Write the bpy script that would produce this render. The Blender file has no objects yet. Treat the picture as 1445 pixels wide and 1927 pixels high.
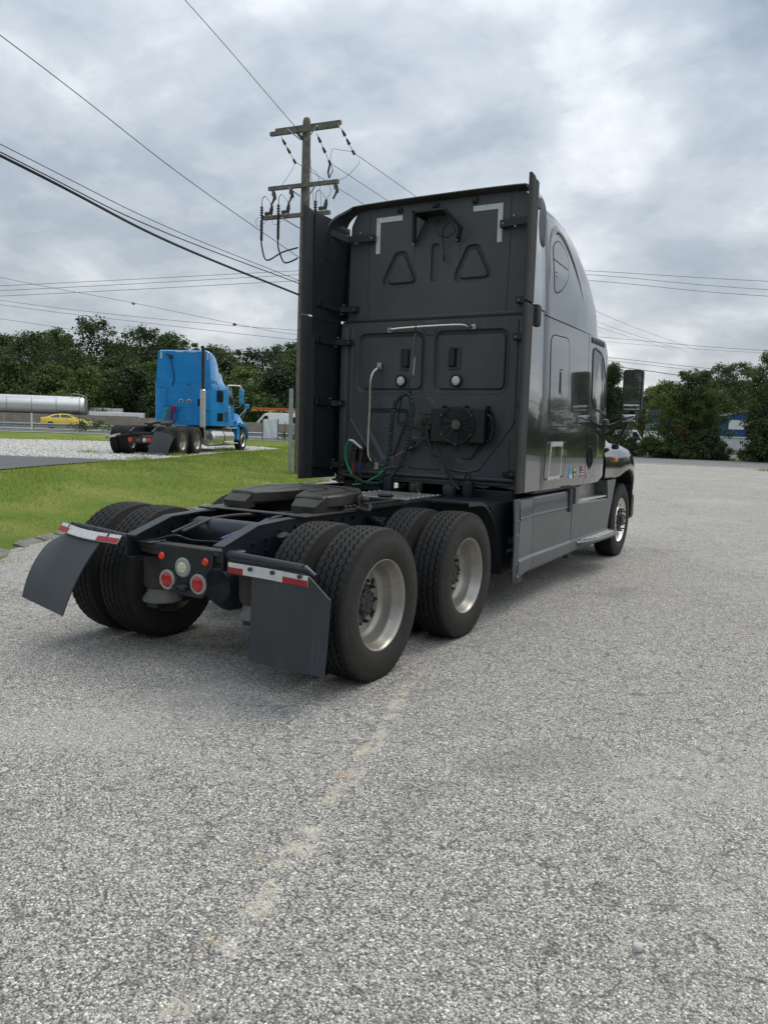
import bpy, bmesh, math, random
import numpy as np
from mathutils import Vector, Matrix
random.seed(7)
rng = np.random.default_rng(7)
R = math.radians
scene = bpy.context.scene
C = scene.collection

# ------------------------------------------------------------------ camera
cam_d = bpy.data.cameras.new('camera'); cam = bpy.data.objects.new('camera', cam_d); C.objects.link(cam)
YAW, PITCH, ROLL = -0.5248, -0.1044, 0.0299
cy, sy, cp, sp = math.cos(YAW), math.sin(YAW), math.cos(PITCH), math.sin(PITCH)
_f = Vector((sy*cp, cy*cp, sp)); _r = Vector((cy, -sy, 0)); _u = _r.cross(_f)
_r2 = _r*math.cos(ROLL) + _u*math.sin(ROLL); _u2 = _u*math.cos(ROLL) - _r*math.sin(ROLL)
m = Matrix((_r2, _u2, -_f)).transposed().to_4x4(); m.translation = Vector((3.7052, -4.3242, 1.6226))
cam.matrix_world = m
cam_d.sensor_fit = 'VERTICAL'; cam_d.sensor_height = 36; cam_d.lens = 36*1480.8/1927
cam_d.clip_start = 0.05; cam_d.clip_end = 3000
scene.camera = cam

# ------------------------------------------------------------------ sky and sun
SUN_AZ, SUN_EL = R(8), R(56)          # azimuth from +Y towards +X
world = bpy.data.worlds.new('World'); scene.world = world; world.use_nodes = True
nt = world.node_tree; N = nt.nodes; Lk = nt.links
for n in list(N): N.remove(n)
def nd(t, **kw):
    n = N.new(t)
    for k, v in kw.items(): setattr(n, k, v)
    return n
def mth(op, a, b=None, c=None, clamp=False):
    n = nd('ShaderNodeMath', operation=op, use_clamp=clamp)
    for i, x in enumerate((a, b, c)):
        if x is None: continue
        if isinstance(x, (int, float)): n.inputs[i].default_value = x
        else: Lk.new(x, n.inputs[i])
    return n.outputs[0]
out = nd('ShaderNodeOutputWorld'); bg = nd('ShaderNodeBackground'); Lk.new(bg.outputs[0], out.inputs[0])
sky = nd('ShaderNodeTexSky', sky_type='NISHITA'); sky.sun_disc = False
sky.sun_elevation = SUN_EL; sky.sun_rotation = SUN_AZ; sky.air_density = 1.2; sky.dust_density = 2.0
tc = nd('ShaderNodeTexCoord'); sep = nd('ShaderNodeSeparateXYZ'); Lk.new(tc.outputs['Generated'], sep.inputs[0])
zc = mth('MAXIMUM', sep.outputs[2], 0.0)
den = mth('ADD', zc, 0.30)
cmb = nd('ShaderNodeCombineXYZ')
Lk.new(mth('DIVIDE', sep.outputs[0], den), cmb.inputs[0]); Lk.new(mth('DIVIDE', sep.outputs[1], den), cmb.inputs[1])
cmb.inputs[2].default_value = 3.7
def noise(scale, detail, rough, dist, off):
    mp = nd('ShaderNodeMapping'); mp.inputs['Location'].default_value = off
    Lk.new(cmb.outputs[0], mp.inputs[0])
    n = nd('ShaderNodeTexNoise'); n.inputs['Scale'].default_value = scale; n.inputs['Detail'].default_value = detail
    n.inputs['Roughness'].default_value = rough; n.inputs['Distortion'].default_value = dist
    Lk.new(mp.outputs[0], n.inputs['Vector']); return n.outputs[0]
n1 = noise(1.25, 6, 0.55, 0.35, (2.3, 1.1, 0)); n2 = noise(3.4, 5, 0.58, 0.3, (7.1, 4.0, 1.0)); n3 = noise(0.55, 3, 0.5, 0.0, (0.4, 9.0, 2.0))
mixn = mth('ADD', mth('MULTIPLY', n1, 0.62), mth('ADD', mth('MULTIPLY', n2, 0.34), mth('MULTIPLY', n3, 0.10)))
# glow of the sun behind the cloud
nrm = nd('ShaderNodeVectorMath', operation='DOT_PRODUCT')
Lk.new(tc.outputs['Generated'], nrm.inputs[0])
nrm.inputs[1].default_value = (math.sin(SUN_AZ)*math.cos(SUN_EL), math.cos(SUN_AZ)*math.cos(SUN_EL), math.sin(SUN_EL))
glow = mth('POWER', mth('MAXIMUM', nrm.outputs['Value'], 0.0), 5.0)
val = mth('ADD', mixn, mth('MULTIPLY', glow, 0.05))
# broad cloud masses: bright breaks and heavy dark banks, edges broken up by noise
wn_ = nd('ShaderNodeTexNoise'); wn_.inputs['Scale'].default_value = 4.0; wn_.inputs['Detail'].default_value = 5; Lk.new(tc.outputs['Generated'], wn_.inputs['Vector'])
ws_ = nd('ShaderNodeVectorMath', operation='MULTIPLY_ADD'); Lk.new(wn_.outputs['Color'], ws_.inputs[0]); ws_.inputs[1].default_value = (0.34, 0.34, 0.34)
wo_ = nd('ShaderNodeVectorMath', operation='SUBTRACT'); Lk.new(tc.outputs['Generated'], wo_.inputs[0]); wo_.inputs[1].default_value = (0.17, 0.17, 0.17); Lk.new(wo_.outputs[0], ws_.inputs[2])
wnm = nd('ShaderNodeVectorMath', operation='NORMALIZE'); Lk.new(ws_.outputs[0], wnm.inputs[0])
for d_, sharp, amt in (((-0.24, 0.90, 0.36), 12, 0.055), ((-0.332, 0.881, 0.338), 90, 0.05), ((-0.07, 0.968, 0.230), 70, -0.17), ((-0.369, 0.838, 0.402), 200, -0.12), ((-0.512, 0.758, 0.404), 120, -0.09), ((-0.76, 0.61, 0.22), 14, -0.075), ((-0.05, 0.88, 0.48), 170, -0.20), ((-0.60, 0.72, 0.33), 160, 0.06), ((-0.75, 0.60, 0.24), 260, 0.06), ((-0.30, 0.94, 0.10), 60, 0.05)):
    dp = nd('ShaderNodeVectorMath', operation='DOT_PRODUCT'); Lk.new(wnm.outputs[0], dp.inputs[0]); dp.inputs[1].default_value = d_
    val = mth('ADD', val, mth('MULTIPLY', mth('POWER', mth('MAXIMUM', dp.outputs['Value'], 0.0), sharp), amt))
ramp = nd('ShaderNodeValToRGB'); Lk.new(val, ramp.inputs[0])
cr = ramp.color_ramp; cr.interpolation = 'CARDINAL'
cr.elements[0].position = 0.30; cr.elements[0].color = (0.17, 0.21, 0.26, 1)
cr.elements[1].position = 0.68; cr.elements[1].color = (0.90, 0.89, 0.86, 1)
for p, c in ((0.41, (0.25, 0.295, 0.35, 1)), (0.49, (0.345, 0.39, 0.44, 1)), (0.56, (0.47, 0.51, 0.55, 1)), (0.63, (0.66, 0.68, 0.70, 1))):
    e = cr.elements.new(p); e.color = c
# pale band at the horizon, brighter zenith (overcast sky)
hor = mth('POWER', mth('SUBTRACT', 1.0, zc, clamp=True), 9.0)
mixh = nd('ShaderNodeMixRGB'); mixh.inputs[2].default_value = (0.58, 0.61, 0.62, 1)
Lk.new(mth('MULTIPLY', hor, 0.6, clamp=True), mixh.inputs[0]); Lk.new(ramp.outputs[0], mixh.inputs[1])
zen = mth('ADD', 0.93, mth('MULTIPLY', zc, 1.0))
zen2 = mth('ADD', zen, mth('MULTIPLY', glow, 0.08))
sc_ = nd('ShaderNodeVectorMath', operation='SCALE'); Lk.new(mixh.outputs[0], sc_.inputs[0]); Lk.new(zen2, sc_.inputs['Scale'])
skys = nd('ShaderNodeVectorMath', operation='SCALE'); Lk.new(sky.outputs[0], skys.inputs[0]); skys.inputs['Scale'].default_value = 0.08
mx = nd('ShaderNodeMixRGB'); mx.inputs[0].default_value = 0.9
Lk.new(skys.outputs[0], mx.inputs[1]); Lk.new(sc_.outputs[0], mx.inputs[2])
Lk.new(mx.outputs[0], bg.inputs[0]); bg.inputs[1].default_value = 1.0

sun_d = bpy.data.lights.new('sun', 'SUN'); sun = bpy.data.objects.new('sun', sun_d); C.objects.link(sun)
sun_d.energy = 1.5; sun_d.angle = R(32); sun_d.color = (1.0, 0.93, 0.83)
sun.rotation_euler = Vector((-math.sin(SUN_AZ)*math.cos(SUN_EL), -math.cos(SUN_AZ)*math.cos(SUN_EL), -math.sin(SUN_EL))).to_track_quat('-Z', 'Y').to_euler()
sun.location = (0, 0, 40)
scene.view_settings.view_transform = 'Standard'; scene.view_settings.look = 'None'
scene.view_settings.exposure = 0.30; scene.view_settings.gamma = 1.0
scene.cycles.max_bounces = 6; scene.cycles.transparent_max_bounces = 12
scene.cycles.use_denoising = True
# ------------------------------------------------------------------ materials
def new_mat(name):
    m = bpy.data.materials.new(name); m.use_nodes = True
    nt = m.node_tree; b = nt.nodes['Principled BSDF']; return m, nt, b
class G:   # tiny node-graph helper
    def __init__(s, nt): s.nt = nt
    def n(s, t, **kw):
        x = s.nt.nodes.new(t)
        for k, v in kw.items(): setattr(x, k, v)
        return x
    def l(s, a, b): s.nt.links.new(a, b)
    def m(s, op, a, b=None, c=None, clamp=False):
        x = s.n('ShaderNodeMath', operation=op, use_clamp=clamp)
        for i, v in enumerate((a, b, c)):
            if v is None: continue
            if isinstance(v, (int, float)): x.inputs[i].default_value = v
            else: s.l(v, x.inputs[i])
        return x.outputs[0]
    def noise(s, vec, scale, detail=5, rough=0.55, dist=0.0):
        x = s.n('ShaderNodeTexNoise'); x.inputs['Scale'].default_value = scale; x.inputs['Detail'].default_value = detail
        x.inputs['Roughness'].default_value = rough; x.inputs['Distortion'].default_value = dist
        if vec is not None: s.l(vec, x.inputs['Vector'])
        return x.outputs[0]
    def vor(s, vec, scale, feature='F1', rnd=1.0):
        x = s.n('ShaderNodeTexVoronoi', feature=feature); x.inputs['Scale'].default_value = scale
        x.inputs['Randomness'].default_value = rnd
        s.l(vec, x.inputs['Vector']); return x
    def mapping(s, vec, scale=(1,1,1), loc=(0,0,0), rot=(0,0,0)):
        x = s.n('ShaderNodeMapping'); x.inputs['Scale'].default_value = scale; x.inputs['Location'].default_value = loc
        x.inputs['Rotation'].default_value = rot; s.l(vec, x.inputs[0]); return x.outputs[0]
    def ramp(s, v, stops, interp='LINEAR'):
        x = s.n('ShaderNodeValToRGB'); s.l(v, x.inputs[0]); cr = x.color_ramp; cr.interpolation = interp
        while len(cr.elements) < len(stops): cr.elements.new(0.5)
        for e, (p, c) in zip(cr.elements, stops):
            e.position = p; e.color = (c, c, c, 1) if isinstance(c, (int, float)) else (*c, 1)
        return x.outputs[0]
    def sm(s, v, a, b):
        x = s.n('ShaderNodeMapRange', interpolation_type='SMOOTHSTEP'); s.l(v, x.inputs[0])
        x.inputs[1].default_value = a; x.inputs[2].default_value = b; return x.outputs[0]
    def mix(s, f, a, b, mode='MIX'):
        x = s.n('ShaderNodeMixRGB', blend_type=mode)
        for i, v in enumerate((f, a, b)):
            if isinstance(v, (int, float)): x.inputs[i].default_value = v if i == 0 else (v, v, v, 1)
            elif isinstance(v, tuple): x.inputs[i].default_value = (*v, 1)
            else: s.l(v, x.inputs[i])
        return x.outputs[0]
    def bump(s, h, strength, dist=0.01, normal=None):
        x = s.n('ShaderNodeBump'); x.inputs['Strength'].default_value = strength; x.inputs['Distance'].default_value = dist
        s.l(h, x.inputs['Height'])
        if normal is not None: s.l(normal, x.inputs['Normal'])
        return x.outputs[0]
    def obj(s): return s.n('ShaderNodeTexCoord').outputs['Object']
    def pos(s): return s.n('ShaderNodeNewGeometry').outputs['Position']

MATS = {}
def mat(name, col, rough=0.5, metal=0.0, var=0.25, vscale=3.0, dirt=None, dirt_amt=0.0, dirt_scale=2.5, bump=0.0, bscale=60.0,
        coat=0.0, streak=0.0, rvar=0.12, spec=0.5, emis=None, trans=0.0):
    """general surface: base colour with grain, optional dirt film in blotches and vertical streaks, relief"""
    if name in MATS: return MATS[name]
    m, nt, b = new_mat(name); g = G(nt); v = g.obj()
    f = g.noise(v, vscale, 6, 0.6)
    col = tuple(col)
    lo = tuple(c*(1-var) for c in col); hi = tuple(min(1, c*(1+var)) for c in col)
    c = g.ramp(f, [(0.3, lo), (0.7, hi)])
    if dirt is not None:
        d = g.noise(g.mapping(v, loc=(3, 1, 7)), dirt_scale, 8, 0.65, 0.4)
        d = g.sm(d, 0.62-0.3*dirt_amt, 0.82-0.2*dirt_amt)
        if streak > 0:
            s = g.noise(g.mapping(v, scale=(9, 9, 0.7)), 2.2, 5, 0.6); s = g.sm(s, 0.52, 0.75)
            d = g.m('MAXIMUM', d, g.m('MULTIPLY', s, streak))
        c = g.mix(g.m('MULTIPLY', d, min(1, 0.35+dirt_amt)), c, tuple(dirt))
        r = g.m('ADD', rough, g.m('MULTIPLY', d, 0.3), clamp=True)
    else:
        r = g.m('ADD', rough - rvar/2, g.m('MULTIPLY', g.noise(v, vscale*2.3, 4), rvar), clamp=True)
    g.l(c, b.inputs['Base Color']); g.l(r, b.inputs['Roughness'])
    b.inputs['Metallic'].default_value = metal; b.inputs['Specular IOR Level'].default_value = spec
    if coat: b.inputs['Coat Weight'].default_value = coat; b.inputs['Coat Roughness'].default_value = 0.025
    if trans: b.inputs['Transmission Weight'].default_value = trans
    if emis: b.inputs['Emission Color'].default_value = (*emis[0], 1); b.inputs['Emission Strength'].default_value = emis[1]
    if bump: g.l(g.bump(g.noise(v, bscale, 4, 0.6), bump, 0.004), b.inputs['Normal'])
    MATS[name] = m; return m

DUST = (0.16, 0.15, 0.13)
paint = mat('grey_metallic_paint', (0.088, 0.094, 0.100), 0.15, 0.88, 0.04, 30, dirt=(0.17, 0.17, 0.16), dirt_amt=0.02, dirt_scale=3, coat=1.0)
skirt_m = mat('grey_satin_fairing', (0.080, 0.090, 0.098), 0.40, 0.25, 0.12, 4, dirt=(0.20, 0.19, 0.17), dirt_amt=0.12, streak=0.35, coat=0.35)
wall_m = mat('charcoal_moulded_panel', (0.062, 0.067, 0.077), 0.48, 0.0, 0.14, 2.2, dirt=(0.125, 0.115, 0.10), dirt_amt=0.14, streak=0.6, bump=0.04, bscale=300)
dark_m = mat('black_plastic', (0.014, 0.015, 0.018), 0.5, 0, 0.2, 8, dirt=(0.06, 0.056, 0.05), dirt_amt=0.05, bump=0.05, bscale=200)
ext_m = mat('dark_extender_panel', (0.020, 0.022, 0.028), 0.42, 0, 0.2, 3, dirt=(0.055, 0.05, 0.048), dirt_amt=0.03, streak=0.3)
rubber_strip = mat('weathered_rubber', (0.036, 0.035, 0.034), 0.7, 0, 0.25, 3, dirt=(0.075, 0.071, 0.064), dirt_amt=0.1, streak=0.5, bump=0.1, bscale=120)
frame_m = mat('chassis_paint', (0.015, 0.020, 0.027), 0.42, 0.1, 0.3, 6, dirt=(0.085, 0.058, 0.040), dirt_amt=0.10, dirt_scale=5, bump=0.06, bscale=90)
rust_m = mat('rusty_steel', (0.038, 0.034, 0.032), 0.7, 0.1, 0.35, 9, dirt=(0.11, 0.07, 0.048), dirt_amt=0.22, dirt_scale=7, bump=0.15, bscale=110)
grease_m = mat('greasy_cast_iron', (0.036, 0.033, 0.030), 0.46, 0.1, 0.5, 4, dirt=(0.075, 0.067, 0.058), dirt_amt=0.22, dirt_scale=5, bump=0.12, bscale=70)
flap_m = mat('mud_flap_rubber', (0.036, 0.041, 0.049), 0.5, 0, 0.12, 4, dirt=(0.13, 0.128, 0.12), dirt_amt=0.06, streak=0.65, bump=0.05, bscale=150)
steel_w = mat('painted_steel_wheel', (0.35, 0.333, 0.30), 0.33, 0.6, 0.15, 6, dirt=(0.18, 0.15, 0.115), dirt_amt=0.25, dirt_scale=9)
alu = mat('polished_aluminium', (0.75, 0.74, 0.70), 0.24, 0.9, 0.1, 6, dirt=(0.38, 0.36, 0.32), dirt_amt=0.1, dirt_scale=8)
alu_d = mat('dull_aluminium', (0.52, 0.51, 0.48), 0.45, 0.75, 0.15, 8, dirt=(0.26, 0.25, 0.22), dirt_amt=0.2, dirt_scale=6, bump=0.05)
chrome = mat('stainless_bar', (0.70, 0.69, 0.66), 0.22, 1.0, 0.1, 12)
gasket = mat('black_gasket', (0.006, 0.006, 0.007), 0.6, 0, 0.1)
glass_d = mat('tinted_window_glass', (0.010, 0.020, 0.022), 0.03, 0, 0.1, spec=0.8, rvar=0.01)
tape_w = mat('reflective_white_tape', (0.58, 0.60, 0.60), 0.38, 0, 0.10, 25, dirt=(0.30, 0.30, 0.28), dirt_amt=0.2, dirt_scale=12)
tape_r = mat('reflective_red_tape', (0.33, 0.018, 0.03), 0.36, 0, 0.12, 25, dirt=(0.22, 0.09, 0.08), dirt_amt=0.05, dirt_scale=12)
red_lens = mat('red_lens', (0.45, 0.008, 0.02), 0.12, 0, 0.35, 60, coat=0.6)
red_lens2 = mat('bright_red_lens', (0.75, 0.03, 0.01), 0.15, 0, 0.3, 40, coat=0.6)
clear_lens = mat('clear_lens', (0.62, 0.60, 0.46), 0.12, 0, 0.3, 45, coat=0.6)
white_lens = mat('white_lens', (0.72, 0.72, 0.68), 0.2, 0, 0.15, 45, coat=0.5)
amber = mat('amber_lens', (0.85, 0.25, 0.02), 0.18, 0, 0.2, 40, coat=0.5)
grey_ring = mat('grey_plastic_ring', (0.33, 0.32, 0.30), 0.5, 0, 0.15, 20, dirt=(0.2, 0.18, 0.16), dirt_amt=0.15)
bag_m = mat('air_bag_rubber', (0.040, 0.038, 0.035), 0.7, 0, 0.25, 6, dirt=(0.11, 0.095, 0.08), dirt_amt=0.15)
ped_m = mat('air_bag_pedestal', (0.17, 0.165, 0.155), 0.6, 0.1, 0.25, 8, dirt=(0.11, 0.08, 0.06), dirt_amt=0.2)
green_h = mat('green_hose', (0.01, 0.30, 0.09), 0.35, 0, 0.15, 10)
hose_w = mat('dark_green_spiral_wrap', (0.018, 0.026, 0.031), 0.4, 0, 0.3, 20)
hose_g = mat('green_hose_showing', (0.012, 0.060, 0.042), 0.4, 0, 0.3, 20)
red_h = mat('red_hose', (0.28, 0.02, 0.03), 0.45, 0, 0.2, 10)
blue_h = mat('blue_hose', (0.02, 0.05, 0.20), 0.45, 0, 0.2, 10)
mirror_m = mat('mirror_glass', (0.75, 0.78, 0.78), 0.02, 1.0, 0.01, rvar=0.01)
white_p = mat('white_paint', (0.72, 0.73, 0.73), 0.35, 0, 0.08, 3, dirt=(0.5, 0.48, 0.44), dirt_amt=0.1, coat=0.3)
bolt_m = mat('zinc_bolt', (0.35, 0.35, 0.34), 0.4, 0.7, 0.3, 30)

def tyre_mat():
    m, nt, b = new_mat('tyre_rubber'); g = G(nt); v = g.obj()
    c = g.ramp(g.noise(v, 5, 6, 0.6), [(0.3, (0.0095, 0.010, 0.0105)), (0.75, (0.021, 0.021, 0.0205))])
    d = g.sm(g.noise(v, 14, 8, 0.7), 0.55, 0.8)
    c = g.mix(g.m('MULTIPLY', d, 0.30), c, (0.062, 0.056, 0.048))
    sp_ = g.n('ShaderNodeSeparateXYZ'); g.l(v, sp_.inputs[0]); rad = g.m('SQRT', g.m('ADD', g.m('POWER', sp_.outputs[1], 2.0), g.m('POWER', sp_.outputs[2], 2.0)))
    sw = g.m('MULTIPLY', g.sm(rad, 0.480, 0.445), g.m('ADD', 0.08, g.m('MULTIPLY', g.noise(v, 7, 5, 0.65), 0.45)))
    c = g.mix(sw, c, (0.072, 0.064, 0.055))
    g.l(c, b.inputs['Base Color']); b.inputs['Roughness'].default_value = 0.72; b.inputs['Specular IOR Level'].default_value = 0.3
    g.l(g.bump(g.noise(v, 170, 3), 0.12, 0.003), b.inputs['Normal']); return m
tyre_m = tyre_mat()

def plate_mat():   # bright diamond tread plate
    m, nt, b = new_mat('diamond_tread_plate'); g = G(nt); v = g.obj()
    w1 = g.n('ShaderNodeTexWave'); w1.inputs['Scale'].default_value = 9; g.l(g.mapping(v, rot=(0, 0, R(45))), w1.inputs['Vector'])
    w2 = g.n('ShaderNodeTexWave'); w2.inputs['Scale'].default_value = 9; g.l(g.mapping(v, rot=(0, 0, R(-45))), w2.inputs['Vector'])
    h = g.sm(g.m('MULTIPLY', w1.outputs[1], w2.outputs[1]), 0.3, 0.6)
    c = g.mix(g.sm(g.noise(v, 6, 6), 0.4, 0.75), (0.62, 0.60, 0.55), (0.34, 0.32, 0.29))
    g.l(c, b.inputs['Base Color']); b.inputs['Metallic'].default_value = 0.75; b.inputs['Roughness'].default_value = 0.38
    g.l(g.bump(h, 0.8, 0.006), b.inputs['Normal']); return m
plate_m = plate_mat()

# ------------------------------------------------------------------ mesh helpers
class MB:
    def __init__(s): s.v = []; s.f = []
    def add(s, vs, fs):
        o = len(s.v); s.v += [tuple(map(float, p)) for p in vs]; s.f += [tuple(i+o for i in f) for f in fs]; return s
    def box(s, c, d, rot=None, bev=0.0, seg=1):
        x, y, z = (k/2 for k in d)
        if bev > 0:
            bm = bmesh.new(); bmesh.ops.create_cube(bm, size=1)
            for w in bm.verts: w.co = Vector((w.co.x*d[0], w.co.y*d[1], w.co.z*d[2]))
            bmesh.ops.bevel(bm, geom=list(bm.edges), offset=min(bev, min(d)*0.45), segments=seg, profile=0.5, affect='EDGES')
            vs = [tuple(w.co) for w in bm.verts]; bm.verts.index_update()
            fs = [tuple(w.index for w in f.verts) for f in bm.faces]; bm.free()
        else:
            vs = [(-x,-y,-z),(x,-y,-z),(x,y,-z),(-x,y,-z),(-x,-y,z),(x,-y,z),(x,y,z),(-x,y,z)]
            fs = [(3,2,1,0),(4,5,6,7),(0,1,5,4),(1,2,6,5),(2,3,7,6),(3,0,4,7)]
        if rot is not None: vs = [tuple(rot @ Vector(p)) for p in vs]
        return s.add([(p[0]+c[0], p[1]+c[1], p[2]+c[2]) for p in vs], fs)
    def bb(s, x0, x1, y0, y1, z0, z1, bev=0.0, seg=1):
        return s.box(((x0+x1)/2, (y0+y1)/2, (z0+z1)/2), (abs(x1-x0), abs(y1-y0), abs(z1-z0)), None, bev, seg)
    def cyl(s, p0, p1, r0, r1=None, n=16, caps=True):
        return s.tube([p0, p1], [r0, r0 if r1 is None else r1], n, caps)
    def tube(s, pts, r, n=8, caps=True, closed=False):
        P = [Vector(p) for p in pts]; k = len(P); rr = r if isinstance(r, (list, tuple)) else [r]*k
        T = []
        for i in range(k):
            a = P[(i-1) % k] if (closed or i > 0) else P[i]; b = P[(i+1) % k] if (closed or i < k-1) else P[i]
            t = (b-a); T.append(t.normalized() if t.length > 1e-9 else Vector((0, 0, 1)))
        u = T[0].orthogonal().normalized(); vs = []; fs = []
        for i in range(k):
            u = (u - T[i]*u.dot(T[i])).normalized(); w = T[i].cross(u)
            for j in range(n):
                a = 2*math.pi*j/n; vs.append(P[i] + (u*math.cos(a) + w*math.sin(a))*rr[i])
        for i in range(k if closed else k-1):
            i2 = (i+1) % k
            for j in range(n): fs.append((i*n+j, i*n+(j+1) % n, i2*n+(j+1) % n, i2*n+j))
        if caps and not closed: fs += [tuple(range(n-1, -1, -1)), tuple((k-1)*n+j for j in range(n))]
        return s.add(vs, fs)
    def lathe(s, prof, o, axis='x', n=32, caps=False):
        """prof: (radius, position along axis)"""
        vs = []; fs = []; k = len(prof)
        for r, h in prof:
            for j in range(n):
                a = 2*math.pi*j/n; c, d = r*math.cos(a), r*math.sin(a)
                p = {'x': (h, c, d), 'y': (c, h, d), 'z': (c, d, h)}[axis]
                vs.append((p[0]+o[0], p[1]+o[1], p[2]+o[2]))
        for i in range(k-1):
            for j in range(n): fs.append((i*n+j, i*n+(j+1) % n, (i+1)*n+(j+1) % n, (i+1)*n+j))
        if caps: fs += [tuple(range(n)), tuple((k-1)*n+j for j in range(n))]
        return s.add(vs, fs)
    def prism(s, poly, plane, a, b):
        """extrude a 2D polygon between a and b along the axis missing from plane ('xz','yz','xy')"""
        def P(u, w, h): return {'xz': (u, h, w), 'yz': (h, u, w), 'xy': (u, w, h)}[plane]
        n = len(poly); vs = [P(u, w, a) for u, w in poly] + [P(u, w, b) for u, w in poly]
        fs = [tuple(range(n-1, -1, -1)), tuple(range(n, 2*n))] + [(i, (i+1) % n, n+(i+1) % n, n+i) for i in range(n)]
        return s.add(vs, fs)
    def loft(s, rings, closed=True, cap0=False, cap1=False):
        n = len(rings[0]); vs = [p for r in rings for p in r]; fs = []
        for i in range(len(rings)-1):
            for j in range(n if closed else n-1):
                fs.append((i*n+j, i*n+(j+1) % n, (i+1)*n+(j+1) % n, (i+1)*n+j))
        if cap0: fs.append(tuple(range(n-1, -1, -1)))
        if cap1: fs.append(tuple((len(rings)-1)*n+j for j in range(n)))
        return s.add(vs, fs)
    def mesh(s, name, smooth=True, angle=35, recalc=True):
        me = bpy.data.meshes.new(name); me.from_pydata(s.v, [], s.f); me.validate()
        if recalc:
            bm = bmesh.new(); bm.from_mesh(me); bmesh.ops.recalc_face_normals(bm, faces=bm.faces); bm.to_mesh(me); bm.free()
        if smooth: me.shade_smooth(); me.set_sharp_from_angle(angle=R(angle))
        return me
    def build(s, name, m, parent=None, smooth=True, angle=35, recalc=True):
        return link(name, s.mesh(name, smooth, angle, recalc), m, parent)
def link(name, me, m=None, parent=None):
    if m is not None and not me.materials: me.materials.append(m)
    o = bpy.data.objects.new(name, me); C.objects.link(o)
    if parent is not None: o.parent = parent
    return o
def empty(name, label, cat, loc=(0, 0, 0), rz=0, group=None):
    o = bpy.data.objects.new(name, None); C.objects.link(o); o.location = loc; o.rotation_euler = (0, 0, rz)
    o.empty_display_size = 0.3
    return tag(o, label, cat, group)
def tag(o, label=None, cat=None, group=None, kind=None):
    if label: o['label'] = label
    if cat: o['category'] = cat
    if group: o['group'] = group
    if kind: o['kind'] = kind
    return o
def clone(o, parent=None, loc=None, rz=None, label=None):
    c = o.copy(); C.objects.link(c); c.parent = parent
    if loc is not None: c.location = loc
    if rz is not None: c.rotation_euler = (0, 0, rz)
    if label: c['label'] = label
    for ch in list(o.children): clone(ch, c)
    return c
def rpoly(pts, r, seg=5):
    """round the corners of a polygon"""
    outp = []; n = len(pts); rr = r if isinstance(r, (list, tuple)) else [r]*n
    for i in range(n):
        p0, p1, p2 = Vector(pts[i-1]), Vector(pts[i]), Vector(pts[(i+1) % n])
        a = (p0-p1); b = (p2-p1); la, lb = a.length, b.length; a.normalize(); b.normalize()
        ang = math.acos(max(-1, min(1, a.dot(b)))); d = min(rr[i]/math.tan(ang/2), la*0.49, lb*0.49)
        q0 = p1+a*d; q2 = p1+b*d
        for k in range(seg+1):
            t = k/seg; outp.append(tuple((q0*(1-t)**2 + p1*2*t*(1-t) + q2*t*t)))
    return outp
def inset(poly, d):
    n = len(poly); A = sum(poly[i][0]*poly[(i+1) % n][1]-poly[(i+1) % n][0]*poly[i][1] for i in range(n)); sg = 1 if A > 0 else -1
    res = []
    for i in range(n):
        p0, p1, p2 = Vector(poly[i-1]), Vector(poly[i]), Vector(poly[(i+1) % n])
        e1 = (p1-p0); e2 = (p2-p1)
        e1 = e1.normalized() if e1.length > 1e-9 else e2.normalized(); e2 = e2.normalized() if e2.length > 1e-9 else e1
        n1 = Vector((-e1.y, e1.x))*sg; n2 = Vector((-e2.y, e2.x))*sg
        b = (n1+n2); b = b.normalized() if b.length > 1e-6 else n1
        k = max(0.5, b.dot(n1)); res.append(tuple(p1 + b*d/k))
    return res
def emboss(mb, poly, steps, P, cap=True):
    """stepped relief: steps = (inset, height) rings, P maps (u, w, h) into space"""
    rings = [[P(u, w, h) for u, w in inset(poly, d)] for d, h in steps]
    mb.loft(rings, True)
    if cap:
        L_ = rings[-1]; k = len(L_); c = tuple(sum(p[i] for p in L_)/k for i in range(3)); mb.add(list(L_)+[c], [(i, (i+1) % k, k) for i in range(k)])
    return mb
def sheet_with_holes(mb, outline, holes, P):
    bm = bmesh.new(); edges = []
    for poly in [outline]+holes:
        vs = [bm.verts.new((u, w, 0)) for u, w in poly]
        edges += [bm.edges.new((vs[i], vs[(i+1) % len(vs)])) for i in range(len(vs))]
    bmesh.ops.triangle_fill(bm, use_beauty=True, edges=edges)
    bm.verts.index_update()
    mb.add([P(v.co.x, v.co.y, 0) for v in bm.verts], [tuple(v.index for v in f.verts) for f in bm.faces]); bm.free(); return mb
def ribbon(mb, poly, width, h0, h1, P):
    """closed flat band of a given width along an outline, from height h0 to h1"""
    i_ = inset(poly, width); A = [P(u, w, h0) for u, w in poly]; B = [P(u, w, h1) for u, w in poly]
    D = [P(u, w, h1) for u, w in i_]; E = [P(u, w, h0) for u, w in i_]
    return mb.loft([A, B, D, E], True)
def circ(cx, cy, r, n=16, ry=None): return [(cx+r*math.cos(2*math.pi*i/n), cy+(ry or r)*math.sin(2*math.pi*i/n)) for i in range(n)]
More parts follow.
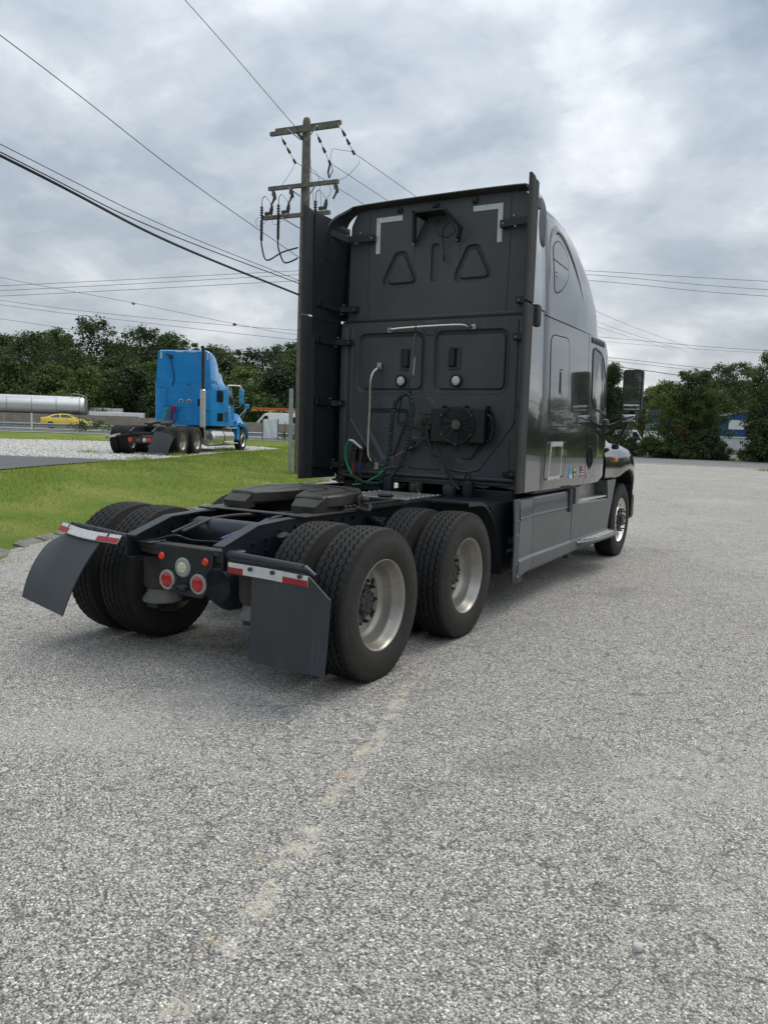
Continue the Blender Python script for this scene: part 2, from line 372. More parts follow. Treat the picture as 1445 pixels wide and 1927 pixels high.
def spline(pts, k=8, closed=False):
    P = [Vector(p) for p in pts]; n = len(P); res = []
    for i in range(n if closed else n-1):
        p0 = P[(i-1) % n] if (closed or i > 0) else P[0]*2-P[1]; p1 = P[i]; p2 = P[(i+1) % n]
        p3 = P[(i+2) % n] if (closed or i+2 < n) else P[-1]*2-P[-2]
        for j in range(k):
            t = j/k; res.append(0.5*((2*p1)+(p2-p0)*t+(2*p0-5*p1+4*p2-p3)*t*t+(3*p1-p0-3*p2+p3)*t**3))
    if not closed: res.append(P[-1])
    return res
def text_mesh(txt, size, depth=0.002):
    """outline of lettering as plain 2D triangles: (verts xy, faces), origin at the middle"""
    cu = bpy.data.curves.new('tmp_text', 'FONT'); cu.body = txt; cu.size = size; cu.align_x = 'CENTER'; cu.align_y = 'CENTER'
    cu.extrude = depth; cu.resolution_u = 2
    o = bpy.data.objects.new('tmp_text', cu); C.objects.link(o)
    dg = bpy.context.evaluated_depsgraph_get(); me = bpy.data.meshes.new_from_object(o.evaluated_get(dg))
    v = [tuple(x.co) for x in me.vertices]; f = [tuple(p.vertices) for p in me.polygons]
    bpy.data.objects.remove(o); bpy.data.curves.remove(cu); bpy.data.meshes.remove(me); return v, f
def interp(x, xs, ys): return float(np.interp(x, xs, ys))
# ------------------------------------------------------------------ terrain height (flat lot, lawn rising to the left, highway bank)
KY = [-60, -30, -14, -6, -0.8, 1.39, 2.22, 3.08, 6.51, 8.34, 13.5, 24, 40, 60, 120]
KX = [4.0, 2.0, 0.0, -1.8, -3.7, -4.86, -5.42, -5.78, -6.72, -7.42, -9.3, -13.2, -19, -26, -48]
def kerb_x(y): return float(np.interp(y, KY, KX))
def sst(v, a, b):
    t = min(1.0, max(0.0, (v-a)/(b-a))); return t*t*(3-2*t)
def qq(x, y): return -0.72*(x-3.7) + 0.69*(y+4.3)
def hgt(x, y):
    D = (kerb_x(y)-x)*0.92
    p = 0.692*(x-3.7) + 0.722*(y+4.3)
    return 0.50*sst(D, 0.2, 5.0) + 0.32*sst(qq(x, y), 40, 60)*sst(D, 2, 9)*sst(-p, -16, 8)
# ------------------------------------------------------------------ ground materials
def lot_mat():
    m, nt, b = new_mat('worn_chip_seal'); g = G(nt); p = g.pos()
    flat = g.mapping(p, scale=(1, 1, 0.0))
    warp = g.n('ShaderNodeVectorMath', operation='ADD'); g.l(flat, warp.inputs[0])
    nz = g.n('ShaderNodeTexNoise'); nz.inputs['Scale'].default_value = 40; g.l(flat, nz.inputs['Vector'])
    sc = g.n('ShaderNodeVectorMath', operation='SCALE'); g.l(nz.outputs['Color'], sc.inputs[0]); sc.inputs['Scale'].default_value = 0.012; g.l(sc.outputs[0], warp.inputs[1])
    w = warp.outputs[0]
    v1 = g.vor(w, 122); v2 = g.vor(g.mapping(w, loc=(5, 3, 0)), 210)
    sep = g.n('ShaderNodeSeparateColor'); g.l(v1.outputs['Color'], sep.inputs[0])
    s1 = g.ramp(sep.outputs[0], [(0.0, (0.085, 0.087, 0.09)), (0.18, (0.21, 0.20, 0.185)), (0.42, (0.385, 0.364, 0.328)), (0.72, (0.53, 0.505, 0.455)), (0.90, (0.70, 0.68, 0.63)), (1.0, (0.87, 0.855, 0.81))])
    sep2 = g.n('ShaderNodeSeparateColor'); g.l(v2.outputs['Color'], sep2.inputs[0])
    s2 = g.ramp(sep2.outputs[0], [(0.0, (0.10, 0.10, 0.10)), (0.5, (0.34, 0.323, 0.294)), (0.9, (0.53, 0.508, 0.462)), (1.0, (0.72, 0.71, 0.69))])
    # which stones sit proud: some cells show the finer fill instead
    pick = g.sm(sep.outputs[1], 0.42, 0.46); col = g.mix(pick, s2, s1)
    gap = g.sm(v1.outputs['Distance'], 0.50, 0.78); gap = g.m('MULTIPLY', gap, 0.72)
    col = g.mix(gap, col, (0.045, 0.045, 0.048))
    # broad worn and stained areas
    big = g.noise(flat, 0.45, 4, 0.6, 0.6); col = g.mix(g.m('MULTIPLY', g.sm(big, 0.50, 0.68), 0.30), col, (0.46, 0.445, 0.415))
    dk = g.noise(g.mapping(flat, loc=(9, 2, 0)), 1.1, 4, 0.62, 0.4); col = g.mix(g.m('MULTIPLY', g.sm(dk, 0.54, 0.74), 0.32), col, (0.115, 0.118, 0.124))
    br = g.noise(g.mapping(flat, loc=(1, 7, 0)), 0.8, 4, 0.65, 0.5); col = g.mix(g.m('MULTIPLY', g.sm(br, 0.60, 0.74), 0.33), col, (0.27, 0.225, 0.165))
    # cracks
    cw = g.n('ShaderNodeVectorMath', operation='ADD'); g.l(flat, cw.inputs[0])
    cn = g.n('ShaderNodeTexNoise'); cn.inputs['Scale'].default_value = 1.6; cn.inputs['Detail'].default_value = 5; g.l(flat, cn.inputs['Vector'])
    cs = g.n('ShaderNodeVectorMath', operation='SCALE'); g.l(cn.outputs['Color'], cs.inputs[0]); cs.inputs['Scale'].default_value = 0.6; g.l(cs.outputs[0], cw.inputs[1])
    ve = g.vor(cw.outputs[0], 1.9, 'DISTANCE_TO_EDGE'); ck = g.sm(ve.outputs['Distance'], 0.026, 0.005)
    cm = g.sm(g.noise(g.mapping(flat, loc=(4, 4, 0)), 0.35, 4), 0.40, 0.56); fine = g.sm(g.noise(flat, 14, 4), 0.40, 0.60)
    ck = g.m('MULTIPLY', ck, g.m('MULTIPLY', cm, fine)); col = g.mix(g.m('MULTIPLY', ck, 0.42), col, (0.035, 0.035, 0.037))
    # remains of an old painted line (yellowish and bleached patches)
    def line(A, B, half, thr, c, amt, col, nscale):
        A = Vector(A); B = Vector(B); d = (B-A).normalized(); nrm = Vector((-d.y, d.x)); sp_ = g.n('ShaderNodeSeparateXYZ'); g.l(flat, sp_.inputs[0])
        X = g.m('SUBTRACT', sp_.outputs[0], A.x); Y = g.m('SUBTRACT', sp_.outputs[1], A.y)
        s = g.m('ADD', g.m('MULTIPLY', X, d.x), g.m('MULTIPLY', Y, d.y)); q = g.m('ABSOLUTE', g.m('ADD', g.m('ADD', g.m('MULTIPLY', X, nrm.x), g.m('MULTIPLY', Y, nrm.y)), g.m('MULTIPLY', g.m('SUBTRACT', g.noise(flat, 1.5, 3), 0.5), 0.22)))
        L_ = (B-A).length; inside = g.m('MULTIPLY', g.sm(s, -0.2, 0.1), g.sm(s, L_+0.2, L_-0.1)); band = g.sm(q, half, half*0.35)
        n_ = g.sm(g.noise(g.mapping(flat, loc=(2, 8, 0)), nscale, 6, 0.6, 0.3), thr, thr+0.10); k = g.m('MULTIPLY', g.m('MULTIPLY', inside, band), g.m('MULTIPLY', n_, amt))
        return g.mix(k, col, c)
    ve2 = g.vor(cw.outputs[0], 6.0, 'DISTANCE_TO_EDGE'); c2 = g.sm(ve2.outputs['Distance'], 0.048, 0.010); m2 = g.sm(g.noise(g.mapping(flat, loc=(8, 1, 0)), 0.30, 3), 0.38, 0.56); f2_ = g.sm(g.noise(g.mapping(flat, loc=(3, 9, 0)), 11, 4), 0.36, 0.62)
    col = g.mix(g.m('MULTIPLY', g.m('MULTIPLY', c2, m2), g.m('MULTIPLY', f2_, 0.60)), col, (0.055, 0.055, 0.056))
    col = line((2.3, -3.0), (1.38, 0.2), 0.058, 0.445, (0.60, 0.555, 0.455), 0.52, col, 7.5)
    col = line((2.2, -2.9), (1.38, 0.2), 0.08, 0.58, (0.50, 0.38, 0.17), 0.38, col, 6.5)
    col = line((0.2, -1.85), (1.72, -1.55), 0.06, 0.54, (0.45, 0.36, 0.22), 0.32, col, 7.0)
    # dust drift away from the drive line: paler far lot
    g.l(col, b.inputs['Base Color']); b.inputs['Roughness'].default_value = 0.86; b.inputs['Specular IOR Level'].default_value = 0.35
    hgt_ = g.m('MULTIPLY', g.m('SUBTRACT', 0.9, v1.outputs['Distance']), g.m('ADD', 0.35, sep.outputs[1]))
    bp = g.bump(hgt_, 0.85, 0.006)
    g.l(bp, b.inputs['Normal']); return m
def grass_ground_mat():
    m, nt, b = new_mat('mown_grass_ground'); g = G(nt); p = g.mapping(g.pos(), scale=(1, 1, 0))
    a = g.noise(p, 0.5, 6, 0.6, 0.5); f = g.noise(p, 16, 6, 0.7)
    c = g.ramp(a, [(0.34, (0.10, 0.165, 0.022)), (0.5, (0.155, 0.215, 0.030)), (0.66, (0.24, 0.245, 0.068))])
    c = g.mix(g.m('MULTIPLY', g.sm(f, 0.45, 0.7), 0.5), c, (0.070, 0.120, 0.020))
    c = g.mix(g.m('MULTIPLY', g.sm(g.noise(g.mapping(p, loc=(3, 3, 0)), 1.3, 6, 0.6), 0.60, 0.74), 0.5), c, (0.20, 0.17, 0.085))
    g.l(c, b.inputs['Base Color']); b.inputs['Roughness'].default_value = 0.9; b.inputs['Specular IOR Level'].default_value = 0.2
    g.l(g.bump(g.noise(p, 30, 5, 0.7), 0.8, 0.05), b.inputs['Normal']); return m
def gravel_mat(name, base, white):
    m, nt, b = new_mat(name); g = G(nt); p = g.mapping(g.pos(), scale=(1, 1, 0)); v = g.vor(p, 18); sep = g.n('ShaderNodeSeparateColor'); g.l(v.outputs['Color'], sep.inputs[0])
    c = g.ramp(sep.outputs[0], [(0, base), (0.5, tuple(x*1.7 for x in base)), (1, white)])
    c = g.mix(g.m('MULTIPLY', g.sm(g.noise(p, 0.8, 6, 0.6), 0.55, 0.7), 0.5), c, (0.26, 0.22, 0.16))
    c = g.mix(g.sm(v.outputs['Distance'], 0.45, 0.75), c, (0.12, 0.115, 0.10))
    g.l(c, b.inputs['Base Color']); b.inputs['Roughness'].default_value = 0.9; g.l(g.bump(v.outputs['Distance'], -0.8, 0.03), b.inputs['Normal']); return m
def asphalt_mat(name, c0, c1):
    m, nt, b = new_mat(name); g = G(nt); p = g.mapping(g.pos(), scale=(1, 1, 0))
    c = g.ramp(g.noise(p, 0.7, 7, 0.65, 0.3), [(0.3, c0), (0.7, c1)]); c = g.mix(g.m('MULTIPLY', g.noise(p, 60, 3), 0.35), c, tuple(x*1.6 for x in c1))
    g.l(c, b.inputs['Base Color']); b.inputs['Roughness'].default_value = 0.85; g.l(g.bump(g.noise(p, 90, 3), 0.3, 0.01), b.inputs['Normal']); return m
lot_m = lot_mat(); grass_g = grass_ground_mat(); gravel_m = gravel_mat('white_crushed_stone', (0.20, 0.195, 0.18), (0.66, 0.65, 0.62))
road_m = asphalt_mat('road_asphalt', (0.095, 0.098, 0.102), (0.135, 0.137, 0.140)); drive_m = asphalt_mat('dark_drive_asphalt', (0.060, 0.064, 0.070), (0.095, 0.10, 0.107)); hw_m = asphalt_mat('highway_asphalt', (0.13, 0.13, 0.13), (0.19, 0.19, 0.188))
line_m = mat('road_line_paint', (0.62, 0.62, 0.60), 0.7, 0, 0.2, 4); gut_m = mat('pale_gutter', (0.36, 0.36, 0.35), 0.85, 0, 0.2, 2)
kerb_m = mat('broken_kerb_concrete', (0.155, 0.15, 0.135), 0.9, 0, 0.35, 7, dirt=(0.10, 0.095, 0.075), dirt_amt=0.3, dirt_scale=5, bump=0.5, bscale=30)

# ------------------------------------------------------------------ ground sheet
def ground():
    xs = np.concatenate([[-1500, -600, -300], np.arange(-160, -40, 5), np.arange(-40, -2, 0.8), np.arange(-2, 60, 4), [80, 120, 200, 400, 1500]])
    ys_ = np.concatenate([[-1500, -400, -150], np.arange(-60, -4, 4), np.arange(-4, 46, 0.8), np.arange(46, 130, 4), [150, 200, 300, 500, 1500]])
    vs = [(x, y, hgt(x, y)) for y in ys_ for x in xs]; k = len(xs); fs = [(j*k+i, j*k+i+1, (j+1)*k+i+1, (j+1)*k+i) for j in range(len(ys_)-1) for i in range(k-1)]
    mb = MB(); mb.add(vs, fs); return tag(mb.build('ground', grass_g, None, True, 60, False), kind='structure')
ground()
def patch(name, poly, m, dz, step=1.0):
    """flat-shaped area draped over the terrain"""
    bm = bmesh.new(); bm.faces.new([bm.verts.new((x, y, 0)) for x, y in poly])
    x0, x1 = min(p[0] for p in poly), max(p[0] for p in poly); y0, y1 = min(p[1] for p in poly), max(p[1] for p in poly)
    for k in np.arange(x0+step, x1, step): bmesh.ops.bisect_plane(bm, geom=list(bm.verts)+list(bm.edges)+list(bm.faces), plane_co=(k, 0, 0), plane_no=(1, 0, 0))
    for k in np.arange(y0+step, y1, step): bmesh.ops.bisect_plane(bm, geom=list(bm.verts)+list(bm.edges)+list(bm.faces), plane_co=(0, k, 0), plane_no=(0, 1, 0))
    for v in bm.verts: v.co.z = hgt(v.co.x, v.co.y) + dz
    me = bpy.data.meshes.new(name); bm.normal_update()
    if sum(f.normal.z for f in bm.faces) < 0: bmesh.ops.reverse_faces(bm, faces=bm.faces)
    bm.to_mesh(me); bm.free(); me.shade_smooth(); return tag(link(name, me, m), kind='structure')
lot_poly = []
for y in np.concatenate([np.arange(-58, -6, 2.0), np.arange(-6, 20, 0.35), np.arange(20, 43.5, 1.0)]):
    j = (0.10*math.sin(y*2.3)+0.07*math.sin(y*5.9+1)+0.04*math.sin(y*11)) if -6 < y < 20 else 0
    lot_poly.append((kerb_x(y)+0.12+j, float(y)))
lot_poly += [(-19.6, 43.6), (70, 43.6), (70, -58)]
mb = MB(); mb.add([(x, y, 0.006) for x, y in lot_poly], [tuple(range(len(lot_poly)))]); tag(mb.build('parking_lot', lot_m, None, False), kind='structure')
mb = MB(); mb.add([(-24, 43.4, 0.010), (120, 43.4, 0.010), (120, 45.2, 0.010), (-24, 45.2, 0.010)], [(0, 1, 2, 3)]); tag(mb.build('gutter', gut_m, None, False), kind='structure')
mb = MB(); mb.add([(-30, 45.0, 0.016), (150, 45.0, 0.016), (150, 61.5, 0.016), (-30, 60.5, 0.016)], [(0, 1, 2, 3)]); tag(mb.build('road', road_m, None, False), kind='structure')
mb = MB(); mb.add([(-30, 46.2, 0.021), (150, 46.2, 0.021), (150, 46.55, 0.021), (-30, 46.55, 0.021)], [(0, 1, 2, 3)]); tag(mb.build('road_edge_line', line_m, None, False), kind='structure')
gravel_poly = [(-24, 8.2), (-17.7, 10.0), (-16.3, 10.8), (-14.6, 11.3), (-14.0, 11.6), (-14.3, 12.8), (-15.0, 14.4), (-16.4, 17.2), (-18.0, 20.6), (-19.4, 24.6), (-20.2, 26.5), (-22.4, 28.0), (-25.2, 27.2), (-29.9, 24.5), (-32.1, 22.7), (-33.7, 20.8), (-42, 12.0), (-36, 4.0)]
drive_poly = [(-14.1, 11.35), (-13.7, 10.0), (-13.0, 8.3), (-12.0, 6.2), (-10.8, 3.5), (-11.5, 1.0), (-30, -6), (-38, 2), (-24, 8.0), (-17.8, 10.1), (-16.3, 10.9), (-14.6, 11.35)]
patch('gravel_pad', gravel_poly, gravel_m, 0.016, 1.2); patch('driveway', drive_poly, drive_m, 0.026, 1.2)
def qp(q, p):   # site axes of the highway: q away from the lot, p along the road
    return (3.7-0.722*q+0.692*p, -4.3+0.692*q+0.722*p)
def strip_q(name, q0, q1, m, dz, p0=-90, p1=60): patch(name, [qp(q0, p0), qp(q1, p0), qp(q1, p1), qp(q0, p1)], m, dz, 6.0)
strip_q('service_road', 56.0, 63.5, drive_m, 0.03); strip_q('highway', 66.5, 81.0, hw_m, 0.03); strip_q('far_highway', 83.2, 106, hw_m, 0.03)
strip_q('road_edge_line', 79.9, 80.2, line_m, 0.045); strip_q('verge_concrete', 55.0, 55.9, gut_m, 0.03)

# broken kerb: separate worn pieces along the lawn edge
ka = empty('kerb', 'broken grey concrete kerb along the lawn edge, left of the grey truck', 'kerb', (-5.78, 3.08, 0))
y = -1.0
while y < 20:
    L_ = random.uniform(0.35, 0.95); x0, x1 = kerb_x(y), kerb_x(y+L_)
    if not (4.0 < y < 5.0):
        mb = MB(); n = 6; rg = []
        for k in range(n+1):
            t = k/n; yy = y+L_*0.97*t; xx = kerb_x(yy); w1 = 0.13+random.uniform(-0.03, 0.03); z_ = 0.012+random.uniform(-0.012, 0.012)
            rg.append([(xx-w1-5.78*-1-0.05, yy-3.08, -0.03), (xx-w1+5.78+random.uniform(-0.02, 0.02)-0.05, yy-3.08, z_+0.02), (xx+5.78-0.02, yy-3.08, z_+random.uniform(0, 0.015)), (xx+0.08+5.78+random.uniform(-0.02, 0.03), yy-3.08, z_*0.6), (xx+0.12+5.78, yy-3.08, -0.03)])
        mb.loft(rg, True, True, True); mb.build('kerb_piece', kerb_m, ka, True, 30)
    y += L_+random.choice([0.02, 0.03, 0.25])
# pale stones lying about on the lot
def stone(name, loc, s, m, label):
    bm = bmesh.new(); bmesh.ops.create_icosphere(bm, subdivisions=2, radius=1)
    for v in bm.verts: v.co *= 1+random.uniform(-0.16, 0.16); v.co.x *= s[0]; v.co.y *= s[1]; v.co.z *= s[2]
    me = bpy.data.meshes.new(name); bm.to_mesh(me); bm.free(); me.shade_smooth(); o = link(name, me, m); o.location = loc; return tag(o, label, 'stone')
stone_m = mat('pale_stone', (0.52, 0.51, 0.49), 0.85, 0, 0.2, 30, bump=0.4, bscale=80)
stone('stone', (3.265, -1.882, 0.018), (0.017, 0.016, 0.014), stone_m, 'round pale stone lying alone on the asphalt at lower right')
# ------------------------------------------------------------------ wheels (axis along X, outer face towards +X)
TR = 0.503
def tyre_mesh(zig=0.0055, N=224, hw=0.116):
    side = [(-0.118, 0.292), (-0.134, 0.315), (-0.141, 0.36), (-0.141, 0.40), (-0.1385, 0.418), (-0.1375, 0.421), (-0.131, 0.45), (-0.124, 0.472), (-0.1185, 0.486)]
    gx = [-0.070, -0.024, 0.024, 0.070]; gw = 0.0055; gd = 0.016
    prof = [(x, r, 0.0, 0) for x, r in side]
    def crown(x): return TR - 0.008*(x/hw)**2
    prof.append((-hw, crown(hw)-0.001, 0, 1))
    for q, c in enumerate(gx):
        sgn = 1 if q % 2 == 0 else -1
        prof += [(c-0.014, crown(c), sgn, 0), (c-gw, crown(c)-0.0005, sgn, 2), (c-gw*0.7, crown(c)-gd, sgn, 0), (c+gw*0.7, crown(c)-gd, sgn, 0), (c+gw, crown(c)-0.0005, sgn, 2), (c+0.014, crown(c), sgn, 0)]
    prof.append((hw, crown(hw)-0.001, 0, 1))
    prof += [(-x, r, 0.0, 0) for x, r in reversed(side)]
    zz = [0, 1, 1, 0, -1, -1]; k = len(prof); vs = []; fs = []
    for i in range(N):
        a = 2*math.pi*i/N; z_ = zz[i % 6 % len(zz)] if N % 6 == 0 else [0, 1, 0, -1][i % 4]
        for (x, r, s, sh) in prof:
            if sh == 2: r2 = r - (0.007 if (i % 4) == (1 if s > 0 else 3) else 0)
            elif sh: r2 = r - (0.006 if (i % 4) == 0 else 0)
            else: r2 = r
            vs.append((x + s*zig*z_, r2*math.cos(a), r2*math.sin(a)))
    for i in range(N):
        for j in range(k-1): fs.append((i*k+j, i*k+j+1, ((i+1) % N)*k+j+1, ((i+1) % N)*k+j))
    mb = MB(); mb.add(vs, fs); me = mb.mesh('tyre', True, 28); me.materials.append(tyre_m); return me
TYRE = tyre_mesh()
def lettering(txt, r, x, size, a0):
    v, f = text_mesh(txt, size, 0.0012); mb = MB(); vs = []
    for (a, b, c) in v:
        rr = r + b; th = a0 - a/r
        vs.append((x + (0.0015 if c > 0 else -0.0008), rr*math.cos(th), rr*math.sin(th)))
    mb.add(vs, f); me = mb.mesh('size_lettering', False); return me
letter_m = mat('tyre_lettering_rubber', (0.050, 0.046, 0.042), 0.55, 0, 0.2)
LET = lettering('295/75R22.5', 0.365, 0.1415, 0.040, R(112)); LET.materials.append(letter_m)
def disc_holes(mb, x, r0, r1, nh, rh, rc, t=0.012, rx=None):
    holes = []
    for i in range(nh):
        a = 2*math.pi*(i+0.5)/nh; h = []
        for k in range(12):
            b = 2*math.pi*k/12; du, dw = rh*math.cos(b), (rx or rh)*math.sin(b)
            h.append((rc*math.cos(a)+du*math.cos(a)-dw*math.sin(a), rc*math.sin(a)+du*math.sin(a)+dw*math.cos(a)))
        holes.append(h)
    P = lambda u, w, h: (x+h, u, w)
    sheet_with_holes(mb, circ(0, 0, r1, 48), holes+[circ(0, 0, r0, 24)], P)
    for h in holes: mb.loft([[(x, u, w) for u, w in h], [(x-t, u, w) for u, w in h]], True)
def hub_mesh(x0, x1, nlug=10, rc=0.1425, stud=0.030, rbody=0.085):
    mb = MB(); mb.lathe([(0.128, x0), (0.128, x0+0.012), (0.108, x0+0.02), (0.100, x1-0.03), (rbody, x1-0.03), (rbody, x1-0.006), (rbody-0.01, x1), (0.03, x1), (0.026, x1+0.008), (0.0, x1+0.008)], (0, 0, 0), 'x', 28)
    for i in range(8):
        a = 2*math.pi*i/8; mb.cyl((x1-0.032, 0.072*math.cos(a), 0.072*math.sin(a)), (x1+0.010, 0.072*math.cos(a), 0.072*math.sin(a)), 0.008, n=6)
    for i in range(nlug):
        a = 2*math.pi*i/nlug; y, z = rc*math.cos(a), rc*math.sin(a)
        mb.cyl((x0, y, z), (x0+0.020, y, z), 0.015, n=6); mb.cyl((x0+0.026, y, z), (x0+stud+0.01, y, z), 0.011, n=8)
    return mb.mesh('hub')
hub_black = mat('oily_black_hub', (0.045, 0.044, 0.044), 0.4, 0.3, 0.4, 12, dirt=(0.07, 0.055, 0.045), dirt_amt=0.2, dirt_scale=10)
def make_wheel(kind):
    """rim mesh with tyre, hub and lettering as its pieces; kind: outer, inner, steer"""
    mb = MB()
    if kind == 'outer':
        mb.lathe([(0.288, -0.118), (0.303, -0.122), (0.303, 0.114), (0.301, 0.122), (0.296, 0.1245), (0.290, 0.120), (0.286, 0.108), (0.280, 0.098), (0.276, 0.075), (0.262, 0.055), (0.256, 0.035), (0.250, -0.015), (0.236, -0.035), (0.222, -0.046)], (0, 0, 0), 'x', 56)
        disc_holes(mb, -0.046, 0.10, 0.222, 5, 0.026, 0.187, rx=0.030)
        m = steel_w
    elif kind == 'inner':
        mb.lathe([(0.303, -0.12), (0.296, -0.124), (0.285, -0.1), (0.255, -0.02), (0.25, 0.04), (0.12, 0.05), (0.25, 0.045), (0.288, 0.11), (0.303, 0.12)], (0, 0, 0), 'x', 32); m = steel_w
    else:
        mb.lathe([(0.288, -0.118), (0.303, -0.122), (0.303, 0.114), (0.301, 0.122), (0.296, 0.1245), (0.290, 0.120), (0.284, 0.100), (0.272, 0.088), (0.262, 0.088), (0.256, 0.092)], (0, 0, 0), 'x', 48)
        disc_holes(mb, 0.092, 0.178, 0.256, 10, 0.022, 0.216, rx=0.030)
        mb.lathe([(0.178, 0.092), (0.172, 0.102), (0.165, 0.106), (0.085, 0.106)], (0, 0, 0), 'x', 48)
        m = alu
    rim = mb.mesh('wheel'); rim.materials.append(m)
    o = link('wheel', rim); link('tyre', TYRE, None, o)
    if kind == 'outer': link('hub', HUBR, None, o); link('size_lettering', LET, None, o)
    if kind == 'steer': link('hub', HUBF, None, o)
    return o
HUBR = hub_mesh(-0.046, 0.012); HUBR.materials.append(hub_black)
HUBF = hub_mesh(0.106, 0.160, rbody=0.075, stud=0.05); HUBF.materials.append(hub_black)
W_OUT, W_IN, W_ST = make_wheel('outer'), make_wheel('inner'), make_wheel('steer')
proto_used = set()
def put_wheel(proto, parent, x, y, z=0.495, spin=0.0):
    if proto.name in proto_used: o = clone(proto, parent)
    else: o = proto; proto_used.add(proto.name); o.parent = parent
    o.location = (x, y, z)
    # spin about own axis, then face outwards
    o.rotation_euler = (spin, 0, 0) if x > 0 else (spin, 0, math.pi)
    return o

# ------------------------------------------------------------------ grey tractor
T = empty('semi_truck', 'dark grey semi tractor with tall sleeper cab and empty fifth wheel on the asphalt lot', 'truck', (0, 0, 0))
DX, IX = 1.09, 0.75; FY = 6.52
for i, y in enumerate((0.0, 1.32)):
    for s in (1, -1):
        put_wheel(W_OUT, T, s*DX, y, spin=[0.0, R(40)][i]*s)
        put_wheel(W_IN, T, s*IX, y, spin=0.13*s)
for s in (1, -1): put_wheel(W_ST, T, s*1.02, FY, spin=0.2)
# axles
for y in (0.0, 1.32):
    mb = MB(); mb.tube([(-0.9, y, 0.495), (-0.35, y, 0.495), (-0.2, y, 0.5), (0.2, y, 0.5), (0.35, y, 0.495), (0.9, y, 0.495)], [0.065, 0.075, 0.17, 0.17, 0.075, 0.065], 14)
    mb.lathe([(0.0, y-0.24), (0.12, y-0.22), (0.19, y-0.12), (0.20, y), (0.17, y+0.15), (0.10, y+0.28), (0.0, y+0.32)], (0, 0, 0.5), 'y', 18)
    for s in (-1, 1): mb.lathe([(0.2, -0.12), (0.21, -0.1), (0.21, 0.05), (0.12, 0.07)], (s*0.56, y, 0.495), 'x', 20)
    mb.build('drive_axle', frame_m, T)
mb = MB(); mb.tube([(-0.95, FY, 0.44), (-0.5, FY, 0.36), (0.5, FY, 0.36), (0.95, FY, 0.44)], 0.055, 10); mb.build('steer_axle', frame_m, T)
mb = MB(); mb.tube([(0, 0.3, 0.55), (0, 1.0, 0.58)], 0.045, 10); mb.tube([(0, 1.65, 0.6), (0, 5.5, 0.75)], 0.05, 10); mb.build('drive_shaft', frame_m, T)
# frame rails: open channels with a sloped tail
RT = 1.0
def rail(s):
    mb = MB(); out_ = [(-0.64, 0.715), (-0.64, 0.868), (-0.30, 0.972), (0.0, 0.985), (6.9, 0.985), (6.9, 0.71), (-0.05, 0.71), (-0.3, 0.70)]
    mb.prism(out_, 'yz', s*0.430, s*0.421)                       # web
    top = [(-0.64, 0.868), (-0.30, 0.972), (0.0, 0.985), (6.9, 0.985)]
    for (y0, z0), (y1, z1) in zip(top, top[1:]):                # top flange, facing inwards
        mb.loft([[(s*0.432, y0, z0+0.001), (s*0.345, y0, z0+0.001), (s*0.345, y0, z0-0.010), (s*0.432, y0, z0-0.010)], [(s*0.432, y1, z1+0.001), (s*0.345, y1, z1+0.001), (s*0.345, y1, z1-0.010), (s*0.432, y1, z1-0.010)]], True, True, True)
    bot = [(-0.64, 0.715), (-0.3, 0.70), (-0.05, 0.71), (6.9, 0.71)]
    for (y0, z0), (y1, z1) in zip(bot, bot[1:]):
        mb.loft([[(s*0.432, y0, z0), (s*0.345, y0, z0), (s*0.345, y0, z0+0.010), (s*0.432, y0, z0+0.010)], [(s*0.432, y1, z1), (s*0.345, y1, z1), (s*0.345, y1, z1+0.010), (s*0.432, y1, z1+0.010)]], True, True, True)
    o = mb.build('frame_rail', frame_m, T, False)
    for (y, z) in [(-0.36, 0.86), (-0.36, 0.80), (-0.22, 0.88), (-0.22, 0.80), (-0.08, 0.92), (-0.08, 0.82), (0.10, 0.93), (0.25, 0.93), (0.4, 0.93), (0.55, 0.93), (0.7, 0.93), (0.85, 0.93)]:
        b2 = MB(); b2.cyl((s*0.40, y, z), (s*0.458, y, z), 0.013, n=6); b2.build('rail_bolt', frame_m, o)
for s in (1, -1): rail(s)
for y in (0.66, 2.2, 3.4, 4.8):
    mb = MB(); mb.bb(-0.42, 0.42, y-0.09, y+0.09, 0.74, 0.95, 0.02); mb.build('crossmember', frame_m, T)
# rear crossmember, rusty on top
mb = MB(); mb.bb(-0.418, 0.418, -0.53, -0.43, 0.735, 0.815, 0.008); mb.bb(-0.418, 0.418, -0.545, -0.531, 0.78, 0.818, 0.004); mb.build('rear_crossmember', rust_m, T)
mb = MB(); mb.bb(-0.418, -0.26, -0.60, -0.44, 0.8185, 0.826, 0.003); mb.bb(0.30, 0.418, -0.58, -0.44, 0.8185, 0.826, 0.003)
mb.tube(spline([(-0.3, -0.5, 0.83), (-0.2, -0.42, 0.86), (-0.1, -0.36, 0.83), (0.1, -0.3, 0.83)]), 0.007, 6); mb.build('gusset_plate', frame_m, T)
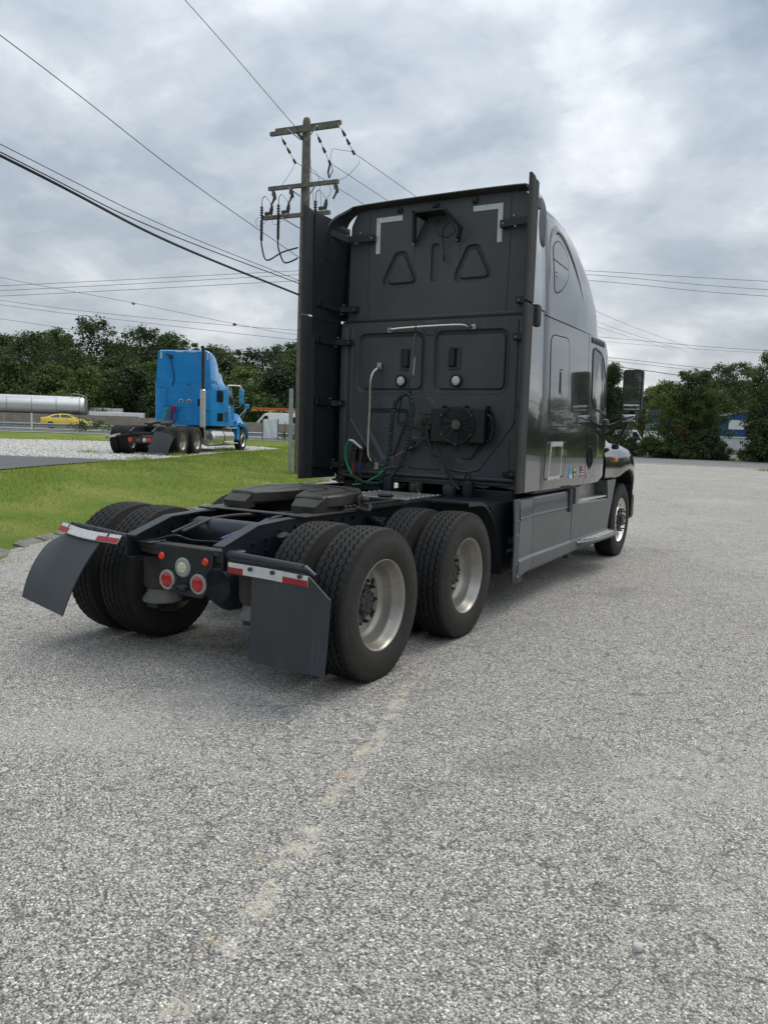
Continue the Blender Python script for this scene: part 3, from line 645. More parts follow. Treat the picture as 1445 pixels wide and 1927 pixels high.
# light panel
pan = rpoly([(-0.235, 0.80), (0.272, 0.80), (0.262, 0.70), (0.215, 0.665), (0.215, 0.54), (0.17, 0.492), (0.02, 0.492), (-0.10, 0.505), (-0.17, 0.55), (-0.195, 0.66)], 0.03, 4)
mb = MB(); mb.prism(pan, 'xz', -0.552, -0.546); lp = mb.build('light_panel', frame_m, T, True, 30)
mb = MB(); mb.bb(-0.06, 0.06, -0.60, -0.553, 0.53, 0.565, 0.01); mb.cyl((-0.02, -0.61, 0.548), (-0.02, -0.553, 0.548), 0.018, n=10); mb.bb(0.0, 0.07, -0.585, -0.553, 0.548, 0.572, 0.006)
for x in (-0.04, 0.035): mb.cyl((x, -0.558, 0.60), (x, -0.552, 0.60), 0.016, n=12)
mb.build('plate_lamp', dark_m, lp)
def round_lamp(name, x, z, r, ring, m):
    mb = MB(); mb.lathe([(r-ring-0.004, -0.545), (r-ring-0.004, -0.566), (r-ring*0.4, -0.568), (r, -0.561), (r, -0.545)], (x, 0, z), 'y', 28)
    for k in range(3):
        a = R(90+120*k); mb.cyl((x+(r-ring/2)*math.cos(a), -0.570, z+(r-ring/2)*math.sin(a)), (x+(r-ring/2)*math.cos(a), -0.560, z+(r-ring/2)*math.sin(a)), 0.005, n=6)
    o = mb.build(name, grey_ring, T)
    b = MB(); rr = r-ring-0.004
    b.lathe([(rr, -0.560), (rr*0.95, -0.570), (rr*0.6, -0.577), (0.0, -0.580)], (x, 0, z), 'y', 24)
    for k in range(7):
        a = 2*math.pi*k/6; q = (0 if k == 6 else rr*0.6)
        b.lathe([(rr*0.24, -0.568), (rr*0.18, -0.5785), (0, -0.5795)], (x+q*math.cos(a), 0, z+q*math.sin(a)), 'y', 10)
    b.build('lens', m, o)
round_lamp('tail_light', -0.131, 0.582, 0.068, 0.015, red_lens); round_lamp('tail_light', 0.146, 0.584, 0.068, 0.015, red_lens)
round_lamp('reversing_light', 0.009, 0.680, 0.066, 0.022, clear_lens)
for x in (-0.185, 0.204):
    mb = MB(); mb.lathe([(0.026, -0.545), (0.026, -0.558), (0.018, -0.568), (0, -0.570)], (x, 0, 0.738), 'y', 20); mb.build('marker_light', red_lens2, T)
# air springs with pedestals (behind each drive axle)
for y in (-0.30, 1.02):
    for s in (1, -1):
        x = s*0.44
        mb = MB(); mb.lathe([(0.10, 0.71), (0.128, 0.70), (0.132, 0.67), (0.130, 0.56), (0.132, 0.50), (0.122, 0.465), (0.105, 0.455)], (x, y, 0), 'z', 28, True); a = mb.build('air_spring', bag_m, T)
        mb = MB(); mb.lathe([(0.100, 0.462), (0.104, 0.44), (0.112, 0.415), (0.135, 0.385), (0.14, 0.372), (0.138, 0.36)], (x, y, 0), 'z', 28, True); mb.build('pedestal', ped_m, a)
        mb = MB(); mb.loft([[(x-0.05, y-0.1, 0.36), (x+0.05, y-0.1, 0.36), (x+0.05, y-0.1, 0.32), (x-0.05, y-0.1, 0.32)], [(x-0.05, y+0.3, 0.42), (x+0.05, y+0.3, 0.42), (x+0.05, y+0.3, 0.33), (x-0.05, y+0.3, 0.33)], [(x-0.04, y+0.85, 0.55), (x+0.04, y+0.85, 0.55), (x+0.04, y+0.85, 0.48), (x-0.04, y+0.85, 0.48)]], True, True, True)
        mb.bb(x-0.05, x+0.05, y+0.8, y+0.92, 0.46, 0.72, 0.01)
        mb.build('trailing_arm', frame_m, T)
    for s in (1, -1):
        mb = MB(); mb.cyl((s*0.47, y+0.42, 0.38), (s*0.50, y+0.16, 0.90), 0.035, n=12); mb.cyl((s*0.47, y+0.42, 0.36), (s*0.47, y+0.42, 0.52), 0.025, n=10); mb.build('shock_absorber', frame_m, T)
# brake chambers, fittings on the outside of the rails
mb = MB(); mb.cyl((0.43, -0.02, 0.875), (0.57, -0.12, 0.865), 0.03, n=12); mb.cyl((0.56, -0.115, 0.866), (0.62, -0.155, 0.862), 0.017, n=10); mb.build('air_fitting', dark_m, T)
mb = MB(); mb.cyl((0.60, -0.15, 0.8635), (0.628, -0.17, 0.861), 0.012, n=10); mb.build('air_fitting_cap', mat('brass', (0.35, 0.2, 0.08), 0.4, 0.8), T)
mb = MB(); mb.cyl((0.43, 1.08, 0.90), (0.58, 1.00, 0.895), 0.032, n=12); mb.cyl((0.57, 1.0, 0.895), (0.63, 0.97, 0.893), 0.018, n=10); mb.build('air_fitting', dark_m, T)
for y in (-0.16, 1.16):
    for s in (1, -1):
        mb = MB(); mb.lathe([(0.0, -0.09), (0.06, -0.085), (0.08, -0.04), (0.083, 0.0), (0.08, 0.05), (0.05, 0.09), (0, 0.095)], (s*0.33, y-0.06, 0.55), 'y', 18); mb.build('brake_chamber', frame_m, T)
# air tanks and lines between the rails
mb = MB(); mb.lathe([(0.0, -0.33), (0.08, -0.32), (0.10, -0.28), (0.10, 0.28), (0.08, 0.32), (0, 0.33)], (0, -0.1, 0.86), 'x', 18); mb.build('air_tank', frame_m, T)
for k, (x0, x1, z) in enumerate([(-0.25, -0.1, 0.9), (-0.15, 0.05, 0.92), (0.2, 0.1, 0.9), (0.28, 0.25, 0.93)]):
    mb = MB(); mb.tube(spline([(x0, -0.4, z-0.03), (x0+0.02, -0.05, z+0.04), (x1, 0.35, z+0.05), (x1, 1.2, z), (x0, 2.3, z+0.02)]), 0.012, 7); mb.build('air_line', [dark_m, dark_m, blue_h, dark_m][k], T)

# mud flaps ------------------------------------------------------------
def flap(grid, thick, nrm, parent):
    """bent rubber sheet from a function (a, b) -> point"""
    n = 12; A = [[Vector(grid(i/n, j/n)) for i in range(n+1)] for j in range(n+1)]; nv = Vector(nrm).normalized()*thick
    vs = [p for row in A for p in row] + [p+nv for row in A for p in row]; k = (n+1)**2; fs = []
    for j in range(n):
        for i in range(n):
            a = j*(n+1)+i; fs += [(a, a+1, a+n+2, a+n+1), (k+a+n+1, k+a+n+2, k+a+1, k+a)]
    edge = [i for i in range(n+1)] + [j*(n+1)+n for j in range(1, n+1)] + [n*(n+1)+i for i in range(n-1, -1, -1)] + [j*(n+1) for j in range(n-1, 0, -1)]
    for a, b in zip(edge, edge[1:]+edge[:1]): fs.append((a, a+k, b+k, b))
    mb = MB(); mb.add(vs, fs); return mb.build('mud_flap', flap_m, parent, True, 40)
def strip(mid_pts, h, parent, off):
    """red and white conspicuity tape along three or more points"""
    P = spline(mid_pts, 10); n = len(P); cuts = [(0, 0.23, tape_r), (0.23, 0.74, tape_w), (0.74, 1.0, tape_r)]
    bk = MB(); up = Vector(h); o3 = Vector(off)
    bk.loft([[p+up*1.0+o3*0.4, p-up*0.72+o3*0.4, p-up*0.72-o3, p+up*1.0-o3] for p in P], True, True, True); b = bk.build('tape_backing', tape_w, parent, True, 40)
    for a, c, m in cuts:
        q = P[int(a*(n-1)):int(c*(n-1))+1]; mb = MB()
        mb.loft([[p+up*(0.25)+o3*1.3, p-up*0.70+o3*1.3, p-up*0.70+o3*0.5, p+up*0.25+o3*0.5] for p in q], True, True, True); mb.build('reflective_tape', m, b)
    return b
# right: hangs straight, outer top corner cut
def gr(a, b):
    xt = 0.655 + 0.575*a; x = 0.650 + 0.560*a
    zt = 0.775 if a < 0.72 else 0.775-(a-0.72)/0.28*0.135
    t = b; return (xt*(1-t)+x*t, -0.635-0.012*math.sin(a*3.1)-0.02*t*t, zt*(1-t)+(0.19-0.006*a)*t)
f1 = flap(gr, 0.009, (0, 1, 0), T)
mb = MB(); mb.cyl((0.44, -0.60, 0.815), (1.02, -0.60, 0.790), 0.030, n=16); mb.cyl((1.02, -0.60, 0.790), (1.10, -0.60, 0.755), 0.030, 0.016, n=16); mb.bb(0.47, 1.07, -0.632, -0.622, 0.70, 0.80, 0.003); mb.bb(0.432, 0.50, -0.62, -0.50, 0.70, 0.84, 0.01); hg = mb.build('flap_hanger', frame_m, T)
strip([(0.478, -0.648, 0.742), (0.78, -0.650, 0.737), (1.080, -0.648, 0.725)], (0, 0, 0.038), hg, (0, -0.003, 0))
for x in (0.66, 0.83, 1.03):
    mb = MB(); mb.cyl((x, -0.668, 0.757), (x, -0.63, 0.757), 0.013, n=8); mb.build('hanger_bolt', rust_m, hg)
# left: stiff flap bent out behind
def gl(a, b):
    xt = -0.62 - 0.60*a; zt = 0.835-(0.0 if a < 0.6 else (a-0.6)/0.4*0.10) + 0.01*math.sin(a*3.14)
    p0 = Vector((xt, -0.655, zt)); p1 = Vector((-0.645-0.565*a, -0.985+0.105*a, 0.342+0.035*a))
    mid = (p0+p1)*0.5 + Vector((0, -0.055, 0.055)); t = b
    return p0*(1-t)**2 + mid*2*t*(1-t) + p1*t*t
f2 = flap(gl, 0.009, (0, 0.7, -0.7), T)
mb = MB(); mb.cyl((-0.44, -0.585, 0.832), (-1.0, -0.585, 0.872), 0.027, n=16); mb.bb(-0.50, -0.432, -0.60, -0.50, 0.72, 0.85, 0.01); hg = mb.build('flap_hanger', frame_m, T)
strip([(-1.06, -0.672, 0.868), (-0.78, -0.692, 0.838), (-0.47, -0.668, 0.826)], (0, 0.026, 0.030), hg, (0, -0.002, 0.003))
for x, z in ((-0.98, 0.885), (-0.76, 0.868), (-0.58, 0.858)):
    mb = MB(); mb.cyl((x, -0.665, z-0.02), (x, -0.63, z+0.015), 0.012, n=8); mb.build('hanger_bolt', rust_m, hg)

# fifth wheel -----------------------------------------------------------
top = [(-0.34, 1.10), (-0.20, 1.16), (0.20, 1.16), (0.34, 1.10), (0.46, 0.92), (0.48, 0.62), (0.44, 0.42), (0.20, 0.40), (0.075, 0.66), (0.05, 0.80), (-0.05, 0.80), (-0.075, 0.66), (-0.20, 0.40), (-0.44, 0.42), (-0.48, 0.62), (-0.46, 0.92)]
top = rpoly(top, 0.03, 3)
tp = lambda y: 1.128 + 0.035*(y-0.7)
mb = MB()
ring = lambda d, dz: [(u, w, tp(w)+dz) for u, w in inset(top, d)]
mb.loft([[(u, w, tp(w)-0.105) for u, w in inset(top, 0.03)], ring(0.0, -0.08), ring(0.0, -0.012), ring(0.012, 0.0)], True, True, True)
for s in (1, -1):   # sloped approach ramps
    mb.loft([[(s*0.205, 0.43, tp(0.43)), (s*0.455, 0.46, tp(0.44)), (s*0.455, 0.46, 1.0), (s*0.205, 0.43, 1.0)], [(s*0.22, 0.33, 1.045), (s*0.43, 0.33, 1.045), (s*0.42, 0.33, 0.975), (s*0.22, 0.33, 0.975)]], True, True, True)
fw = mb.build('fifth_wheel', grease_m, T, True, 30)
gm = mat('old_grease', (0.014, 0.012, 0.011), 0.35, 0, 0.4, 10)
def smear(pts, w, dz):
    P = spline(pts, 8); mb = MB(); L_ = []
    for i, p in enumerate(P):
        t = (P[min(i+1, len(P)-1)]-P[max(i-1, 0)]).normalized(); nn = Vector((-t.y, t.x, 0))*w*(0.8+0.3*math.sin(i*1.7))
        L_.append([(p.x+nn.x, p.y+nn.y, tp(p.y)+dz), (p.x-nn.x, p.y-nn.y, tp(p.y)+dz)])
    mb.loft(L_, False); mb.build('grease_groove', gm, fw)
smear([(-0.36, 0.52, 0), (-0.40, 0.75, 0), (-0.28, 0.98, 0), (0.0, 1.06, 0), (0.28, 0.98, 0), (0.40, 0.75, 0), (0.36, 0.52, 0)], 0.013, 0.0025)
smear([(-0.15, 0.62, 0), (-0.19, 0.80, 0), (-0.10, 0.93, 0), (0.10, 0.93, 0), (0.19, 0.80, 0), (0.15, 0.62, 0)], 0.016, 0.0025)
smear([(-0.44, 0.86, 0), (-0.38, 0.90, 0)], 0.03, 0.0025); smear([(0.44, 0.86, 0), (0.38, 0.90, 0)], 0.03, 0.0025)
for s in (1, -1):
    mb = MB(); mb.prism([(0.45, 0.99), (0.95, 0.99), (0.83, 1.07), (0.57, 1.07)], 'yz', s*0.37, s*0.44); mb.cyl((s*0.35, 0.7, 1.055), (s*0.47, 0.7, 1.055), 0.03, n=12); mb.build('pivot_bracket', grease_m, fw)
mb = MB(); mb.cyl((0.485, 0.86, 1.06), (0.50, 0.86, 1.06), 0.05, n=12); mb.tube([(0.49, 0.80, 1.02), (0.53, 0.84, 1.0), (0.55, 0.9, 0.99), (0.52, 0.95, 1.03)], 0.014, 8); mb.lathe([(0.03, 0), (0.035, 0.02), (0.02, 0.04)], (0.52, 0.88, 1.06), 'z', 12, True); mb.build('release_handle', rust_m, fw)
# slide rails with teeth
for s in (1, -1):
    mb = MB(); mb.bb(s*0.36, s*0.50, 0.12, 1.62, 0.988, 1.002, 0.003); mb.bb(s*0.455, s*0.50, 0.62, 1.55, 1.002, 1.016, 0.003); o = mb.build('slide_rail', grease_m, T)
    for k in range(15):
        b = MB(); y = 0.66+k*0.06; b.bb(s*0.462, s*0.495, y-0.017, y+0.017, 1.016, 1.042, 0.006); b.build('rail_tooth', grease_m, o)
mb = MB(); mb.bb(-0.50, 0.50, 0.16, 0.24, 0.988, 1.0, 0.004); mb.build('slider_crossbar', grease_m, T)
# deck plate
mb = MB(); mb.bb(-0.36, 0.34, 1.92, 2.60, 0.990, 1.004, 0.003); dk = mb.build('deck_plate', plate_m, T)
for x in (-0.34, 0.32):
    for k in range(7):
        b = MB(); b.lathe([(0.012, 1.004), (0.009, 1.010), (0, 1.011)], (x, 1.96+k*0.1, 0), 'z', 8); b.build('rivet', alu_d, dk)
mb = MB(); mb.bb(-0.36, 0.40, 1.88, 1.915, 0.93, 0.995, 0.006); mb.build('deck_support', frame_m, T)
mb = MB(); mb.bb(0.02, 0.16, 1.90, 1.98, 1.005, 1.03, 0.012); mb.build('deck_latch', dark_m, T)

# quarter fender and auxiliary power unit in front of the drive tyres (right), plain fender on the left
for s in (1, -1):
    prof = [(1.55, 1.035), (1.85, 1.02), (2.02, 0.93), (2.17, 0.78), (2.29, 0.60), (2.33, 0.36)]; prof = [(p.x, p.y) for p in spline([(a, b, 0) for a, b in prof], 5)]
    mb = MB(); mb.loft([[(s*0.62, y, z+0.012), (s*1.10, y, z+0.012), (s*1.105, y-0.005, z-0.02), (s*1.095, y, z), (s*0.62, y, z)] for y, z in prof], True, True, True); mb.build('quarter_fender', dark_m, T, True, 40)
apu = MB(); apu.prism(rpoly([(2.36, 0.33), (3.25, 0.33), (3.25, 0.98), (2.20, 1.0), (2.05, 0.985), (2.24, 0.78), (2.35, 0.60)], 0.02, 2), 'yz', 0.50, 1.08); AP = apu.build('power_unit', frame_m, T, True, 30)
def side_text(txt, size, y, z, x, m, parent, name='lettering'):
    v, f = text_mesh(txt, size, 0.0008); mb = MB(); mb.add([(x+c, y+a, z+b) for a, b, c in v], f); return mb.build(name, m, parent, False)
side_text('TriPac', 0.10, 2.64, 0.625, 1.082, mat('pale_blue_print', (0.22, 0.50, 0.62), 0.5), AP); side_text('EVOLUTION', 0.05, 2.62, 0.535, 1.082, mat('grey_print', (0.45, 0.46, 0.46), 0.5), AP)
mb = MB(); mb.bb(-1.05, -0.5, 2.45, 3.6, 0.40, 0.95, 0.03); mb.build('battery_box', dark_m, T)
mb = MB(); mb.lathe([(0.0, 2.7), (0.29, 2.72), (0.31, 2.76), (0.31, 4.4), (0.29, 4.44), (0, 4.46)], (-0.82, 0.95, 0.63), 'y', 28); mb.build('fuel_tank', alu, T)
mb = MB(); mb.lathe([(0.0, 3.3), (0.29, 3.32), (0.31, 3.36), (0.31, 5.4), (0.29, 5.44), (0, 5.46)], (0.82, 0, 0.63), 'y', 28); mb.build('fuel_tank', alu, T)
mb = MB(); mb.bb(-0.42, 0.42, 4.6, 6.9, 0.65, 1.45, 0.1); mb.build('engine', dark_m, T)
mb = MB(); mb.bb(0.44, 0.98, 2.85, 2.98, 0.97, 1.06, 0.01); mb.bb(-0.98, -0.44, 2.85, 2.98, 0.97, 1.06, 0.01); mb.build('cab_mount', frame_m, T)
for x in (-0.33, 0.57):
    mb = MB(); mb.lathe([(0.05, 0.98), (0.055, 1.0), (0.055, 1.13), (0.03, 1.15)], (x, 2.72, 0), 'z', 16, True); mb.build('cab_shock', frame_m, T)
for x in (-0.05, 0.33):
    mb = MB(); mb.lathe([(0.062, 0.985), (0.072, 1.0), (0.072, 1.075), (0.062, 1.09)], (x, 2.80, 0), 'z', 18, True); mb.build('cab_air_bag', bag_m, T)
mb = MB(); mb.tube(spline([(0.12, 2.55, 1.005), (0.06, 2.62, 1.05), (0.02, 2.68, 1.09), (-0.01, 2.70, 1.095), (-0.02, 2.71, 1.07)], 6), 0.010, 8); mb.build('deck_grab_hook', chrome, T)
# ------------------------------------------------------------------ cab and sleeper
WZ = [1.05, 1.6, 2.2, 2.75, 3.2, 3.6, 4.0]; WW = [1.19, 1.185, 1.165, 1.15, 1.125, 1.085, 1.05]
def wz(z): return interp(z, WZ, WW)
GY = [2.90, 2.93, 2.97, 3.03, 4.6, 5.0, 5.3, 5.5, 5.7, 5.9, 6.05]; GO = [0.13, 0.065, 0.022, 0.0, 0.0, 0.0, 0.008, 0.035, 0.16, 0.45, 0.72]
def hw(y, z): return max(0.05, wz(z) - interp(y, GY, GO))
ZB = lambda y: 1.07
ZTOPY = [2.9, 5.25, 5.45, 5.65, 5.85, 6.05]; ZTOPZ = [2.745, 2.745, 2.62, 2.40, 2.17, 1.95]
def body_ring(y, off=0.0, zb=None):
    zt = interp(y, ZTOPY, ZTOPZ) - off; zb = (ZB(y) if zb is None else zb) + off
    zs = [zb + (zt-zb)*k/22 for k in range(23)]
    right = [(hw(y, z)-off - 0.03*max(0, 1-(z-zb)/0.06)**2, y, z) for z in zs]
    return right + [(-x, yy, z) for x, yy, z in reversed(right)]
def body(name, ys, m, off=0.0, caps=(False, False)):
    mb = MB(); mb.loft([body_ring(y, off) for y in ys], True, *caps); return mb.build(name, m, T, True, 50)
sleeper = body('sleeper_body', [2.90, 2.915, 2.93, 2.95, 2.97, 3.0, 3.03, 3.2, 3.5, 3.8, 4.1, 4.4, 4.534], paint)
cabb = body('cab_body', [4.546, 4.7, 4.9, 5.0, 5.1, 5.2, 5.3, 5.4, 5.5, 5.6, 5.7, 5.8, 5.9, 6.05], paint, 0, (False, True))
body('inner_liner', [2.99, 3.2, 4.4, 4.7, 5.0, 5.3, 5.6], gasket, 0.03, (False, True))
# side outlines lie on the tumblehome of the flank
def PS(y, z, h): return (hw(y, z)+h, y, z)
def dense(poly, step=0.06):
    res = []
    for a, b in zip(poly, poly[1:]+poly[:1]):
        d = math.dist(a, b); k = max(1, int(d/step))
        for i in range(k): t = i/k; res.append((a[0]*(1-t)+b[0]*t, a[1]*(1-t)+b[1]*t))
    return res
def mirror(P): return lambda u, w, h: (-P(u, w, h)[0],)+tuple(P(u, w, h)[1:])
def side_panel(name, poly, m, parent, gap=0.014, h=0.004, P=PS):
    """panel standing proud with a dark gap round it"""
    mb = MB(); ribbon(mb, poly, gap, -0.004, 0.0022, P); g_ = mb.build('panel_gap', gasket, parent, True, 50)
    q = inset(poly, gap); rows = 14
    mb = MB(); zs = [p[1] for p in q]; 
    rings = [[P(u, w, hh) for u, w in inset(q, d)] for d, hh in ((0, -0.003), (0.0, h*0.6), (0.004, h))]
    mb.loft(rings, True)
    # fill in horizontal slices so the panel follows the flank
    base = inset(q, 0.004); z0, z1 = min(p[1] for p in base), max(p[1] for p in base)
    bm = bmesh.new(); vs = [bm.verts.new((u, w, 0)) for u, w in base]; bm.faces.new(vs)
    for k in range(1, rows):
        z = z0+(z1-z0)*k/rows; bmesh.ops.bisect_plane(bm, geom=list(bm.verts)+list(bm.edges)+list(bm.faces), plane_co=(0, z, 0), plane_no=(0, 1, 0))
    bm.verts.index_update(); mb.add([P(v.co.x, v.co.y, h) for v in bm.verts], [tuple(v.index for v in f.verts) for f in bm.faces]); bm.free()
    return mb.build(name, m, parent, True, 50)
lug = dense(rpoly([(3.205, 1.70), (3.83, 1.70), (3.83, 2.625), (3.215, 2.60)], [0.10, 0.10, 0.13, 0.13], 6))
lg = side_panel('luggage_door', lug, paint, T)
mb = MB(); ribbon(mb, rpoly([(3.50, 2.03), (3.585, 2.03), (3.60, 2.285), (3.515, 2.285)], 0.03, 4), 0.008, 0.002, 0.007, PS); mb.build('door_handle', gasket, lg)
mb = MB(); emboss(mb, rpoly([(3.515, 2.05), (3.57, 2.05), (3.585, 2.265), (3.53, 2.265)], 0.02, 4), [(0, 0.003), (0.004, 0.012), (0.012, 0.015)], PS); mb.build('handle_pad', paint, lg)
hat = dense(rpoly([(3.085, 1.172), (3.745, 1.185), (3.83, 1.562), (3.155, 1.556)], 0.07, 5))
ht = side_panel('access_hatch', hat, paint, T)
residue = mat('sticker_residue', (0.50, 0.51, 0.50), 0.6, 0, 0.2, 40, dirt=(0.20, 0.20, 0.20), dirt_amt=0.45, dirt_scale=35)
for (a, b, w_) in [((3.235, 1.20), (3.30, 1.545), 0.016), ((3.60, 1.19), (3.665, 1.545), 0.013), ((3.27, 1.532), (3.66, 1.536), 0.030), ((3.215, 1.192), (3.61, 1.197), 0.022)]:
    mb = MB(); pts = []
    for k in range(25):
        t = k/24; y, z = a[0]*(1-t)+b[0]*t, a[1]*(1-t)+b[1]*t; ww = w_*(0.6+0.7*random.random())
        pts.append((y, z, ww))
    hor_ = abs(a[1]-b[1]) < 0.1
    mb.loft([[PS(y-(0 if hor_ else ww), z-(ww if hor_ else 0), 0.0055), PS(y+(0 if hor_ else ww), z+(ww*0.6 if hor_ else 0), 0.0055)] for y, z, ww in pts], False); mb.build('sticker_residue', residue, ht)
for y, z in ((2.99, 1.30), (3.0, 1.18)):
    mb = MB(); mb.lathe([(0.016, -0.002), (0.012, 0.006), (0, 0.007)], (hw(3.0, z)-0.004 if y > 2.98 else 1.17, y+0.03, z), 'x', 10); mb.build('side_rivet', bolt_m, T)
# badges and print low on the sleeper
def decal(name, poly, m, parent, h=0.0035):
    mb = MB(); emboss(mb, poly, [(0, 0.0), (0, h)], PS); return mb.build(name, m, parent, False)
rect = lambda y0, y1, z0, z1: [(y0, z0), (y1, z0), (y1, z1), (y0, z1)]
d1 = decal('blue_sticker', rect(3.925, 4.035, 1.155, 1.285), mat('sticker_blue', (0.05, 0.30, 0.55), 0.4), T)
decal('sticker_text_block', rect(3.93, 4.03, 1.16, 1.205), mat('sticker_pale', (0.45, 0.58, 0.66), 0.4), d1, 0.005)
d2 = decal('round_yellow_sticker', circ(4.12, 1.222, 0.050, 20, 0.062), mat('sticker_black', (0.02, 0.02, 0.02), 0.4), T)
decal('yellow_ring', circ(4.12, 1.222, 0.040, 20, 0.052), mat('sticker_yellow', (0.62, 0.52, 0.10), 0.4), d2, 0.005)
decal('dark_bar', rect(4.085, 4.155, 1.212, 1.232), MATS['sticker_black'], d2, 0.0065)
d3 = decal('pale_print', rect(4.19, 4.31, 1.185, 1.20), mat('print_grey', (0.40, 0.40, 0.40), 0.5), T)
for z in (1.212, 1.238, 1.26): decal('print_line', rect(4.19, 4.30-0.02*(z > 1.23), z, z+0.010), MATS['print_grey'], d3)
d4 = decal('flag_sticker', rect(4.335, 4.49, 1.165, 1.285), mat('flag_white', (0.6, 0.58, 0.58), 0.4), T)
for k in range(4): decal('flag_stripe', rect(4.335, 4.488, 1.168+k*0.032, 1.184+k*0.032), mat('flag_red', (0.42, 0.05, 0.06), 0.4), d4, 0.005)
decal('flag_canton', rect(4.337, 4.405, 1.225, 1.283), mat('flag_blue', (0.05, 0.08, 0.26), 0.4), d4, 0.0065)
for k, z in enumerate((1.205, 1.18, 1.155, 1.13, 1.11)):
    mb = MB(); mb.bb(1.196, 1.199, 2.63, 2.63+[0.10, 0.09, 0.07, 0.08, 0.05][k], z-0.004, z+0.004); mb.build('certification_print', mat('white_print', (0.6, 0.6, 0.58), 0.5), T)

# roof fairing -------------------------------------------------------------
RY = [2.97, 3.2, 3.5, 3.8, 4.2, 4.6, 4.95, 5.25, 5.42, 5.5]; RZ = [3.86, 3.89, 3.90, 3.865, 3.75, 3.55, 3.32, 3.04, 2.86, 2.79]
def roof_ring(y, off=0.0):
    zt = interp(y, RY, RZ) - off; zb = 2.757 + off; g_ = interp(y, [2.97, 3.0, 3.06, 4.0, 4.6, 5.0, 5.25, 5.5], [0.10, 0.03, 0.0, 0.0, 0.015, 0.045, 0.09, 0.20])
    r = min(0.30, (zt-zb)*0.85); pts = []
    for k in range(13):
        z = zb + (zt-r-zb)*k/12; pts.append((wz(z)-g_-off, y, z))
    w0 = wz(zt-r)-g_-off
    for k in range(1, 9):
        a = math.pi/2*k/8; pts.append((w0-r*0.92*(1-math.cos(a)), y, zt-r+r*math.sin(a)-0.0))
    xe = pts[-1][0]
    for t in (0.75, 0.5, 0.25): pts.append((xe*t, y, zt+0.035*(1-t)))
    full = pts + [(0, y, zt+0.037)] + [(-x, yy, z) for x, yy, z in reversed(pts)]
    return full
ys = [2.97, 2.985, 3.0, 3.03, 3.06, 3.2, 3.35, 3.5, 3.65, 3.8, 4.0, 4.2, 4.4, 4.6, 4.8, 4.95, 5.1, 5.25, 5.35, 5.42, 5.5]
mb = MB(); mb.loft([roof_ring(y) for y in ys], True, False, True); roof = mb.build('roof_fairing', paint, T, True, 50)
mb = MB(); mb.loft([roof_ring(y, 0.03) for y in ys[4:-2]], True, False, True); mb.build('roof_liner', gasket, T)
# raised brow and window-shaped panel on the fairing flank
def PR(y, z, h):
    g_ = interp(y, [2.97, 3.0, 3.06, 4.0, 4.6, 5.0], [0.10, 0.03, 0.0, 0.0, 0.015, 0.045]); zt = interp(y, RY, RZ); r = 0.30
    x = wz(min(z, zt-r))-g_
    if z > zt-r: s_ = min(1, (z-(zt-r))/r); x -= r*0.92*(1-math.sqrt(max(0, 1-s_*s_)))
    return (x+h, y, z)
rw = [(3.30, 3.40), (3.36, 3.49), (3.47, 3.535), (3.60, 3.525), (3.74, 3.46), (3.80, 3.36), (3.74, 3.20), (3.58, 3.08), (3.42, 3.015), (3.35, 3.012), (3.31, 3.06)]
rwp = dense([(p.x, p.y) for p in spline([(a, b, 0) for a, b in rw], 4, True)], 0.05)
side_panel('sleeper_window_panel', rwp, paint, roof, 0.011, 0.004, PR)
mb = MB(); a, b = (3.305, 3.325), (3.755, 3.305)
mb.loft([[PR(a[0]*(1-t)+b[0]*t, a[1]*(1-t)+b[1]*t+dz, 0.0062) for dz in (-0.005, 0.005)] for t in [k/10 for k in range(11)]], False); mb.build('panel_seam', gasket, roof)
for z in (3.21, 3.17):
    mb = MB(); mb.lathe([(0.008, 0), (0.006, 0.006), (0, 0.007)], PR(3.37, z, 0.003), 'x', 8); mb.build('panel_fastener', gasket, roof)
brow = [(3.20, 3.05), (3.20, 3.30), (3.25, 3.50), (3.38, 3.615), (3.55, 3.625), (3.75, 3.56), (3.98, 3.42), (4.2, 3.24), (4.38, 3.06)]
mb = MB(); L_ = []
for p in spline([(a, b, 0) for a, b in brow], 5):
    L_.append(p)
rings = []
for i, p in enumerate(L_):
    t = (L_[min(i+1, len(L_)-1)]-L_[max(0, i-1)]).normalized(); nn = Vector((-t.y, t.x)); f_ = math.sin(math.pi*min(1, max(0, i/(len(L_)-1))))**0.5
    rings.append([PR(p.x+nn.x*d, p.y+nn.y*d, h*f_-0.001) for d, h in ((0.045, 0), (0.022, 0.013), (0.0, 0.017), (-0.020, 0.011), (-0.04, 0.0))])
mb.loft(rings, False); mb.build('brow_moulding', paint, roof, True, 60)
mb = MB(); mb.loft([[PR(y, 2.757, 0.001), PR(y, 2.745, -0.012)] for y in (3.0, 3.4, 3.8, 4.2, 4.6, 5.0)], False); mb.build('fairing_seam', gasket, T)

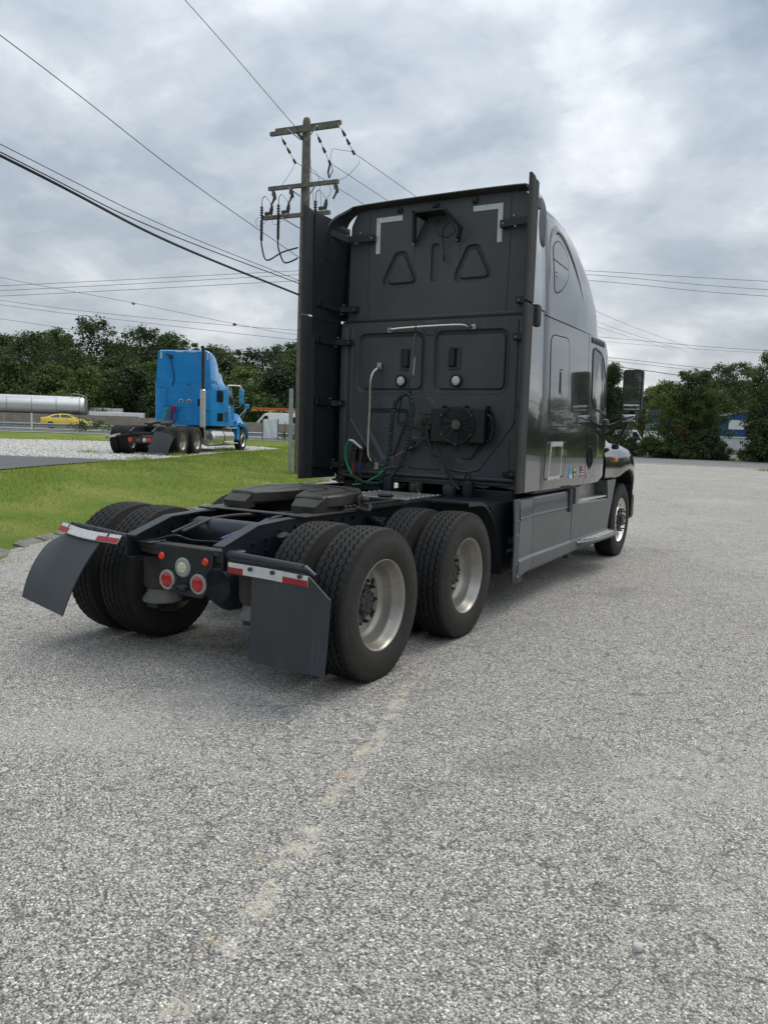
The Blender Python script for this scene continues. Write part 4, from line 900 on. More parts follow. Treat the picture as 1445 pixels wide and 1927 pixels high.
# rear wall, lower half -----------------------------------------------------
Y0 = 2.90
PB = lambda x, z, h: (x, Y0-h, z)
low_out = [(-1.06, 1.10), (-0.62, 1.10), (-0.58, 1.085), (-0.1, 1.085), (0.55, 1.085), (0.66, 1.07), (0.74, 1.10), (0.86, 1.09), (1.06, 1.06), (1.06, 2.745), (-1.06, 2.745)]
hatchL = rpoly([(-0.860, 1.995), (-0.045, 1.995), (-0.045, 2.635), (-0.860, 2.635)], 0.115, 7)
hatchR = [(-x, z) for x, z in reversed(hatchL)]
veeL = rpoly([(-0.735, 1.845), (-0.205, 1.845), (-0.205, 1.70), (-0.36, 1.30), (-0.52, 1.30), (-0.735, 1.64)], [0.09, 0.08, 0.08, 0.08, 0.10, 0.08], 5)
veeR = [(-x, z) for x, z in reversed(veeL)]
mid = rpoly([(-0.10, 1.78), (0.10, 1.78), (0.08, 1.90), (0.03, 1.965), (-0.03, 1.965), (-0.08, 1.90)], 0.04, 4)
tri0 = rpoly([(-0.22, 1.22), (0.20, 1.22), (0.10, 1.36), (0.05, 1.46), (-0.06, 1.46), (-0.12, 1.36)], 0.05, 4)
shield = rpoly([(-0.09, 2.73), (0.09, 2.73), (0.085, 2.64), (0.04, 2.575), (-0.04, 2.575), (-0.085, 2.64)], 0.03, 3)
mb = MB(); holes = [hatchL, hatchR, veeL, veeR]
sheet_with_holes(mb, low_out, holes, PB)
for h_ in (hatchL, hatchR): emboss(mb, h_, [(0, 0), (0.004, 0.004), (0.010, 0.0), (0.020, -0.030), (0.046, -0.036), (0.056, -0.014), (0.062, -0.012)], PB)
for h_ in (veeL, veeR): emboss(mb, h_, [(0, 0), (0.034, -0.028), (0.046, -0.032), (0.056, -0.014), (0.062, -0.012)], PB)
for h_ in (mid, tri0, shield): emboss(mb, h_, [(0, -0.001), (0.010, 0.008), (0.018, 0.010)], PB)
wall = mb.build('rear_wall', wall_m, T, True, 40)
# long diagonal ribs and the bottom rail
def rib(pts, w, h, name='wall_rib', m=None, par=None, P=PB):
    mb = MB(); q = spline([(a, b, 0) for a, b in pts], 6); rg = []
    for i, p in enumerate(q):
        t = (q[min(i+1, len(q)-1)]-q[max(i-1, 0)]).normalized(); nn = Vector((-t.y, t.x))
        rg.append([P(p.x+nn.x*d, p.y+nn.y*d, hh) for d, hh in ((w, -0.001), (w*0.5, h), (-w*0.5, h), (-w, -0.001))])
    mb.loft(rg, False); return mb.build(name, m or wall_m, par or wall, True, 60)
for s in (1, -1):
    rib([(s*0.935, 2.70), (s*0.935, 2.3), (s*0.935, 1.78), (s*0.92, 1.70), (s*0.62, 1.30), (s*0.56, 1.25), (s*0.42, 1.225), (s*0.28, 1.25), (s*0.235, 1.30), (s*0.15, 1.50)], 0.016, 0.010)
    mb = MB(); mb.bb(s*0.97, s*1.06, 2.872, 2.905, 1.12, 2.70, 0.014, 2); mb.build('corner_post', wall_m, wall, True, 40)
    rib([(s*0.90, 1.17), (s*0.90, 1.55)], 0.008, 0.006)
    for k in range(15):
        for dx in (0.0, 0.022):
            b = MB(); b.lathe([(0.006, 2.873), (0.004, 2.868), (0, 2.867)], (s*(1.005+dx), 0, 1.18+k*0.105+dx*2), 'y', 6); b.build('rivet', dark_m, wall)
mb = MB(); mb.bb(-0.98, 0.98, 2.858, 2.902, 1.145, 1.185, 0.016, 2); mb.build('bottom_rail', wall_m, wall, True, 40)
for x0, x1 in ((-0.62, -0.30), (-0.22, 0.40), (0.52, 0.93)):
    mb = MB(); emboss(mb, rpoly(rect(x0, x1, 1.102, 1.138), 0.015, 3), [(0, -0.002), (0.006, 0.012), (0.012, 0.013)], PB); mb.build('sill_pad', wall_m, wall)
# hatch latches (recessed pulls)
for s in (1, -1):
    mb = MB(); emboss(mb, rpoly(rect(s*0.275-0.07, s*0.275+0.07, 2.24, 2.47), 0.025, 4), [(0, -0.012), (0.006, 0.004), (0.018, 0.005), (0.026, -0.010)], PB); o = mb.build('latch_recess', wall_m, wall, True, 40)
    mb = MB(); emboss(mb, rpoly(rect(s*0.262-0.035, s*0.262+0.035, 2.27, 2.455), 0.02, 4), [(0, -0.012), (0.0, 0.018), (0.008, 0.028)], PB); mb.build('latch_handle', dark_m, o, True, 40)
# round work lights
for x in (-0.318, 0.31):
    mb = MB(); mb.lathe([(0.062, -2.888), (0.062, -2.90), (0.052, -2.915), (0.046, -2.912), (0.044, -2.905)], (x, 0, 2.130), 'y', 28)
    mb.v = [(a, -b, c) for a, b, c in mb.v]
    mb2 = MB(); mb2.lathe([(0.064, 2.905), (0.064, 2.888), (0.054, 2.876), (0.047, 2.878), (0.045, 2.888)], (x, 0, 2.130), 'y', 28); o = mb2.build('work_light', dark_m, T)
    mb = MB(); mb.lathe([(0.046, 2.886), (0.03, 2.878), (0, 2.876)], (x, 0, 2.130), 'y', 20)
    for dz in (-0.02, 0, 0.02): mb.bb(x-0.03, x+0.03, 2.870, 2.880, 2.130+dz-0.005, 2.130+dz+0.005, 0.002)
    mb.build('lens', white_lens, o)
    for k in range(8):
        a = 2*math.pi*k/8; b = MB(); b.cyl((x+0.057*math.cos(a), 2.872, 2.13+0.057*math.sin(a)), (x+0.057*math.cos(a), 2.89, 2.13+0.057*math.sin(a)), 0.004, n=6); b.build('lamp_screw', gasket, o)
# grab bars
mb = MB(); mb.tube(spline([(-0.46, 2.89, 2.645), (-0.43, 2.83, 2.642), (-0.36, 2.815, 2.652), (0.0, 2.815, 2.664), (0.37, 2.815, 2.664), (0.44, 2.83, 2.645), (0.475, 2.89, 2.65)], 6), 0.012, 10)
hb = mb.build('grab_rail', chrome, T)
for x in (-0.465, 0.48):
    b = MB(); b.bb(x-0.025, x+0.025, 2.882, 2.896, 2.625, 2.675, 0.004); b.cyl((x, 2.872, 2.65), (x, 2.885, 2.65), 0.010, n=6); b.build('rail_foot', alu_d, hb)
mb = MB(); mb.tube(spline([(-0.575, 2.89, 2.27), (-0.575, 2.83, 2.25), (-0.61, 2.81, 2.20), (-0.632, 2.805, 2.10), (-0.632, 2.805, 1.85), (-0.64, 2.805, 1.42), (-0.62, 2.83, 1.30), (-0.60, 2.885, 1.245)], 6), 0.015, 10)
hb = mb.build('grab_handle', chrome, T)
for z in (2.285, 1.235):
    b = MB(); b.bb(-0.605, -0.555, 2.878, 2.894, z-0.04, z+0.035, 0.004); b.cyl((-0.58, 2.87, z), (-0.58, 2.88, z), 0.011, n=6); b.build('handle_foot', alu_d, hb)
# condenser with its fan
mb = MB(); mb.bb(0.105, 0.690, 2.775, 2.875, 1.515, 1.850, 0.008); cd = mb.build('condenser', mat('condenser_black', (0.010, 0.013, 0.017), 0.45, 0, 0.3, 10, dirt=(0.04, 0.038, 0.035), dirt_amt=0.08), T)
mb = MB(); fc = (0.395, 1.687)
for r in (0.182, 0.165, 0.148, 0.131, 0.114, 0.097, 0.080): mb.tube([(fc[0]+r*math.cos(a), 2.752+0.006*(r > 0.17), fc[1]+r*math.sin(a)) for a in [2*math.pi*k/36 for k in range(36)]], 0.0022 if r < 0.17 else 0.008, 5, closed=True)
for k in range(12):
    a = 2*math.pi*k/12+0.2; mb.tube([(fc[0]+0.05*math.cos(a), 2.75, fc[1]+0.05*math.sin(a)), (fc[0]+0.182*math.cos(a), 2.752, fc[1]+0.182*math.sin(a))], 0.0035, 5)
mb.build('fan_guard', dark_m, cd)
mb = MB()
for k in range(10):
    a = 2*math.pi*k/10; b = a+0.35
    mb.loft([[(fc[0]+r*math.cos(aa), yy, fc[1]+r*math.sin(aa)) for r, aa, yy in ((0.045, a, 2.774), (0.165, a+0.10, 2.774), (0.165, b+0.10, 2.760), (0.045, b, 2.762))]]*2, True); mb.f.append(tuple(range(len(mb.v)-4, len(mb.v))))
mb.build('fan_blades', dark_m, cd)
mb = MB(); mb.lathe([(0.048, 2.765), (0.048, 2.742), (0.042, 2.736), (0.0, 2.735)], (fc[0], 0, fc[1]), 'y', 24)
for k in range(4):
    a = R(45+90*k); mb.cyl((fc[0]+0.046*math.cos(a), 2.738, fc[1]+0.046*math.sin(a)), (fc[0]+0.046*math.cos(a), 2.76, fc[1]+0.046*math.sin(a)), 0.008, n=8)
mb.build('fan_motor', mat('motor_grey', (0.10, 0.095, 0.09), 0.5, 0.3, 0.25, 20), cd)
mb = MB()
for x in (0.20, 0.44, 0.67): mb.bb(x-0.02, x+0.02, 2.86, 2.895, 1.845, 1.885, 0.006); mb.cyl((x, 2.84, 1.87), (x, 2.87, 1.87), 0.010, n=6)
for x in (0.25, 0.52): mb.bb(x-0.02, x+0.02, 2.86, 2.895, 1.485, 1.52, 0.006)
mb.build('condenser_mount', dark_m, cd)
mb = MB(); mb.tube(spline([(0.68, 2.83, 1.80), (0.735, 2.83, 1.76), (0.755, 2.835, 1.68), (0.735, 2.83, 1.57), (0.70, 2.83, 1.53)], 6), 0.018, 10); mb.build('refrigerant_hose', dark_m, T)
for k in range(6):
    a = R(60*k+30)
    b = MB(); b.lathe([(0.007, 2.745), (0.005, 2.74), (0, 2.739)], (fc[0]+0.188*math.cos(a), 0, fc[1]+0.188*math.sin(a)), 'y', 8); b.build('guard_screw', bolt_m, cd)
# hoses and cables
hp = spline([(-0.90, 2.74, 1.13), (-0.78, 2.73, 1.12), (-0.61, 2.72, 1.065), (-0.42, 2.72, 1.075), (-0.27, 2.72, 1.18), (-0.17, 2.72, 1.34), (-0.12, 2.71, 1.47), (-0.08, 2.70, 1.69), (-0.065, 2.70, 1.85), (-0.135, 2.71, 1.99), (-0.265, 2.72, 1.91), (-0.31, 2.73, 1.76), (-0.33, 2.74, 1.57), (-0.345, 2.75, 1.39), (-0.39, 2.76, 1.26), (-0.44, 2.78, 1.12), (-0.46, 2.80, 1.0)], 10)
mb = MB(); mb.tube(hp, 0.0165, 9); h0 = mb.build('air_hose_loop', hose_g, T)
mb = MB(); sp_ = []; 
for i, p in enumerate(hp):                                     # spiral guard wound round the hose bundle
    t = (hp[min(i+1, len(hp)-1)]-hp[max(i-1, 0)]).normalized(); u = t.orthogonal().normalized(); w_ = t.cross(u)
    sp_.append((p, t))
tot = []; acc = 0
for i in range(len(hp)-1):
    for k in range(5):
        q = hp[i].lerp(hp[i+1], k/5); t = (hp[i+1]-hp[i]).normalized(); u = Vector((0, 1, 0)); u = (u-t*u.dot(t)).normalized(); w_ = t.cross(u); acc += (hp[i+1]-hp[i]).length/5
        a = acc/0.034*2*math.pi; tot.append(q+(u*math.cos(a)+w_*math.sin(a))*0.0165)
mb.tube(tot, 0.0088, 5); mb.build('spiral_guard', hose_w, h0)
mb = MB(); mb.tube(spline([(-0.72, 2.80, 1.42), (-0.76, 2.77, 1.46), (-0.80, 2.75, 1.495), (-0.84, 2.75, 1.50)], 6), 0.013, 8); mb.build('hose_elbow', white_p, T)
mb = MB(); mb.tube(spline([(-0.84, 2.75, 1.50), (-0.872, 2.75, 1.46), (-0.885, 2.75, 1.38), (-0.87, 2.75, 1.26), (-0.79, 2.745, 1.13), (-0.72, 2.74, 1.06)], 7), 0.010, 8); mb.build('green_air_line', green_h, T)
mb = MB(); mb.tube(spline([(-0.78, 2.74, 1.03), (-0.68, 2.75, 1.045), (-0.58, 2.75, 1.085), (-0.48, 2.75, 1.14), (-0.38, 2.76, 1.235)], 7), 0.010, 8); mb.build('green_air_line', green_h, T)
for x, m in ((-0.808, red_h), (-0.722, blue_h)):
    mb = MB(); mb.cyl((x, 2.80, 1.385), (x, 2.80, 1.335), 0.026, n=12); mb.cyl((x, 2.79, 1.335), (x, 2.79, 1.28), 0.018, n=10); mb.bb(x-0.03, x+0.03, 2.79, 2.85, 1.385, 1.425, 0.01); g_ = mb.build('gladhand', mat('dark_gladhand', (0.05, 0.05, 0.055), 0.45, 0.5), T)
    mb = MB(); mb.tube([(x+0.014*math.cos(k*0.9), 2.79+0.014*math.sin(k*0.9), 1.28-0.0022*k) for k in range(56)], 0.006, 5); mb.build('coiled_tail', m, g_)
    mb = MB(); mb.tube(spline([(x, 2.79, 1.16), (x+0.01, 2.79, 1.08), (x-0.02, 2.82, 1.0)], 5), 0.008, 6); mb.build('tail_hose', dark_m, g_)
mb = MB(); mb.bb(-0.86, -0.67, 2.82, 2.88, 1.405, 1.45, 0.012); mb.bb(-0.84, -0.69, 2.86, 2.90, 1.28, 1.44, 0.006); mb.build('gladhand_bracket', dark_m, T)
mb = MB(); mb.tube(spline([(-0.97, 2.80, 1.12), (-1.02, 2.78, 1.09), (-0.99, 2.78, 1.05), (-0.93, 2.79, 1.07), (-0.95, 2.79, 1.13), (-0.90, 2.80, 1.15)], 5), 0.012, 7); mb.build('coiled_hose', dark_m, T)
cables = [[(0.07, 2.85, 1.72), (0.04, 2.82, 1.66), (0.06, 2.80, 1.55), (0.09, 2.80, 1.47), (0.14, 2.80, 1.39), (0.22, 2.80, 1.36), (0.29, 2.80, 1.26), (0.35, 2.80, 1.13), (0.45, 2.78, 1.05)],
          [(0.10, 2.85, 1.60), (0.08, 2.83, 1.50), (0.13, 2.82, 1.41), (0.20, 2.82, 1.38), (0.25, 2.82, 1.30), (0.30, 2.82, 1.18), (0.40, 2.80, 1.06)],
          [(-0.28, 2.84, 1.69), (-0.20, 2.80, 1.71), (-0.12, 2.82, 1.66), (-0.05, 2.84, 1.70), (-0.02, 2.84, 1.62), (-0.05, 2.84, 1.50), (-0.14, 2.83, 1.44)],
          [(0.06, 2.86, 1.74), (-0.02, 2.85, 1.76), (-0.03, 2.84, 1.68), (0.03, 2.85, 1.63), (0.08, 2.85, 1.66)],
          [(-0.25, 2.80, 1.95), (-0.30, 2.83, 1.70), (-0.15, 2.85, 1.66), (-0.02, 2.85, 1.60), (-0.02, 2.84, 1.50), (-0.12, 2.84, 1.43), (-0.22, 2.82, 1.40)]]
for k, c in enumerate(cables):
    mb = MB(); mb.tube(spline(c, 7), [0.016, 0.012, 0.008, 0.011, 0.008][k], 7); mb.build('cable', [dark_m, dark_m, mat('brown_cable', (0.07, 0.045, 0.03), 0.6), rust_m, dark_m][k], T)
mb = MB(); mb.tube([(-0.35, 2.80, 1.335), (-0.13, 2.82, 1.45)], 0.006, 6); mb.build('pink_air_line', mat('pink_tube', (0.42, 0.16, 0.17), 0.5), T)
mb = MB(); mb.tube([(-0.14, 2.84, 1.545), (0.07, 2.84, 1.545)], 0.005, 6); mb.build('refrigerant_pipe', chrome, T)
mb = MB(); mb.bb(-0.02, 0.10, 2.82, 2.89, 1.68, 1.77, 0.015); mb.cyl((0.02, 2.80, 1.74), (0.02, 2.85, 1.74), 0.025, n=10); mb.cyl((0.07, 2.80, 1.66), (0.07, 2.85, 1.66), 0.02, n=10); mb.build('valve_block', rust_m, T)
mb = MB(); mb.bb(0.02, 0.09, 2.83, 2.89, 1.50, 1.66, 0.012); mb.bb(-0.19, -0.12, 2.84, 2.89, 1.42, 1.52, 0.012); mb.build('connector_block', dark_m, T)
# hose tender spring hanging from the rail
mb = MB(); mb.tube([(-0.118+0.011*math.cos(k*1.1), 2.81+0.011*math.sin(k*1.1)-0.0002*k, 2.60-0.00095*k) for k in range(480)], 0.0035, 4); o = mb.build('hose_tender_spring', mat('spring_steel', (0.13, 0.13, 0.13), 0.4, 0.7), T)
mb = MB(); mb.tube(spline([(-0.118, 2.815, 2.675), (-0.118, 2.80, 2.655), (-0.118, 2.81, 2.60)], 4), 0.006, 6); mb.tube(spline([(-0.118, 2.715, 2.145), (-0.125, 2.71, 2.08), (-0.13, 2.71, 2.0)], 4), 0.005, 6); mb.bb(-0.14, -0.10, 2.70, 2.73, 1.995, 2.03, 0.006); mb.build('tender_hook', dark_m, o)
mb = MB(); mb.tube([(-0.115, 2.80, 2.36), (-0.122, 2.795, 2.18)], 0.010, 6); mb.build('tender_label', mat('pale_label', (0.35, 0.35, 0.34), 0.5), o)
# cab latch on the frame
mb = MB(); mb.tube(spline([(0.47, 2.80, 1.02), (0.485, 2.80, 1.12), (0.50, 2.80, 1.20), (0.52, 2.80, 1.225), (0.54, 2.80, 1.20), (0.545, 2.80, 1.10), (0.55, 2.80, 1.02)], 5), 0.011, 7); mb.build('cable_boot', dark_m, T)
mb = MB(); mb.bb(0.85, 0.98, 2.86, 2.89, 1.20, 1.25, 0.004); mb.cyl((0.88, 2.85, 1.225), (0.88, 2.87, 1.225), 0.012, n=8); mb.build('wall_bracket', dark_m, T)

# rear wall, upper half -----------------------------------------------------
Y1 = 2.965
PU = lambda x, z, h: (x, Y1-h, z)
up_out = rpoly([(-1.035, 2.757), (1.035, 2.757), (1.015, 3.76), (0.93, 3.915), (-0.93, 3.915), (-1.015, 3.76)], [0.0001, 0.0001, 0.12, 0.1, 0.1, 0.12], 5)
triL = rpoly([(-0.415, 3.455), (-0.395, 3.465), (-0.375, 3.455), (-0.190, 3.13), (-0.635, 3.13)], [0.05, 0.05, 0.05, 0.095, 0.095], 5)
triL = rpoly([(-0.470, 3.460), (-0.340, 3.460), (-0.160, 3.090), (-0.668, 3.090)], [0.075, 0.075, 0.10, 0.10], 7)
triR = [(-x, z) for x, z in reversed(triL)]
slot = rpoly([(-0.056, 3.12), (0.040, 3.12), (0.040, 3.505), (-0.056, 3.505)], 0.042, 6)
mb = MB(); sheet_with_holes(mb, up_out, [triL, triR, slot], PU)
for t_ in (triL, triR): emboss(mb, t_, [(0, 0), (0.010, -0.034), (0.046, -0.040), (0.056, -0.010), (0.062, -0.008)], PU)
emboss(mb, slot, [(0, 0), (0.010, -0.030), (0.018, -0.032)], PU)
uw = mb.build('upper_rear_wall', wall_m, T, True, 40)
for s in (1, -1): rib([(s*0.778, 2.77), (s*0.790, 3.3), (s*0.785, 3.88)], 0.004, 0.0015, 'panel_seam', gasket, uw, PU)
mb = MB(); mb.bb(-1.04, 1.04, 2.945, 2.972, 2.757, 2.80, 0.012, 2); mb.build('ledge', wall_m, uw, True, 40)
mb = MB(); mb.bb(-1.05, 1.05, 2.895, 2.97, 2.742, 2.756, 0.003); mb.build('seam_strip', gasket, T)
rst = mat('rust_streak', (0.070, 0.042, 0.026), 0.7, 0, 0.3, 20)
for x, zb in ((-0.252, 3.05), (0.258, 3.05)):
    P_ = [(x+0.006*math.sin(k*0.8), 3.50-(3.50-zb)*k/16) for k in range(17)]
    mb = MB(); mb.loft([[PU(a-0.006*(1-k/18), b, 0.001 if abs(a) < 1 else 0), PU(a+0.005*(1-k/18), b, 0.001)] for k, (a, b) in enumerate(P_) if b > 3.13 or True], False); mb.build('rust_streak', rst, uw)
# L-shaped reflective tape
for s in (1, -1):
    z0 = 3.818
    mb = MB(); mb.bb(s*0.705, s*0.395, 2.960, 2.964, z0-0.052, z0, 0.0005); mb.bb(s*0.705, s*0.655, 2.9595, 2.963, 3.452, z0-0.04, 0.0005); mb.build('corner_tape', tape_w, T)
# lamp bracket (arched arms and top plate) with its dangling lead
bm_ = mat('black_bracket', (0.012, 0.012, 0.013), 0.42, 0, 0.2, 12, dirt=(0.05, 0.04, 0.035), dirt_amt=0.08)
yb = 2.76
A0, A1 = (-0.135, yb, 3.775), (0.165, yb, 3.765)
mb = MB()
mb.loft([[(-0.255, 2.955, 3.50), (-0.225, 2.955, 3.50), (-0.225, 2.93, 3.50), (-0.255, 2.93, 3.50)], [(-0.175, yb+0.04, 3.77), (-0.145, yb+0.04, 3.77), (-0.145, yb, 3.77), (-0.175, yb, 3.77)]], True, True, True)
mb.loft([[(0.225, 2.955, 3.49), (0.265, 2.955, 3.49), (0.265, 2.93, 3.49), (0.225, 2.93, 3.49)], [(0.30, 2.86, 3.60), (0.34, 2.86, 3.60), (0.34, 2.83, 3.60), (0.30, 2.83, 3.60)], [(0.15, yb+0.04, 3.77), (0.19, yb+0.04, 3.77), (0.19, yb, 3.77), (0.15, yb, 3.77)]], True, True, True)
mb.prism([(-0.175, yb), (0.19, yb), (0.14, 2.955), (-0.12, 2.955)], 'xy', 3.765, 3.785)
mb.loft([[(-0.12, 2.955, 3.80), (-0.10, 2.955, 3.80), (-0.10, 2.955, 3.72), (-0.12, 2.955, 3.72)], [(-0.175, yb, 3.79), (-0.15, yb, 3.79), (-0.15, yb, 3.755), (-0.175, yb, 3.755)]], True, True, True)
mb.loft([[(-0.235, 2.95, 3.52), (-0.215, 2.95, 3.52), (-0.215, 2.93, 3.50), (-0.235, 2.93, 3.50)], [(-0.115, 2.95, 3.75), (-0.095, 2.95, 3.75), (-0.095, 2.92, 3.73), (-0.115, 2.92, 3.73)]], True, True, True)
br = mb.build('lamp_bracket', bm_, T, True, 30)
for x in (-0.24, 0.245):
    b = MB(); b.cyl((x, 2.915, 3.505), (x, 2.94, 3.505), 0.010, n=6); b.build('bracket_bolt', bolt_m, br)
mb = MB(); mb.tube(spline([(0.05, 2.90, 3.72), (0.03, 2.88, 3.63), (0.08, 2.88, 3.55), (0.18, 2.88, 3.53), (0.24, 2.88, 3.58), (0.20, 2.88, 3.66), (0.13, 2.88, 3.64), (0.10, 2.90, 3.56), (0.105, 2.92, 3.45), (0.112, 2.92, 3.36)], 7), 0.007, 6); mb.cyl((0.112, 2.92, 3.37), (0.114, 2.92, 3.315), 0.014, n=8); mb.build('lamp_lead', dark_m, T)
# roof trailing edge (dark visor) with small clips
cap = [(-1.03, 3.86), (-0.98, 3.915), (-0.9, 3.93), (-0.5, 3.938), (0, 3.94), (0.5, 3.938), (0.9, 3.93), (0.98, 3.915), (1.03, 3.86)]
cap = [(p.x, p.y) for p in spline([(a, b, 0) for a, b in cap], 5)]
cap = [(-x, z) for x, z in cap if False] or cap
mb = MB(); mb.loft([[(x, 2.985, z-0.005), (x*0.998, 2.88, z+0.018), (x*0.998, 2.868, z+0.006), (x, 2.88, z-0.004), (x, 2.985, z-0.03)] for x, z in cap if abs(x) < 0.985], True, True, True)
mb.build('roof_visor', rubber_strip, T, True, 50)
for x in (-0.43, -0.02, 0.41):
    mb = MB(); mb.bb(x-0.03, x+0.03, 2.935, 2.962, 3.845, 3.895, 0.006); mb.cyl((x, 2.92, 3.868), (x, 2.94, 3.868), 0.010, n=6); mb.build('visor_clip', bm_, T)

# corner pieces closing the roof visor to the extenders
for s in (1, -1):
    pth = [(1.135, 3.40, 2.66), (1.135, 3.62, 2.66), (1.125, 3.74, 2.68), (1.09, 3.83, 2.76), (1.04, 3.885, 2.83), (0.97, 3.932, 2.87)]
    q = spline(pth, 5); mb = MB()
    mb.loft([[(s*p.x, p.z, p.y), (s*(p.x-0.012), p.z, p.y-0.02), (s*(p.x-0.02-0.03*max(0, 1.16-p.x)), 2.99, p.y-0.035), (s*(p.x-0.005), 2.99, p.y-0.008)] for p in q], True, True, True); mb.build('corner_extender', ext_m, T, True, 50)

# side extenders ---------------------------------------------------------------
def ext(s, z0, z1, name):
    def xo(y, z): return interp(y, [2.34, 2.96], [1.215, wz(min(z, 3.5))+0.006])
    def topz(y, z): 
        return z
    zs = [z0+(z1-z0)*k/10 for k in range(11)]
    def Z(y, z):
        if z1 > 3.0 and z > z1-0.11: return z + interp(y, [2.34, 2.5, 2.7, 2.96], [0.0, -0.03, -0.05, -0.10])
        return z
    yf = 3.035 if z1 > 3 else 2.985
    mb = MB(); yy = [2.54, 2.7, 2.85, 2.955, yf]
    mb.loft([[(s*xo(y, z), y, Z(y, z)) for z in zs] + [(s*(xo(y, z)-0.018), y, Z(y, z)) for z in reversed(zs)] for y in yy], True, True, True)
    o = mb.build(name, paint, T, True, 45)
    mb = MB(); mb.loft([[(s*(xo(y, z)-0.0185), y, Z(y, z)) for z in zs] + [(s*(xo(y, z)-0.024), y, Z(y, z)) for z in reversed(zs)] for y in [2.5, 2.7, 2.95, yf-0.002]], True, True, True); mb.build('inner_panel', ext_m, o, True, 45)
    # ribbed rubber trailing edge
    mb = MB(); pr = [(2.345, 0.0), (2.335, -0.012), (2.345, -0.028), (2.42, -0.030), (2.50, -0.026), (2.545, -0.028), (2.555, 0.004), (2.50, 0.010), (2.47, 0.002), (2.42, 0.008)]
    mb.loft([[(s*(1.213+d-0.06*(y-2.34)), y, Z(y, z)+(0.004 if z1 > 3 else 0)) for y, d in pr] for z in zs], True, True, True); mb.build('rubber_edge', rubber_strip, o, True, 60)
    return o
for s in (1, -1):
    ext(s, 2.785, 3.855, 'upper_side_extender'); ext(s, 1.085, 2.768, 'side_extender')
    for (y0, z0, x1, z1, yw, wdt) in [(2.657, 3.685, 0.73, 3.61, 2.955, 0.036), (2.60, 2.92, 0.925, 2.888, 2.955, 0.030), (2.592, 2.545, 0.94, 2.535, 2.885, 0.030), (2.606, 1.90, 1.02, 1.89, 2.875, 0.030), (2.58, 1.24, 0.965, 1.232, 2.875, 0.030)]:
        mb = MB(); xe = 1.175
        pts = [(s*xe, y0, z0), (s*(xe-0.03), y0+0.06, z0-0.01), (s*(x1+0.18*(xe-x1)/0.3), yw-0.06, z1+0.002), (s*(x1+0.04), yw-0.03, z1), (s*(x1-0.03), yw-0.03, z1)]
        mb.loft([[(p[0], p[1], p[2]+wdt), (p[0], p[1]-0.022, p[2]+wdt*0.9), (p[0], p[1]-0.022, p[2]-wdt*0.9), (p[0], p[1], p[2]-wdt)] for p in pts], True, True, True)
        mb.bb(s*(x1-0.035), s*(x1+0.045), yw-0.035, yw, z1-wdt*1.1, z1+wdt*1.1, 0.008); mb.bb(s*(xe-0.03), s*(xe+0.005), y0-0.04, y0+0.05, z0-wdt*1.3, z0+wdt*1.3, 0.006)
        o = mb.build('extender_arm', bm_, T, True, 35)
        for (x, y, z) in [(s*x1, yw-0.055, z1), (s*(x1+0.15), yw-0.115 if x1 < 0.9 else yw-0.07, z1-wdt*1.5), (s*(x1+0.12), yw-0.075, z1+wdt*1.6)]:
            b = MB(); b.cyl((x, y, z), (x, y+0.03, z), 0.009, n=6); b.build('arm_bolt', bolt_m, o)
    mb = MB(); mb.loft([[(s*(interp(y, [2.34, 2.96], [1.215, 1.156])-0.020), y, 2.80), (s*(interp(y, [2.34, 2.96], [1.215, 1.156])-0.030), y, 2.80), (s*(interp(y, [2.34, 2.96], [1.215, 1.156])-0.030), y, 2.75), (s*(interp(y, [2.34, 2.96], [1.215, 1.156])-0.020), y, 2.75)] for y in (2.50, 2.75, 2.97)], True, True, True); mb.build('extender_joint', ext_m, T)
    # latch at the joint of the two extender halves
mb = MB(); mb.bb(1.135, 1.215, 2.66, 2.76, 2.60, 2.80, 0.02, 2); mb.build('extender_hinge', rubber_strip, T, True, 40)
mb = MB(); mb.tube([(1.17, 2.60, 2.62), (1.19, 2.68, 2.62)], 0.010, 6); mb.tube([(1.17, 2.60, 2.76), (1.19, 2.68, 2.76)], 0.010, 6); mb.tube([(1.17, 2.60, 2.60), (1.17, 2.60, 2.78)], 0.008, 6); mb.build('hinge_bracket', bm_, T)

